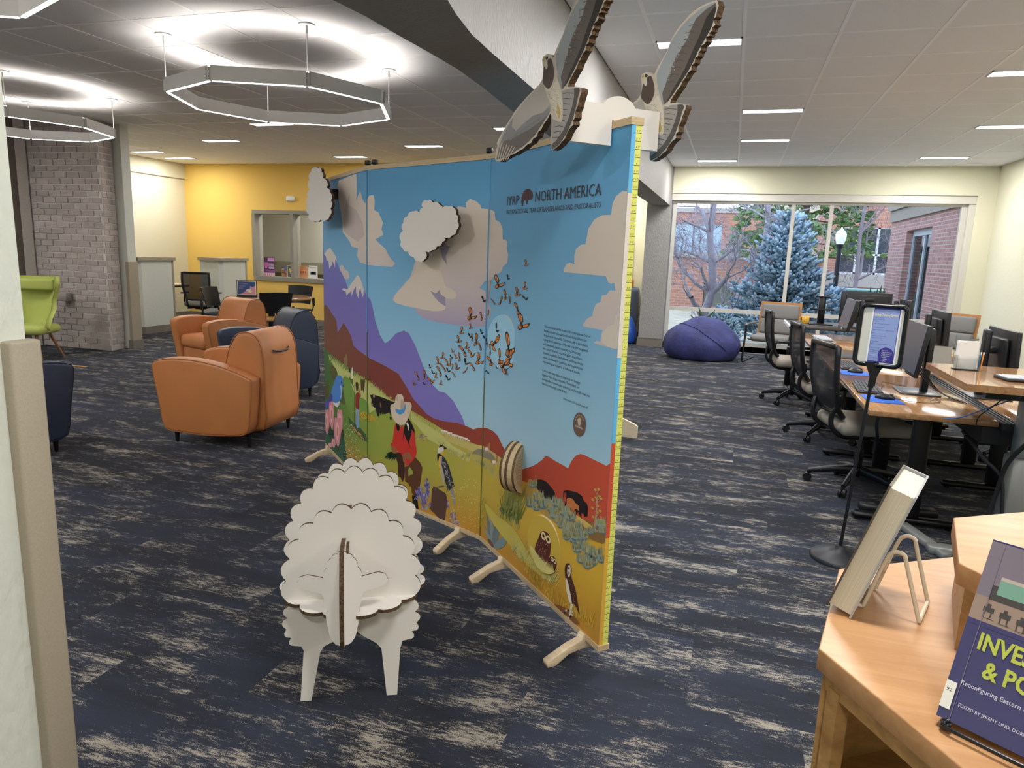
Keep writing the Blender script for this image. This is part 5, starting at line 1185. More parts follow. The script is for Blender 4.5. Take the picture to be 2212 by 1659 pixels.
gl = 'task chairs at the computer row'
office_chair('nearest mesh-back task chair at the computer table, beside the sign stand', .95, 5.22, .24, gl)
office_chair('second mesh-back task chair at the computer table, behind the nearest one', .90, 6.68, .12, gl)
office_chair('third mesh-back task chair at the computer table, before the grey lounge chair', .74, 8.25, .10, gl)
office_chair('mesh-back task chair on the far side of the table, feet seen under the desk', 2.3, 6.55, PI+.4, gl)
office_chair('mesh-back task chair on the far side, behind the right-hand monitors', 2.45, 5.3, PI-.3, gl)
office_chair('mesh-back task chair in the carrel by the yellow wall', -8.95, 10.25, 2.0, 'task chairs at the computer row')
# carrel counter
q = MB(); q.rbox((-10.69, 9.84, .73), (-9.6, 10.7, .76), .005, 1); q.rbox((-10.69, 9.84, .70), (-9.62, 10.7, .73), .003, 1, 1)
q.box((-10.69, 9.9, 0), (-10.6, 10.0, .7), 1); tag(q.build('carrel_counter', [plym, blackm]), 'pale carrel counter between the two low walls', 'counter')
# round table
rt = thing('round_table', 'round brown table in front of the yellow wall', 'table', (-6.80, 9.28, 0))
q = MB(); q.lathe([(.60, .70), (.61, .705), (.61, .735), (.60, .74)], (0, 0, 0), 48); q.build('tabletop', walnut, rt)
q = MB(); q.cyl((0, 0, .03), (0, 0, .70), .05, 16); q.build('pedestal', blackm, rt)
q = MB(); q.lathe([(.33, 0), (.33, .02), (.08, .045)], (0, 0, 0), 28); q.build('base', blackm, rt)
t = thing('table_sign', 'black framed tutoring sign standing on the round table', 'sign', (-6.93, 8.88, .74), .42)
q = MB(); w_, h_ = .29, .225
q.box((-w_/2, -.006, .02), (w_/2, .004, .02+h_)); q.box((-w_/2, -.05, 0), (w_/2, .05, .004)); q.box((-w_/2, -.004, 0), (w_/2, .004, .03)); q.build('frame', black, t)
inks = [mat('paper_white', 'E8E6E2', .5), mat('poster_navy', '34477A', .5), mat('poster_pink', 'C88A90', .5), mat('poster_cream', 'D6D0C0', .5), mat('poster_lilac', 'A890A8', .5)]
q = MB(); Q = lambda pts, mi, off: q.add([(x, -.0065-off, z) for x, z in pts], [list(range(len(pts)))], mi)
Q([(-.135, .03), (.135, .03), (.135, .235), (-.135, .235)], 0, 0); Q([(-.127, .037), (.127, .037), (.127, .228), (-.127, .228)], 1, .0003)
Q([(-.10, .037), (.127, .037), (.127, .17)], 2, .0006); Q([(-.02, .10), (.03, .125), (.085, .085), (.045, .06)], 3, .0009); Q([(.045, .125), (.05, .165), (.085, .145), (.08, .11)], 4, .0009)
for s_, z, w2 in (('TUTORING', .19, .13), ('CENTER', .155, .09), ('DESK', .12, .06)): addtext(q, s_, (-.11, -.0072, z), (1, 0, 0), (0, 0, 1), w2, .018, 4)
q.build('poster', inks, t)
# stacking chairs round it
def side_chair(label, x, y, rz, seatc, sp=True):
    t = thing('side_chair', label, 'chair', (x, y, 0), rz, 'chairs around the round table')
    q = MB(); nu, nv = 8, 4; f = lambda u, v: V((-.22-.05*v+.05*u*u-.02*u*u*v, u*(.235-.03*(1-v)), .55+.30*v+.01*math.cos(u*PI/2)))
    A = [f(-1+2*i/nu, j/nv) for j in range(nv+1) for i in range(nu+1)]; k = len(A)
    B = [p+V((-.012, 0, 0)) for p in A]
    fs = [(j*(nu+1)+i, j*(nu+1)+i+1, (j+1)*(nu+1)+i+1, (j+1)*(nu+1)+i) for j in range(nv) for i in range(nu)]
    q.add(A+B, fs+[tuple(x_+k for x_ in g_[::-1]) for g_ in fs], 0, True)
    ed = [j*(nu+1) for j in range(nv+1)]+[nv*(nu+1)+i for i in range(1, nu+1)]+[j*(nu+1)+nu for j in range(nv-1, -1, -1)]+[i for i in range(nu-1, -1, -1)]
    q.add(A+B, [(ed[i-1], ed[i], ed[i]+k, ed[i-1]+k) for i in range(len(ed))]); q.build('backrest', black, t)
    q = MB(); q.rbox((-.22, -.22, .435), (.23, .22, .475), .018, 3); q.build('seat', seatc, t)
    for s in (-1, 1):
        q = MB(); q.tube([(-.24, s*.215, .64), (-.235, s*.235, .5), (.22, s*.25, 0)], .011, 8); q.build('leg', blackm, t)
        q = MB(); q.tube([(.2, s*.235, .44), (-.26, s*.25, 0)], .011, 8); q.build('leg', blackm, t)
        q = MB(); q.rbox((-.262, s*.235-.016, .52), (-.235, s*.235+.016, .66), .006, 2); q.build('side_bracket', black, t)
    return t
tan = mat('tan_seat', '9A7240', .7)
side_chair('black side chair with tan seat at the right of the round table', -6.38, 8.72, 2.45, tan)
side_chair('black side chair seen side-on at the left of the round table', -7.42, 8.98, .2, mat('dark_seat', '2A2A2E', .7))
side_chair('black side chair behind the round table with its back to the yellow wall', -7.0, 10.15, -1.5, mat('dark_seat', '2A2A2E', .7))
# ================================================================== COMPUTER TABLES
def desk_table(label, x0, x1, y0, y1, edge=walnut):
    t = thing('computer_table', label, 'table', (x0, y0, 0), 0, 'walnut computer tables')
    w_, d_ = x1-x0, y1-y0
    q = MB(); q.rbox((0, 0, .708), (w_, d_, .74), .004, 2); q.build('tabletop', walnut, t)
    for yy in (.30, d_-.25):
        q = MB(); q.rbox((.03, yy-.032, .012), (w_-.03, yy+.032, .055), .02, 3)
        for xx in (.07, w_-.07): q.cyl((xx, yy, 0), (xx, yy, .014), .018, 10)
        q.build('foot_bar', blackm, t)
        q = MB(); q.rbox((w_*.55-.05, yy-.03, .05), (w_*.55+.05, yy+.03, .70), .02, 3); q.build('leg', blackm, t)
    q = MB(); q.box((.1, .2, .67), (w_-.1, .24, .705)); q.box((.1, d_-.24, .67), (w_-.1, d_-.2, .705)); q.box((w_*.5-.02, .2, .66), (w_*.5+.02, d_-.2, .70)); q.build('underframe', blackm, t)
    return t
ys = [(4.24, 5.735), (5.745, 7.24), (7.25, 8.74)]
for i, (a_, b_2) in enumerate(ys):
    nm_ = ('nearest', 'middle', 'farthest')[i]
    desk_table('%s walnut computer table of the left row, toward the bean bag' % nm_, .795, 1.425, a_, b_2)
    desk_table('%s walnut computer table of the right row, toward the right wall' % nm_, 1.515, 2.15, a_, b_2)
q = MB(); q.box((1.43, 4.2, .700), (1.51, 8.74, .738)); q.box((1.445, 4.19, .738), (1.452, 8.74, .745)); q.box((1.468, 4.19, .738), (1.475, 8.74, .745)); q.box((1.49, 4.19, .738), (1.497, 8.74, .745)); q.box((1.37, 4.30, .60), (1.57, 8.6, .695))
tag(q.build('cable_rail', mat('dark_rail', '34363A', .35, metal=.4)), 'dark grooved cable rail between the two rows of computer tables', 'cable rail')
scr = mat('grey_dark_screen', '4A4E57', .25); mons = mat('monitor_plastic', '1B1C20', .4)
def monitor(label, x, y, z0, w_, h_, rz, tilt, basez=.74, colh=None, grp='monitors on the computer tables', off=0):
    """screen faces -x in its own frame"""
    t = thing('monitor', label, 'monitor', (x, y, basez), rz, grp)
    R = Matrix.Rotation(tilt, 3, 'Y'); zc = z0-basez+h_/2
    def pt(q): q.v = [tuple(R @ V((a, b_, c-zc))+V((0, 0, zc))) for a, b_, c in q.v]; return q
    q = MB(); q.rbox((-.014, -w_/2, zc-h_/2), (.012, w_/2, zc+h_/2), .005, 2); q.rbox((.012, -w_*.32, zc-h_*.36), (.04, w_*.32, zc+h_*.32), .015, 2); q.build_ = None
    o = pt(q).build('housing', mons, t)
    q = MB(); q.box((-.0155, -w_/2+.008, zc-h_/2+.02), (-.014, w_/2-.008, zc+h_/2-.008)); pt(q).build('screen', scr, t)
    q = MB(); q.box((-.0165, -.035, zc-h_/2+.003), (-.0142, .035, zc-h_/2+.014)); pt(q).build('label_strip', mat('pale_label', 'C8C8CA', .5), t)
    q = MB(); q.rbox((.075, -.035, .008), (.115, .035, zc+.13), .012, 2); q.cyl((.03, 0, zc), (.09, 0, zc), .022, 10); q.build('stand_column', mons, t)
    q = MB(); q.rbox((-.06, -.13, 0), (.17, .13, .012), .006, 2); q.build('stand_base', mat('dark_silver', '56585C', .35, metal=.6), t)
    return t
monitor('monitor with dark screen on the nearest left table, behind the sign stand', 1.14, 5.01, .865, .535, .325, 0, .13)
monitor('monitor with dark screen further back on the left row, before the big screen back', .985, 6.66, .975, .50, .27, 0, .2)
monitor('back of the monitor on the nearest right table, right edge of the picture', 1.655, 5.07, .90, .50, .275, PI, .04)
monitor('back of the middle monitor of the right row, before the right lounge chair', 1.71, 6.72, .86, .50, .32, PI, .04)
monitor('back of the farthest monitor of the right row, beside the big screen', 1.79, 8.4, .90, .46, .29, PI, .04)
t = thing('large_monitor', 'big black flat screen seen from the back before the window', 'monitor', (1.5, 9.0, .811), PI/2+.0)
q = MB(); q.rbox((-.02, -.27, .06), (.02, .27, .42), .01, 2); q.rbox((-.045, -.22, .11), (-.02, .22, .39), .02, 3); q.rbox((-.05, -.08, .31), (-.044, .08, .35), .004, 1); q.build('housing', mons, t)
q = MB(); q.rbox((-.03, -.04, .01), (.0, .04, .2), .01, 2); q.rbox((-.1, -.14, 0), (.1, .14, .012), .005, 1); q.build('stand', mons, t)
# far dark desk with monitor-arm post, cup
t = thing('side_desk', 'small white-edged dark desk at the far end of the computer tables', 'table', (.68, 8.78, 0))
q = MB(); q.rbox((0, 0, .775), (1.25, .85, .81), .004, 1); q.build('tabletop', [mat('dark_desk_top', '3A3634', .35)], t)
q = MB(); q.box((-.004, .0, .78), (.0, .85, .812)); q.box((-.0, -.003, .795), (.02, .85, .8115)); q.build('edge_strip', mat('white_edge', 'DCDCE4', .4), t)
for xx in (.08, 1.17):
    q = MB(); q.rbox((xx-.03, .1, 0), (xx+.03, .75, .04), .01, 1); q.rbox((xx-.035, .38, .04), (xx+.035, .46, .775), .01, 1); q.build('leg', blackm, t)
t = thing('screen_mount', 'empty black double-bar screen mount standing on the far dark desk', 'stand', (1.06, 9.2, .81))
q = MB(); q.rbox((-.13, -.1, 0), (.13, .1, .015), .006, 1); q.build('base', blackm, t)
q = MB(); q.rbox((-.038, -.02, .01), (.038, .02, .34), .006, 1); q.build('post', blackm, t)
q = MB(); q.rbox((-.135, -.03, .175), (.135, -.018, .195), .003, 1); q.rbox((-.08, -.03, .325), (.08, .01, .342), .004, 1); q.build('cross_bars', blackm, t)
t = thing('mug', 'yellow mug lying on the far dark desk beside the screen mount', 'cup', (.90, 9.28, .81)); ym = mat('yellow_glaze', 'C89A30', .3)
q = MB(); q.lathe([(.038, 0), (.042, .01), (.042, .085), (.038, .085), (.036, .02), (.0, .018)], (0, 0, 0), 22); q.build('cup_body', ym, t)
q = MB(); q.tube(spline([(-.04, 0, .07), (-.068, 0, .065), (-.07, 0, .03), (-.04, 0, .02)], 4), .006, 8); q.build('handle', ym, t)
t = thing('snake_plant', 'dark snake plant rising behind the big black screen', 'plant', (1.66, 9.45, .81)); lf = mat('snake_leaf', '2A4226', .5, var=(60, .3))
q = MB(); q.lathe([(.05, 0), (.07, .12), (.065, .12), (.05, .1)], (0, 0, 0), 18); q.build('pot', mat('pot_grey', '77736E', .6), t)
for i in range(13):
    a = random.uniform(0, 2*PI); l = random.uniform(.27, .42); q = MB(); dx, dy = math.cos(a), math.sin(a); lx = random.uniform(.0, .10)
    q.tube([(dx*.03, dy*.03, .08), (dx*(.05+lx*.3), dy*.05, .08+l*.5), (dx*(.05+lx), dy*.06, .08+l)], [.022, .026, .002], 6, flat=.25); q.build('leaf', lf, t)
# keyboards, mats, mice
kbm = mat('keyboard_black', '222226', .5); kym = mat('key_grey', '3A3B40', .5); kbs = mat('keyboard_silver', '8A8C92', .4); padb = mat('blue_mouse_mat', '2F62C0', .8)
def keyboard(label, x, y, z, rz, body=kbm, key=kym, grp='keyboards on the tables'):
    t = thing('keyboard', label, 'keyboard', (x, y, z), rz, grp)
    q = MB(); q.rbox((-.075, -.22, 0), (.075, .22, .014), .005, 1); q.build('body', body, t)
    q = MB()
    for r in range(6):
        for c in range(21):
            if r == 5 and 3 <= c <= 8: continue
            q.box((-.065+r*.022, -.212+c*.0203, .014), (-.065+r*.022+.018, -.212+c*.0203+.017, .019))
        if r == 5: q.box((.045, -.15, .014), (.063, -.035, .019))
    stuff(q.build('keys', key, t)); return t
def mouse(label, x, y, z, rz, grp='mice on the tables'):
    t = thing('mouse', label, 'mouse', (x, y, z), rz, grp)
    bm = bmesh.new(); bmesh.ops.create_uvsphere(bm, u_segments=16, v_segments=10, radius=1)
    q = MB(); q.frombm(bm, 0, True, lambda p: V((p.x*.056, p.y*.032, max(p.z, -.25)*.024+.007))); q.build('shell', black, t)
    q = MB(); q.rbox((-.045, -.003, .024), (-.02, .003, .033), .003, 1); q.build('scroll_wheel', kym, t)
    return t
def mpad(label, x, y, z, rz):
    q = MB(); q.rbox((-.10, -.12, 0), (.10, .12, .003), .001, 1); o = q.build('mouse_mat', padb, None, (x, y, z), rz); tag(o, label, 'mouse mat', 'blue mouse mats'); return o
K = .74
keyboard('black keyboard on the nearest left table beside the sign stand', .905, 5.0, K, PI-.06)
mpad('blue mouse mat on the nearest left table', .925, 4.62, K, .05); mouse('black mouse on the nearest blue mat', .945, 4.64, K+.003, PI-.1)
keyboard('black keyboard on the middle left table', .93, 6.05, K, PI+.03)
mpad('blue mouse mat in the middle of the left row, half hidden by the sign', .93, 5.68, K, .02); mouse('black mouse on the middle blue mat', .94, 5.70, K+.003, PI)
keyboard('grey keyboard on the farthest left table under the mount', .98, 8.15, K, PI+.05, kbs, mat('key_light', 'B8BAC0', .5))
mpad('blue mouse mat farthest along the left row', .93, 7.6, K, .03); mouse('black mouse on the farthest blue mat', .95, 7.62, K+.003, PI)
mpad('blue mouse mat on the right row under the raised desk', 1.93, 4.85, K, 0); mouse('black mouse on the right row mat', 1.95, 4.86, K+.003, 0)
def cable(label, pts, r, m, name='cable', grp=None):
    q = MB(); q.tube(spline(pts, 6), r, 6); o = q.build(name, m); tag(o, label, 'cable', grp); return o
cb_ = mat('cable_black', '141416', .5); cbl = mat('cable_blue', '3A5E9A', .5)
cable('thin mouse cable looping over the nearest left table', [(1.0, 4.64, .75), (1.12, 4.60, .745), (1.24, 4.66, .745), (1.26, 4.78, .745), (1.2, 4.9, .745), (1.22, 5.05, .76)], .0018, cb_)
cable('keyboard cable curling behind the nearest keyboard', [(.985, 5.0, .75), (1.02, 5.14, .745), (1.05, 5.3, .745), (1.12, 5.25, .745), (1.2, 5.1, .75)], .0018, cb_)
for i in range(4): cable('black cable in the bundle drooping behind the nearest monitor', [(1.16, 4.9+i*.03, .97-i*.02), (1.24, 4.92, .84-i*.01), (1.33, 4.95-i*.03, .755), (1.40, 4.8-.03*i, .745)], .003, cb_, grp='cables behind the nearest monitor')
# raised reception desk with steel lifting column
t = thing('standing_desk', 'raised walnut standing desk at the right edge on a grey lifting column', 'desk', (1.10, 3.74, 0))
q = MB(); q.prism([(0, 0), (.85, 0), (.85, .78), (.0, .74)], .965, 1.0); q.build('tabletop', walnut, t)
stl = mat('grey_steel', '8E908E', .45, metal=.3)
q = MB(); q.rbox((.36, .34, .03), (.50, .48, .58), .006, 1); q.rbox((.38, .36, .58), (.48, .46, .96), .005, 1); q.build('lifting_column', stl, t)
q = MB(); q.rbox((.05, .36, .0), (.8, .44, .045), .006, 1); q.rbox((.03, .30, .0), (.09, .74, .04), .006, 1, R=Matrix.Rotation(.30, 3, 'Z')); q.build('foot', stl, t)
q = MB(); q.box((.1, .05, .93), (.78, .10, .965)); q.box((.1, .62, .93), (.78, .67, .965)); q.build('underframe', blackm, t)
keyboard('black keyboard on the raised desk, cut by the right edge', 1.53, 4.02, 1.0, -PI/2+.12, kbm, mat('key_light', 'B8BAC0', .5))
acr = mat('clear_acrylic', 'F4F8FA', .05, trans=1, ior=1.1, spec=.6); paper = mat('paper_white', 'E8E6E2', .7)
t = thing('leaflet_holder', 'clear acrylic holder with blank white cards and pens on the raised desk', 'leaflet holder', (1.235, 4.28, 1.0), .1)
q = MB(); q.box((-.055, -.035, 0), (.055, .035, .004)); q.box((-.055, .02, 0), (.055, .023, .18)); q.box((-.055, -.035, 0), (.055, -.033, .075)); q.box((-.056, -.035, 0), (-.054, .023, .08)); q.box((.054, -.035, 0), (.056, .023, .08)); q.build('holder', acr, t)
tag((lambda q: (q.box((-.05, -.012, .005), (.05, .012, .155)), q.build('card_stack', paper, None, (1.235, 4.28, 1.0), .1))[1])(MB()), 'stack of blank white cards standing in the acrylic holder', 'cards')
for i, (c_, dx) in enumerate((('E08A2E', .045), ('4A8AC0', .033))):
    q = MB(); q.cyl((0, 0, .004), (.006, 0, .095), .0035, 8); q.lathe([(.0036, 0), (.0036, .012)], (.006, 0, .09), 8, 1); tag(q.build('pen', [mat('pen_'+c_, c_, .4), paper], None, (1.235+dx+.022, 4.26, 1.0)), '%s pen in the clear holder on the raised desk' % ('orange' if i == 0 else 'blue'), 'pen')
t = thing('acrylic_sign', 'clear acrylic sign panel standing on the table below the raised desk', 'acrylic sign', (1.74, 4.45, .74), .05)
q = MB(); q.box((-.12, 0, 0), (.12, .004, .20)); q.box((-.12, -.06, 0), (.12, .06, .003)); q.build('panel', acr, t); q = MB(); q.box((-.11, .0045, .01), (.11, .006, .19)); q.build('sheet', paper, t)
t = thing('acrylic_sign', 'arched clear acrylic sign behind the nearest monitor stand', 'acrylic sign', (1.52, 5.9, .74), .1)
q = MB(); q.extr(sp2([(-.12, 0), (.12, 0), (.115, .2), (.08, .27), (0, .3), (-.08, .27), (-.115, .2)], 3), (0, 0, 0), (1, 0, 0), (0, 0, 1), (0, .004, 0)); q.box((-.12, -.05, 0), (.12, .05, .003)); q.build('panel', acr, t); q = MB(); q.box((-.09, .005, .02), (.09, .007, .22)); q.build('sheet', paper, t)
# cable sleeve and loose leads hanging at the table end
cable('braided black cable sleeve hanging from the raised desk to the floor', [(1.62, 3.9, .95), (1.5, 3.95, .75), (1.42, 4.02, .58), (1.40, 4.05, .40), (1.37, 4.05, .22), (1.30, 4.02, .05), (1.24, 4.0, .01)], .011, mat('braided_sleeve', '15161A', .7, var=(300, .8)), 'cable_sleeve')
cable('second braided sleeve crossing to the floor box', [(1.28, 4.3, .66), (1.34, 4.12, .56), (1.41, 4.05, .48), (1.43, 4.02, .30), (1.46, 4.0, .12), (1.55, 4.0, .012)], .010, mat('braided_sleeve', '15161A', .7), 'cable_sleeve')
cable('blue network lead with a clear plug hanging from the raised desk', [(1.34, 3.78, .955), (1.25, 3.86, .88), (1.16, 3.95, .80), (1.10, 4.0, .775)], .003, cbl)
cable('black lead with a plug hanging beside the blue one', [(1.30, 3.80, .96), (1.25, 3.85, .88), (1.22, 3.9, .82), (1.22, 3.92, .77)], .003, cb_)
# sign stand
t = thing('sign_stand', 'black floor sign stand holding a blue tutoring services sheet', 'sign stand', (.668, 3.845, 0))
q = MB(); q.lathe([(.145, 0), (.145, .012), (.135, .022), (.06, .045), (.03, .06), (.022, .075)], (0, 0, 0), 36); q.build('base', mat('pewter_base', '2C2C30', .45, metal=.3), t)
q = MB(); q.cyl((0, 0, .06), (.046, 0, .99), .0085, 10); q.cyl((.043, 0, .93), (.047, 0, 1.0), .014, 10); q.build('pole', black, t)
q = MB(); q.extr([(-.045, .07), (.045, .07), (.016, 0), (.012, -.05), (-.012, -.05), (-.016, 0)], (.048, .008, .99), (1, 0, 0), (0, 0, 1), (0, -.022, 0)); q.build('bracket', black, t)
FR = Matrix.Rotation(.62, 3, 'Z'); w2, h2 = .103, .147; zc = 1.192
FU = V((math.cos(-.42), math.sin(-.42), 0)); FNn = V((FU.y, -FU.x, 0)); FO = V((.058, 0, zc)); FZ = (V((0, 0, 1))-FNn*.06).normalized()
ringp = []
for cx_, cz_, a0 in ((w2-.025, h2-.025, 0), (-w2+.025, h2-.025, PI/2), (-w2+.025, -h2+.025, PI), (w2-.025, -h2+.025, 1.5*PI)):
    for k in range(5): a = a0+k*PI/8; ringp.append(FO+FU*(cx_+.025*math.cos(a))+FZ*(cz_+.025*math.sin(a)))
q = MB(); q.tube(ringp, .0115, 8, 0, True); q.build('frame', mat('gloss_black', '101012', .15), t)
q = MB(); q.extr([(-w2+.004, -h2+.004), (w2-.004, -h2+.004), (w2-.004, h2-.004), (-w2+.004, h2-.004)], FO, FU, FZ, -FNn*.004); q.build('back_board', mat('board_cream', 'CFCBBE', .6), t)
q = MB(); im = [paper, mat('sheet_blue', '8C9CCB', .5), mat('sheet_indigo', '3A3188', .5), mat('sheet_text', '3C4A78', .6), mat('sheet_title', 'E8D8A8', .5)]
def SQ(x0, z0, x1, z1, mi, o): q.add([FO+FU*a+FZ*c+FNn*o for a, c in ((x0, z0), (x1, z0), (x1, z1), (x0, z1))], [(0, 1, 2, 3)], mi)
sx0, sx1, sz0, sz1 = -.052, .082, -.140, .150
SQ(sx0, sz0, sx1, sz1, 0, .002); SQ(sx0+.008, sz0+.008, sx1-.008, sz1-.012, 2, .0023); SQ(sx0+.010, sz0+.014, sx1-.011, sz1-.020, 1, .0026)
addtext(q, 'College Tutoring Services', FO+FU*(sx0+.012)+FZ*(sz1-.052)+FNn*.003, FU, FZ, sx1-sx0-.026, .014, 4, .02)
ln = [('Subject Tutoring', .088), ('Drop in, MATH lab', .078), ('Writing', .070), ('Help with essays and papers', .058), ('Computer Assistance', .040), ('Help with documents, slides and more', .027), ('Math', .010), ('Tutoring available daily', -.002), ('and by appointment', -.012), ('Science Help', -.030), ('Biology, Chemistry and Physics', -.042), ('Online Tutoring', -.062), ('Available evenings', -.074), ('and weekends', -.084), ('Ask', -.104), ('at the desk for hours', -.112)]
for s_, z in ln: addtext(q, s_, FO+FU*(sx0+.014)+FZ*z+FNn*.003, FU, FZ, len(s_)*.0027, .0045, 3)
arch = [(sx1-.011-.062+.062*(1-math.cos(a)) if False else sx1-.011-.031+.036*math.cos(a)-.004, sz0+.05+.036*math.sin(a)) for a in [PI*i/12 for i in range(13)]]
arch = [(min(a, sx1-.011), c) for a, c in arch]+[(sx1-.078, sz0+.014), (sx1-.011, sz0+.014)]
q.add([FO+FU*a+FZ*c+FNn*.0032 for a, c in arch], [list(range(len(arch)))], 2)
for i, s_ in enumerate(('General', 'Tutoring Desk', 'Walk in help', 'at the desk', '- Math', '- Essays', '- Labs')): addtext(q, s_, FO+FU*(sx1-.066)+FZ*(sz0+.068-i*.0085)+FNn*.0036, FU, FZ, len(s_)*.0036, .005, 0)
q.build('notice_sheet', im, t)
# bean bag
def beanbag(label, x, y, rx, ry, h, m, cat='bean bag', seam=True):
    t = thing('bean_bag', label, cat, (x, y, 0), .2)
    bm = bmesh.new(); bmesh.ops.create_uvsphere(bm, u_segments=48, v_segments=28, radius=1)
    from mathutils import noise
    for v in bm.verts:
        p = v.co.copy(); zz_ = (p.z+.55)/1.55
        r = 1+.05*noise.noise(p*2.1+V((x, 0, 0)))+.018*noise.noise(p*7)
        pz = (p.z if p.z > -.55 else -.55-(abs(p.z)-.55)*.05)
        k = 1-.25*max(0, p.z)**1.5
        v.co = V((p.x*rx*r*k, p.y*ry*r*k, (pz+.57)/1.57*h*(1+.06*noise.noise(p*1.7))))
    q = MB(); q.frombm(bm, 0, True); o = q.build('body', m, t)
    if seam:
        q = MB(); pts = []
        for i in range(21):
            a = -.2+i/20*(PI*.62); v = V((math.cos(a+.5)*-.9, -math.sin(a)*.75-.25, math.cos(a)*.85)); v.normalize()
            p = v; r = 1.012+.05*noise.noise(p*2.1+V((x, 0, 0)))+.018*noise.noise(p*7); k = 1-.25*max(0, p.z)**1.5
            pz = (p.z if p.z > -.55 else -.55)
            pts.append((p.x*rx*r*k, p.y*ry*r*k, (pz+.57)/1.57*h*(1+.06*noise.noise(p*1.7))))
        q.tube(pts, .008, 6); q.build('seam', m, t)
    return t
beanm = mat('indigo_suede', '33386A', .75, var=(5, .28), bump=(18, .8))
beanbag('large indigo suede bean bag on the floor before the big window', -.37, 11.35, .60, .5, .66, beanm)
beanbag('small bright blue bean bag half hidden behind the grey column', -1.76, 12.66, .2, .19, .5, mat('bright_blue_vinyl', '2E5CC0', .4), seam=False)
# nook items
t = thing('nook_armchair', 'grey and orange high-back lounge seat in the nook behind the board', 'lounge chair', (-1.96, 13.24, 0), .1)
q = MB(); q.rbox((-.35, -.3, .0), (.3, .3, .42), .06, 3); q.rbox((.12, -.32, .3), (.32, .32, .98), .08, 4); q.build('shell', mat('slate_fabric', '5A6478', .9), t)
q = MB(); q.rbox((.05, -.25, .42), (.2, .25, 1.14), .06, 3); q.build('inner_back', mat('orange_fabric', 'D08034', .8), t)
q = MB(); q.box((-1.90, 13.57, 1.05), (-1.85, 13.597, 1.85)); q.box((-2.5, 13.57, 1.05), (-2.45, 13.597, 1.85)); q.box((-2.45, 13.57, 1.80), (-1.9, 13.597, 1.85)); q.box((-2.45, 13.57, 1.05), (-1.9, 13.597, 1.10)); q.box((-2.45, 13.58, 1.1), (-1.9, 13.596, 1.8), 1); tag(q.build('picture_frame', [black, paper]), 'black framed picture on the beige nook wall', 'picture')
# plant behind bean bag
t = thing('potted_plant', 'dark leaved plant peeping over the indigo bean bag', 'plant', (-.42, 12.2, 0))
q = MB(); q.lathe([(.09, 0), (.13, .26), (.12, .26), (.1, .22)], (0, 0, 0), 20); q.build('pot', mat('pot_grey', '77736E', .6), t)
for i, (a, l, z) in enumerate(((PI, .22, .62), (2.6, .10, .76), (.15, .2, .72), (.5, .16, .66), (3.6, .2, .6), (5, .15, .6))):
    q = MB(); q.tube([(0, 0, .24), (math.cos(a)*l*.4, math.sin(a)*l*.4, z*.8), (math.cos(a)*l, math.sin(a)*l, z)], [.006, .022, .002], 6, flat=.3); q.build('leaf', lf, t)
# grey lounge chairs by the window
gcu = mat('grey_tufted_fabric', '7C7A78', .9, bump=(200, .2)); bent = mat('bent_oak', 'A87444', .45)
def lounge(label, x, y, rz):
    """faces +x"""
    t = thing('lounge_chair', label, 'lounge chair', (x, y, 0), rz, 'grey cushioned lounge chairs by the window')
    path = [(.32, .36), (.15, .33), (-.12, .29), (-.24, .31), (-.31, .42), (-.36, .60), (-.40, .80), (-.42, .90)]
    pr1 = [(p_.x, p_.y) for p_ in spline([(a, b_, 0) for a, b_ in path], 4)]
    q = MB(); outer = pr1; inner = [(a+.018, b_+.014) for a, b_ in pr1]
    q.extr(outer+inner[::-1], (0, -.31, 0), (1, 0, 0), (0, 0, 1), (0, .62, 0)); q.build('bentwood_shell', bent, t)
    for k in range(2):
        for j in range(1):
            q = MB(); q.rbox((-.17, -.28, .335+.0), (.33, .28, .43), .04, 3)
            if k == 0: q.build('seat_cushion', gcu, t)
    R = Matrix.Rotation(-.22, 3, 'Y')
    for k in range(2):
        q = MB(); q.rbox((-.33, -.28, .42+k*.235), (-.235, .28, .655+k*.235), .035, 3, R=R, piv=(-.28, 0, .42)); q.build('back_cushion', gcu, t)
    for s in (-1, 1):
        q = MB(); q.tube(spline([(-.36, s*.33, .58), (-.1, s*.34, .585), (.3, s*.34, .59), (.36, s*.34, .57)], 4), .013, 6, flat=1.6); q.build('armrest', mat('grey_arm', '6A6664', .4), t)
        q = MB(); q.tube([(.33, s*.34, .58), (.40, s*.35, .01)], .016, 6); q.tube([(.40, s*.35, .012), (-.38, s*.35, .012)], .010, 6); q.build('leg', blackm, t)
    return t
lounge('grey cushioned lounge chair left of the far dark desk, facing the table', .68, 11.5, -PI/2-.25)
lounge('grey cushioned lounge chair behind the right-hand monitors by the right wall', 2.85, 11.0, -PI/2-.55)
# wooden block foot seen past the end of the board
q = MB(); q.extr([(-.55, 0), (.0, 0), (.0, .10), (-.03, .12), (-.16, .17), (-.55, .17)], (-.665, 5.90, 0), (1, 0, 0), (0, 0, 1), (0, .03, 0)); tag(q.build('plywood_foot', plym), 'pale plywood foot of another display showing past the end of the board', 'display foot')
# floor power box
t = thing('power_strip', 'black power strip on the carpet by the grey desk foot', 'power strip', (1.1, 4.75, 0), .1)
q = MB(); q.rbox((-.2, -.04, 0), (.25, .04, .045), .008, 1); q.build('body', black, t)
q = MB()
for i in range(5): q.box((-.15+i*.08, -.02, .045), (-.11+i*.08, .02, .05))
stuff(q.build('sockets', kym, t))
q = MB(); q.lathe([(.10, 0), (.10, .006), (.085, .010)], (0, 0, 0), 28); tag(q.build('floor_socket_cover', mat('metal_cover', '8A8A88', .4, metal=.6), None, (1.38, 5.95, 0)), 'round metal floor socket cover under the tables', 'floor socket')

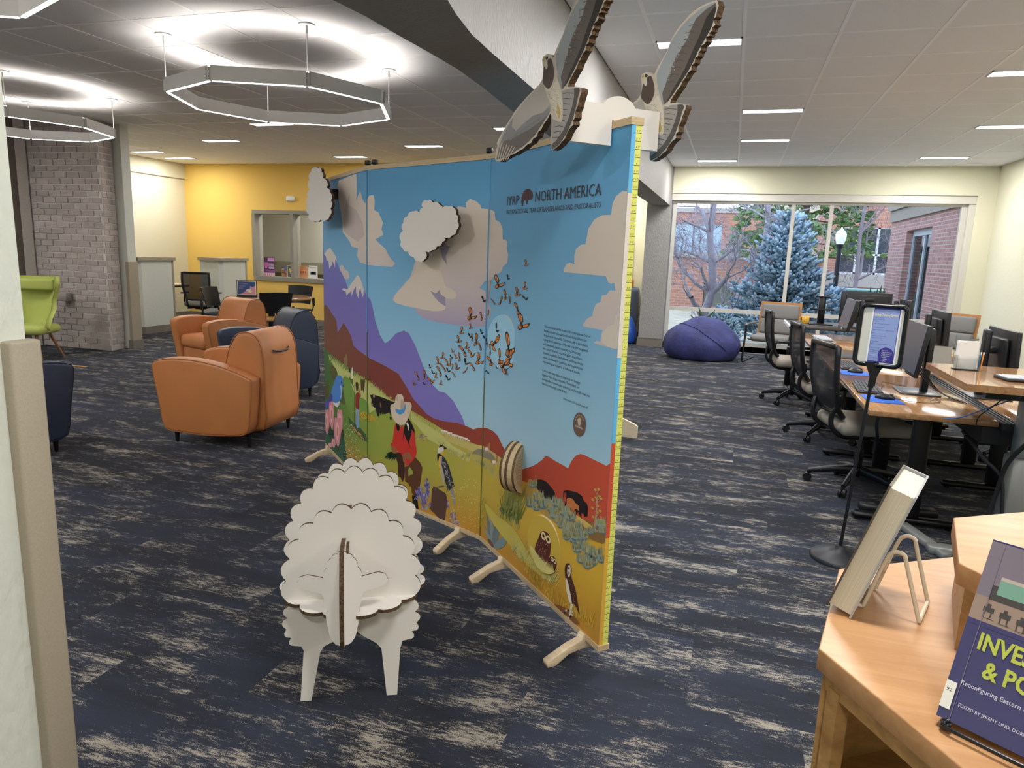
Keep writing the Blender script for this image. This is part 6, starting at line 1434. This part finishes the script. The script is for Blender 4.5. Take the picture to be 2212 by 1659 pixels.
# ================================================================== BEECH DISPLAY SHELF, BOOKS
ZS = 1.0; ZU = 1.13
sh = thing('display_shelf', 'beech display shelf with a raised tier at the bottom right corner', 'shelf', (.2, 1.0, 0))
A = V((.162, .993, 0)); Bc = V((.227, 1.29, 0)); Cc = V((.62, 1.545, 0)); fd = V((.521, -.853, 0)); Dd = A+fd*.95; Ee = Cc+fd*1.0
so = V((.2, 1.0, 0))
P_ = [A, Bc, Cc, Ee, Dd]
q = MB(); q.extr([(p_.x-so.x, p_.y-so.y) for p_ in P_], (0, 0, ZS-.032), (1, 0, 0), (0, 1, 0), (0, 0, .032), 0, 1, .0022); q.build('shelf_top', beech, sh)
inn = V((.853, .521, 0))
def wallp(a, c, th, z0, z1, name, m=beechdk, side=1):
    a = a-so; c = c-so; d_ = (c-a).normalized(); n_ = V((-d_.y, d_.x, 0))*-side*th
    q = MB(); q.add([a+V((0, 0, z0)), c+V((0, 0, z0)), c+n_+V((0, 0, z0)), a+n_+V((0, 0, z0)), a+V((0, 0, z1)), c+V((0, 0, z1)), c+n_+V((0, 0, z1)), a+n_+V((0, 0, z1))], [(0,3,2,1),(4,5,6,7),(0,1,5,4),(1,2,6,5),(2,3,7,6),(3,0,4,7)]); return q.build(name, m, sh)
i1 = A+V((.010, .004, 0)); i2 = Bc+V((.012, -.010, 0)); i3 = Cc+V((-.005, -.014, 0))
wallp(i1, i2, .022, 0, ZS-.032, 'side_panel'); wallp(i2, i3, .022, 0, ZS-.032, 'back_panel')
wallp(i1+inn*.02, i1+inn*.05+fd*0, .02, 0, ZS-.032, 'face_frame', side=-1)
wallp(A+inn*.012+fd*.006, Dd+inn*.012, .020, ZS-.06, ZS-.032, 'front_rail', side=-1)
wallp(i1+inn*.02+fd*.012, i1+inn*.02+fd*.035, .02, 0, ZS-.05, 'face_frame')
m1 = A+fd*.42+inn*.02; wallp(m1, m1+inn*.38, .02, 0, ZS-.032, 'divider')
# lower shelf inside and peg holes
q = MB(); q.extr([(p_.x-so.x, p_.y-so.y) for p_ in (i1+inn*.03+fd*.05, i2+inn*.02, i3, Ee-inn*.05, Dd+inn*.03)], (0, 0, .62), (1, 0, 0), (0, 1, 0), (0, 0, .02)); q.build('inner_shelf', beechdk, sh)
# raised tier
Ta = V((.336, 1.06, 0)); Tb = V((.382, 1.262, 0)); Tc = V((.72, 1.48, 0)); Td = Ta+fd*.8; Te = Tc+fd*.8
q = MB(); q.extr([(p_.x-so.x, p_.y-so.y) for p_ in (Ta, Tb, Tc, Te, Td)], (0, 0, ZU-.032), (1, 0, 0), (0, 1, 0), (0, 0, .032), 0, 1, .0022); q.build('raised_top', beech, sh)
u1 = Ta+V((.012, .0, 0)); u2 = Tb+V((.012, -.01, 0))
wallp(u1, u2, .02, ZS, ZU-.032, 'tier_side'); wallp(u1+fd*.0+inn*.0, u1+fd*.78, .02, ZS, ZU-.032, 'tier_front', side=-1)
# books
def bookframe(o, az, lean):
    wd = V((math.cos(az), math.sin(az), 0)); nn_ = V((math.sin(az), -math.cos(az), 0)); hd_ = (V((0, 0, 1))*math.cos(lean)-nn_*math.sin(lean)).normalized(); return V(o), wd, hd_, wd.cross(hd_).normalized()
O, wd, hd_, nn_ = bookframe((.2272, 1.235, 1.012), -1.909, .293); bh, bw, bt = .2187, .132, .0385
t = thing('hardback_book', 'hardback book seen from its page edges, leaning on a cream wire easel', 'book', tuple(O)); z0_ = V((0, 0, 0))
cov = mat('grey_laminated_cover', 'A9A8AC', .25, coat=.5); cov2 = mat('dark_laminated_cover', '5A5048', .25, coat=.5); pages = mat('book_pages', 'CFC6B4', .9, var=(8, .1, (1, 1, 1)))
pg, Np, Lp, bp_ = node_mat('book_page_edges', .9); tcx = Np.new('ShaderNodeTexCoord'); mpx = Np.new('ShaderNodeMapping')
vr = V((-nn_.x, -nn_.y, -nn_.z)); wv = Np.new('ShaderNodeTexNoise'); dotn = Np.new('ShaderNodeVectorMath'); dotn.operation = 'DOT_PRODUCT'; dotn.inputs[1].default_value = tuple(nn_); Lp.new(tcx.outputs['Object'], dotn.inputs[0])
wv.noise_dimensions = '1D'; wv.inputs['Scale'].default_value = 900; Lp.new(dotn.outputs['Value'], wv.inputs['W'])
rp = Np.new('ShaderNodeValToRGB'); rp.color_ramp.elements[0].color = hexc('B3A78E'); rp.color_ramp.elements[1].color = hexc('DDD6C6'); Lp.new(wv.outputs[0], rp.inputs[0]); Lp.new(rp.outputs[0], bp_.inputs['Base Color'])
q = MB(); q.extr([(.004, .004), (bw-.004, .004), (bw-.004, bh-.004), (.004, bh-.004)], -nn_*.003, wd, hd_, -nn_*(bt-.006)); q.build('page_block', pg, t)
for off, m_ in ((0, cov2), (-(bt-.003), cov)):
    q = MB(); q.extr([(0, 0), (bw, 0), (bw, bh), (0, bh)], nn_*off, wd, hd_, -nn_*.003); q.build('cover_board', m_, t)
q = MB(); q.extr([(-.003, 0), (0, 0), (0, bh), (-.003, bh)], z0_, wd, hd_, -nn_*bt); q.build('spine', cov, t)
t = thing('book_easel', 'cream wire easel holding the page-edge book', 'book easel', (.25, 1.15, ZS)); eo = V((.25, 1.15, ZS)); wire = mat('cream_wire', 'D8CDB4', .35)
r1 = atz(1985, 1343, ZS+.004)-eo; r2 = atz(2004, 1300, ZS+.004)-eo; f1 = atz(1860, 1308, ZS+.004)-eo; f2 = atz(1888, 1268, ZS+.004)-eo
def apex(f, r, a): p_ = f*(1-a)+r*a; p_.z = .103; return p_
q = MB()
for f_, r_ in ((f1, r1), (f2, r2)):
    a1, a2 = apex(f_, r_, .42), apex(f_, r_, .60); a0 = apex(f_, r_, .30); a0.z = .085; a3 = apex(f_, r_, .68); a3.z = .085; 
    q.tube(spline([f_+(f_-r_).normalized()*.03+V((0, 0, .004)), f_, f_*.94+r_*.06+V((0, 0, .008)), a0, a1, a2, a3, r_], 5), .0032, 8)
q.tube([r1, r2], .0032, 8); q.tube([f1+(f1-r1).normalized()*.03+V((0, 0, .004)), f2+(f2-r2).normalized()*.03+V((0, 0, .004))], .0032, 8)
q.build('wire_frame', wire, t)
O, wd, hd_, nn_ = bookframe((.2755, .862, 1.013), -.593, .476); bh, bw, bt = .221, .150, .028
t = thing('paperback_book', 'purple-blue book titled INVESTMENT & POLITICS on a black easel, cut by the right edge', 'book', tuple(O))
im = [mat('cover_indigo', '2E2B5C', .18, coat=.8), mat('cover_photo_sky', '6E6470', .18, coat=.8), mat('cover_photo_ground', '8A7468', .18, coat=.8), mat('cover_green', '6A9080', .2, coat=.8), mat('cover_dark', '3A3434', .2, coat=.8), mat('cover_lime', 'A6AE44', .3, coat=.5), mat('cover_pale', 'C4C2D0', .3, coat=.5), mat('call_label', 'D4D2CA', .5), mat('cover_stone', 'A89C90', .25, coat=.8)]
q = MB(); q.extr([(0, 0), (bw, 0), (bw, bh), (0, bh)], z0_, wd, hd_, -nn_*.002); q.build('cover', im[0], t)
q = MB(); q.extr([(0, .0), (bw-.002, .0), (bw-.002, bh), (0, bh)], -nn_*.002, wd, hd_, -nn_*(bt-.004)); q.build('page_block', pages, t)
q = MB(); q.extr([(0, 0), (bw, 0), (bw, bh), (0, bh)], -nn_*(bt-.002), wd, hd_, -nn_*.002); q.build('cover', im[0], t)
q = MB(); lyr = [0]
def BQ(pts, mi): lyr[0] += 1; q.add([wd*a+hd_*c+nn_*(.0002+lyr[0]*.00003) for a, c in pts], [list(x_) for x_ in tessellate_polygon([[V((a, c, 0)) for a, c in pts]])], mi)
RQ = lambda a, b_, c, d_, mi: BQ([(a, b_), (c, b_), (c, d_), (a, d_)], mi)
RQ(.0, .122, bw, bh-.002, 1); RQ(.0, .122, bw, .152, 2); RQ(.014, .150, bw, .168, 4); RQ(.02, .158, .06, .178, 3); RQ(.02, .176, .09, .180, 8); RQ(.06, .162, .10, .182, 8); RQ(.08, .158, .15, .176, 3); RQ(.0, .117, bw, .1225, 0)
for i in range(6):
    a = .012+i*.017; z = .135-i*.0012; RQ(a, z, a+.011, z+.006, 4); RQ(a+.001, z-.007, a+.0025, z, 4); RQ(a+.008, z-.006, a+.0095, z, 4); RQ(a+.003, z+.005, a+.007, z+.010, 4); BQ([(a-.002, z-.0075), (a+.014, z-.0078), (a+.010, z-.0066)], 4)
RQ(.0135, 0, .0142, bh, 1)
lyr[0] += 4
for s_, a, z, w3, h3, mi in (('INVESTMENT', .018, .091, .122, .020, 5), ('& POLITICS', .030, .062, .112, .020, 5), ("Reconfiguring Eastern Africa's Pastoral Drylands", .014, .045, .132, .0055, 6), ('EDITED BY JEREMY LIND, DORIS OKENWA & IAN SCOONES', .018, .020, .126, .004, 6)):
    addtext(q, s_, wd*a+hd_*z+nn_*.0015, wd, hd_, w3, h3, mi, .03 if h3 > .01 else 0)
BQ(sp2([(.000, .012), (.011, .012), (.011, .044), (.0, .044)], 1), 7)
addtext(q, '92', wd*.002+hd_*.032+nn_*.0016, wd, hd_, .006, .004, 4)
q.build('cover_print', im, t)
t = thing('book_easel', 'black wire easel under the purple-blue book', 'book easel', (O.x, O.y, ZS)); bwm = mat('black_wire_gloss', '17171A', .2)
q = MB(); e1 = V((0, 0, .010))+wd*.012+nn_*.004; e2 = e1+wd*.11; fr = V((nn_.x, nn_.y, 0)).normalized()
q.tube(spline([e1-fr*.03, e1, e1+fr*.004+V((0, 0, -.003)), e1+wd*.02+fr*.006+V((0, 0, -.003)), e2+fr*.006+V((0, 0, -.003)), e2, e2-fr*.03], 5), .0028, 8)
q.tube([e1-fr*.03, e1-fr*.055+V((0, 0, .09)), e1-fr*.075+V((0, 0, -.005))], .0028, 8); q.tube([e2-fr*.03, e2-fr*.045+V((0, 0, .06)), e2-fr*.06+V((0, 0, -.005))], .0028, 8); q.lathe([(.006, 0), (.006, .008)], e1+V((0, 0, -.008)), 12); q.lathe([(.006, 0), (.006, .008)], e2+V((0, 0, -.008)), 12)
q.build('wire_frame', bwm, t)
# ================================================================== OUTSIDE THE WINDOW
def brickmat(name, c1, c2, mo, bw=.2, rh=.075, rot=None, axis='XZ'):
    m, N, L, b = node_mat(name, .9); t = N.new('ShaderNodeTexCoord'); s = N.new('ShaderNodeSeparateXYZ'); c = N.new('ShaderNodeCombineXYZ')
    L.new(t.outputs['Object'], s.inputs[0]); L.new(s.outputs[axis[0]], c.inputs[0]); L.new(s.outputs[axis[1]], c.inputs[1])
    k = N.new('ShaderNodeTexBrick'); k.inputs['Scale'].default_value = 1; k.inputs['Brick Width'].default_value = bw; k.inputs['Row Height'].default_value = rh
    k.inputs['Mortar Size'].default_value = .006; k.inputs['Color1'].default_value = hexc(c1); k.inputs['Color2'].default_value = hexc(c2); k.inputs['Mortar'].default_value = hexc(mo)
    L.new(c.outputs[0], k.inputs['Vector']); L.new(k.outputs['Color'], b.inputs['Base Color'])
    bp = N.new('ShaderNodeBump'); bp.inputs['Strength'].default_value = .6; bp.inputs['Distance'].default_value = .006; bp.invert = True; L.new(k.outputs['Fac'], bp.inputs['Height']); L.new(bp.outputs[0], b.inputs['Normal'])
    return m
GZ = -.45
lawn = mat('dry_lawn', 'B8B098', .95, var=(3, .2), bump=(80, .8)); b = MB(); b.box((-60, 12.7, GZ-.1), (70, 160, GZ)); struct(b.build('ground', lawn), 'pale winter lawn outside')
b = MB(); b.box((-60, 12.7, GZ), (70, 14.0, GZ+.02)); struct(b.build('ground_path', mat('concrete_path', 'B5B0A8', .9, var=(8, .08))))
conc = mat('split_face_concrete', '9C9588', .95, var=(20, .12), bump=(25, 1.0)); redb = brickmat('rose_brick', 'B88E84', 'A0776E', 'BDB6B0', .2, .068, axis='YZ'); redx = brickmat('rose_brick_x', 'B88E84', 'A0776E', 'BDB6B0', .2, .068, axis='XZ')
stwh = mat('pale_metal_frame', 'C8D4DC', .4); dkgl = mat('dark_window_glass', '1C2024', .03, spec=1, metal=.0)
# brick wing at the right
wing = thing('brick_wing', 'rose brick wing with rough concrete band and tall dark window outside at the right', 'building', (3.4, 12.9, GZ))
y1_ = 5.5; wy0, wy1 = 1.85, 3.85; zb = 2.52-GZ
q = MB()
for (a, c, e, f_) in ((0, 0, wy0, zb), (wy0, 0, wy1, .55), (wy0, 2.28-GZ, wy1, zb), (wy1, 0, y1_, zb)): q.box((0, a, c), (.3, e, f_))
q.build('wall', redb, wing)
q = MB(); q.box((.0, y1_-.002, 0), (9, y1_, zb)); q.box((.002, -.2, 0), (.3, 0.0, zb)); q.build('wall', redx, wing)
q = MB(); q.box((-.05, -.2, zb), (9, y1_+.05, zb+.24)); q.box((-.10, -.2, zb+.25), (9, y1_+.1, zb+.9)); q.build('concrete_band', conc, wing)
q = MB()
for z0, z1 in ((.55, .62), (2.28-GZ-.12, 2.28-GZ)): q.box((.12, wy0, z0), (.18, wy1, z1))
for yy in (wy0, (wy0+wy1)/2-.03, wy1-.06): q.box((.121, yy, .55), (.179, yy+.06, 2.28-GZ))
q.build('window_frame', stwh, wing)
q = MB(); q.box((.15, wy0, .6), (.16, wy1, 2.2-GZ)); q.build('pane', dkgl, wing)
# low brick building across the lawn
fb = brickmat('orange_brick', 'C48E76', 'B07C68', 'C8B8AC', .3, .11); cap = mat('pale_coping', 'B4AEA6', .8)
low = thing('brick_building', 'low orange brick building with a pale coping across the lawn', 'building', (-12, 30, GZ))
q = MB(); X0 = 0
def wall_with(q, x0, x1, z0, z1, holes, y0=0, y1=.4):
    xs = sorted({x0, x1, *[h[0] for h in holes], *[h[1] for h in holes]})
    for a, c in zip(xs[:-1], xs[1:]):
        hs = [h for h in holes if h[0] <= a+1e-6 and h[1] >= c-1e-6]; z = z0
        for h in sorted(hs, key=lambda h: h[2]): q.box((a, y0, z), (c, y1, h[2])); z = h[3]
        q.box((a, y0, z), (c, y1, z1))
hl = [(10.9, 13.3, .1, 1.07)]
wall_with(q, 0, 15.3, -1.2, 2.05, hl); q.box((15.0, .4, -1.2), (15.3, 8, 2.05)); q.build('wall', fb, low)
q = MB(); q.box((-.1, -.1, 2.05), (15.4, 8, 2.28)); q.build('coping', cap, low)
q = MB(); q.box((10.9, .12, .1), (13.3, .14, 1.07)); q.build('window', mat('office_glass', '6E7468', .08, spec=1), low)
q = MB(); q.box((10.85, .05, .1), (10.92, .15, 1.07)); q.box((13.28, .05, .1), (13.35, .15, 1.07)); q.box((12.05, .06, .1), (12.11, .15, 1.07)); q.box((10.85, .05, 1.04), (13.35, .15, 1.1)); q.build('window_frame', mat('brown_frame', '4A4038', .5), low)
for x_, z_ in ((9.65, -.75), (10.55, -.78)):
    q = MB(); q.box((x_-.09, -.05, z_-.12), (x_+.09, 0, z_+.12)); q.build('wall_outlet', mat('light_box', 'D8DCE0', .6), low)
# taller brick blocks behind
hi = thing('brick_building', 'tall brick block with pale blue windows behind the bare tree', 'building', (-16, 42, GZ))
q = MB(); wins = [(11.9, 15.2, 2.35, 4.0)]
wall_with(q, 0, 18.8, 0, 4.6, wins); q.build('wall', fb, hi)
q = MB(); q.box((-.1, -.1, 4.6), (18.9, 6, 4.85)); q.build('coping', cap, hi)
q = MB(); q.box((11.9, .15, 2.35), (15.2, .2, 4.0)); q.build('window', mat('sky_blue_glass', 'A8C4D4', .1, spec=1), hi)
q = MB(); q.box((11.9, .1, 2.35), (12.6, .16, 4.0)); q.box((13.6, .1, 2.35), (13.68, .2, 4.0)); q.build('window_blind', mat('blind_grey', '5A6470', .7), hi)
b3 = thing('campus_building', 'cream and brick building with a raked window high behind the blue spruce', 'building', (2.6, 48, GZ))
q = MB(); wall_with(q, -4, 8, 0, 5.0, [(1.2, 3.8, 3.7, 4.7)]); q.box((-1.5, 0, 5.0), (8, .5, 6.6)); q.build('wall', mat('cream_render', 'CFC6A8', .9), b3)
q = MB(); q.box((1.2, .15, 3.7), (3.8, .2, 4.7)); q.build('window', mat('dark_glass_far', '4A525A', .1), b3)
q = MB()
for x_ in (1.2, 2.0, 2.8, 3.7): q.box((x_, .08, 3.7), (x_+.08, .16, 4.7))
q.build('window_frame', stwh, b3)
b4 = thing('brick_building', 'brick building with a large white-framed window and balcony right of the lamp post', 'building', (3.4, 34, GZ))
q = MB(); wall_with(q, 0, 16, -1, 5.2, [(1.0, 3.2, 1.6, 3.6), (.2, 2.5, -.7, .7)]); q.build('wall', fb, b4)
q = MB(); q.box((-.1, -.5, 1.05), (16, 0, 1.6)); q.build('balcony', cap, b4)
q = MB(); q.box((1.0, .2, 1.6), (3.2, .25, 3.6)); q.build('window', mat('dark_glass_far', '4A525A', .1), b4)
q = MB()
for x_ in (.95, 1.6, 2.4, 3.15): q.box((x_, .05, 1.6), (x_+.08, .2, 3.6))
for z_ in (1.6, 2.4, 3.55): q.box((.95, .05, z_), (3.23, .19, z_+.08))
q.build('window_frame', mat('white_frame', 'E4E8EC', .5), b4)
q = MB(); q.box((.2, .2, -.7), (2.5, .25, .7)); q.build('window', mat('dark_glass_far', '4A525A', .1), b4)
q = MB()
for i in range(9): q.box((.2+i*.27, .02, -.7), (.26+i*.27, .1, .7))
q.build('fence_rail', mat('pale_rail', 'A8A4A0', .6), b4)
# utility cabinet and lamp post
t = thing('utility_cabinet', 'pale green utility cabinet on the lawn behind the computer screens', 'cabinet', (2.75, 20, GZ)); ug = mat('utility_green', '8FB4AA', .6)
q = MB(); q.rbox((0, 0, 0), (1.5, 1, 1.32), .02, 1); q.build('body', ug, t)
q = MB(); q.box((.04, -.01, .08), (.72, 0, 1.2)); q.build('door', ug, t); q = MB(); q.box((.76, -.01, .08), (1.46, 0, 1.2)); q.build('door', ug, t)
q = MB(); q.rbox((-.05, -.05, 1.32), (1.55, 1.05, 1.37), .01, 1); q.build('lid', ug, t)
t = thing('street_lamp', 'dark lamp post with a white acorn lantern outside the window', 'street lamp', (2.56, 20, GZ)); lp = mat('lamp_post_black', '23262C', .5)
q = MB(); q.lathe([(.16, 0), (.14, .3), (.07, .45), (.06, 2.1), (.05, 2.42)], (0, 0, 0), 14); q.build('post', lp, t)
q = MB(); q.lathe([(.05, 2.38), (.085, 2.42), (.09, 2.50)], (0, 0, 0), 14); q.build('collar', lp, t)
q = MB(); q.lathe([(.09, 2.50), (.13, 2.66), (.135, 2.74), (.10, 2.82), (.05, 2.86), (.02, 2.90), (.01, 2.93)], (0, 0, 0), 18); q.build('lantern', mat('lantern_white', 'E8EEF2', .3, emis='E8F0FF', es=.25), t)
# ---- trees
def bare_tree(name_label, x, y, seed, r0, trunk, depth, col, spread=.5, gz=GZ, lmul=.74):
    rnd = random.Random(seed); t = thing('bare_tree', name_label, 'tree', (x, y, gz), 0, 'bare winter trees')
    tr = MB(); tw = MB()
    def grow(p, d, l, r, k):
        if k == 0: return
        r = max(r, .006)
        n = 4; pts = [p]; dd = d.copy()
        for i in range(n):
            dd = (dd+V((rnd.gauss(0, .16), rnd.gauss(0, .16), rnd.gauss(.02, .12)))).normalized(); pts.append(pts[-1]+dd*l/n)
        rs = [r*(1-.35*i/n) for i in range(n+1)]
        (tr if k > depth-3 else tw).tube(pts, rs, 7 if k > depth-3 else 3, 0, cap=False)
        m = 2 if k > depth-2 else rnd.choice((3, 3, 4))
        for j in range(m):
            i = rnd.randint(2, n) if j else n
            ax = dd.cross(V((rnd.gauss(0, 1), rnd.gauss(0, 1), rnd.gauss(0, 1)))).normalized()
            nd_ = (Matrix.Rotation(rnd.uniform(.25, spread+.35), 3, ax) @ dd); nd_.z += .08; nd_.normalize()
            grow(pts[i], nd_, l*lmul*rnd.uniform(.8, 1.15), rs[i]*(.62 if j == 0 else .48), k-1)
    pts = [V(p) for p in trunk]; n = len(pts); rs = [r0*(1-.45*i/(n-1)) for i in range(n)]
    tr.tube(spline(pts, 4), [r0*(1-.45*i/((n-1)*4)) for i in range((n-1)*4+1)], 10, 0)
    for i in range(1, n):
        for j in range(3 if i < n-1 else 4):
            a = rnd.uniform(0, 2*PI); d = V((math.cos(a), math.sin(a)*.8, rnd.uniform(.15, .9))).normalized()
            if i == n-1 and j == 0: d = V((0, 0, 1))
            grow(pts[i], d, rnd.uniform(.9, 1.3)*(pts[-1].z/n)*1.15, rs[i]*(.5 if j else .75), depth)
    tr.build('trunk', col, t); stuff(tw.build('twigs', col, t)); return t
bark = mat('pale_lilac_bark', 'A09AA2', .95, var=(8, .15)); bark2 = mat('brown_grey_bark', '8A8086', .95)
bare_tree('bare grey tree with a stout pale trunk at the left of the big window', -.62, 17.5, 5, .115, [(0, 0, 0), (.02, 0, .6), (.16, 0, 1.2), (.12, .0, 1.9), (.02, 0, 2.6), (.06, 0, 3.6)], 6, bark, .55, lmul=.74)
bare_tree('second bare tree close to the blue spruce, behind the first', .35, 21.5, 9, .09, [(-.2, 0, 0), (-.1, 0, 1.2), (.35, 0, 2.0), (.45, 0, 3.2), (.45, 0, 4.2)], 6, bark, .6)
bare_tree('bare tree beside the corner of the rose brick wing', 3.75, 25, 21, .08, [(0, 0, 0), (.05, 0, 1.5), (.0, 0, 3.0), (.1, 0, 4.4)], 6, bark2, .6)
bare_tree('bare bushy tree behind the lamp post', 2.6, 31, 33, .06, [(0, 0, 0), (.1, 0, 1.0), (-.1, 0, 2.2), (-.1, 0, 3.4)], 5, bark2, .8)
def spruce(label, x, y, h, rad, seed, ncol, gz=GZ, nb=30, dense=1.0, lng=.22, thick=.032, name='spruce_tree'):
    rnd = random.Random(seed); t = thing(name, label, 'tree', (x, y, gz)); fo = MB(); wd_ = MB()
    wd_.tube([(0, 0, 0), (0, 0, h*.97)], [.09*h/3, .012], 8)
    def needle(p, d, l, r):
        a = d.orthogonal().normalized(); b__ = d.cross(a); c0 = p; c1 = p+d*l*.45; c2 = p+d*l
        vs = [c0]+[c1+(a*math.cos(k*2*PI/5)+b__*math.sin(k*2*PI/5))*r for k in range(5)]+[p+d*l*.85+(a*math.cos(k*2*PI/5)+b__*math.sin(k*2*PI/5))*r*.8 for k in range(5)]+[c2]
        fs = [(0, 1+(k+1) % 5, 1+k) for k in range(5)]+[(1+k, 1+(k+1) % 5, 6+(k+1) % 5, 6+k) for k in range(5)]+[(6+k, 6+(k+1) % 5, 11) for k in range(5)]
        fo.add(vs, fs, rnd.choice((0, 0, 1)), True)
    z = .12*h; lev = 0
    while z < h*.97:
        f_ = (z/h); R = rad*(1-f_)**.85*(1 if f_ > .12 else .85)+.05; nbr = max(5, int((9+7*(1-f_))*dense))
        for j in range(nbr):
            a = rnd.uniform(0, 2*PI); L_ = R*rnd.uniform(.72, 1.08); up_ = .15+.55*f_; d = V((math.cos(a), math.sin(a), up_)).normalized()
            p0 = V((0, 0, z+rnd.uniform(-.04, .04))); 
            end = p0+V((math.cos(a)*L_, math.sin(a)*L_, L_*(up_-.22)+.06)); wd_.tube([p0, (p0+end)/2-V((0, 0, L_*.06)), end], [.012, .008, .004], 4, cap=False)
            st = max(3, int(L_/.085))
            for s_ in range(int(st*.25), st+1):
                u = s_/st; p = p0.lerp(end, u)-V((0, 0, L_*.12*u*(1-u)*2)); dirn = (end-p0).normalized(); side = dirn.cross(V((0, 0, 1))).normalized()
                for sg in (-1, 1):
                    dd = (dirn*.75+side*sg*rnd.uniform(.5, .95)+V((0, 0, rnd.uniform(-.1, .35)))).normalized(); needle(p, dd, lng*rnd.uniform(.6, 1.15)*(1-.3*u), thick*rnd.uniform(.8, 1.15))
                if rnd.random() < .5: needle(p, (dirn*.6+V((0, 0, .7))).normalized(), lng*rnd.uniform(.5, .9), thick)
            needle(end, (dirn+V((0, 0, .25))).normalized(), lng, thick)
        z += h*.034*rnd.uniform(.85, 1.15)*(1/dense)
    needle(V((0, 0, h*.9)), V((0, 0, 1)), h*.13, thick*1.1)
    for k in range(5): a = k*1.26; needle(V((0, 0, h*.93)), V((math.cos(a)*.6, math.sin(a)*.6, 1)).normalized(), lng*1.1, thick)
    wd_.build('trunk', mat('spruce_wood', '5A4A40', .9), t); stuff(fo.build('foliage', ncol, t)); return t
bl1 = mat('blue_spruce_needles', 'B4CAD4', .8, bump=(90, .8)); bl2 = mat('blue_spruce_needles_dark', '7390A0', .8, bump=(90, .8))
spruce('large blue spruce filling the middle of the big window', 1.10, 17.0, 3.02, 1.36, 3, [bl1, bl2])
spruce('small blue spruce right of the large one, beside the right mullion', 2.42, 18.6, 1.25, .42, 8, [bl1, bl2], nb=14)
spruce('low blue spruce sprig below the transom near the bare tree', -.15, 15.6, .85, .42, 12, [bl1, bl2], lng=.15, thick=.024)
gr1 = mat('fir_needles', '7A9460', .85, bump=(60, .8)); gr2 = mat('fir_needles_dark', '54704A', .85); 
def bigfir():
    rnd = random.Random(17); t = thing('fir_tree', 'tall green fir with hanging cones behind the blue spruce', 'tree', (2.2, 27, GZ)); fo = MB(); wd_ = MB(); wd_.tube([(0, 0, 0), (0, 0, 9)], [.22, .08], 8)
    for i in range(1500):
        z = rnd.uniform(2.2, 8.5); R = 2.6*(1-(z-2.0)/9)*rnd.uniform(.25, 1)**.5; a = rnd.uniform(0, 2*PI); p = V((math.cos(a)*R, math.sin(a)*R, z)); out = V((math.cos(a), math.sin(a), -.25))
        for k in range(3):
            d = (out+V((rnd.gauss(0, .5), rnd.gauss(0, .5), rnd.gauss(0, .3)))).normalized(); s_ = rnd.uniform(.2, .38); w_ = rnd.uniform(.05, .09); a_ = d.orthogonal().normalized(); b__ = d.cross(a_)
            vs = [p]+[p+d*s_*.5+(a_*math.cos(k2*2.094)+b__*math.sin(k2*2.094))*w_ for k2 in range(3)]+[p+d*s_]
            mi = 2 if (z > 4.6 and rnd.random() < .10) else rnd.choice((0, 0, 1)); fo.add(vs, [(0, 2, 1), (0, 3, 2), (0, 1, 3), (1, 2, 4), (2, 3, 4), (3, 1, 4)], mi)
    for i in range(40):
        a = rnd.uniform(0, 2*PI); z = rnd.uniform(2, 8); wd_.tube([(0, 0, z), (math.cos(a)*2.2*(1-z/11), math.sin(a)*2.2*(1-z/11), z-.1)], [.05, .02], 4)
    wd_.build('trunk', mat('spruce_wood', '5A4A40', .9), t); stuff(fo.build('foliage', [gr1, gr2, mat('fir_cones', 'A07A58', .9)], t))
bigfir()
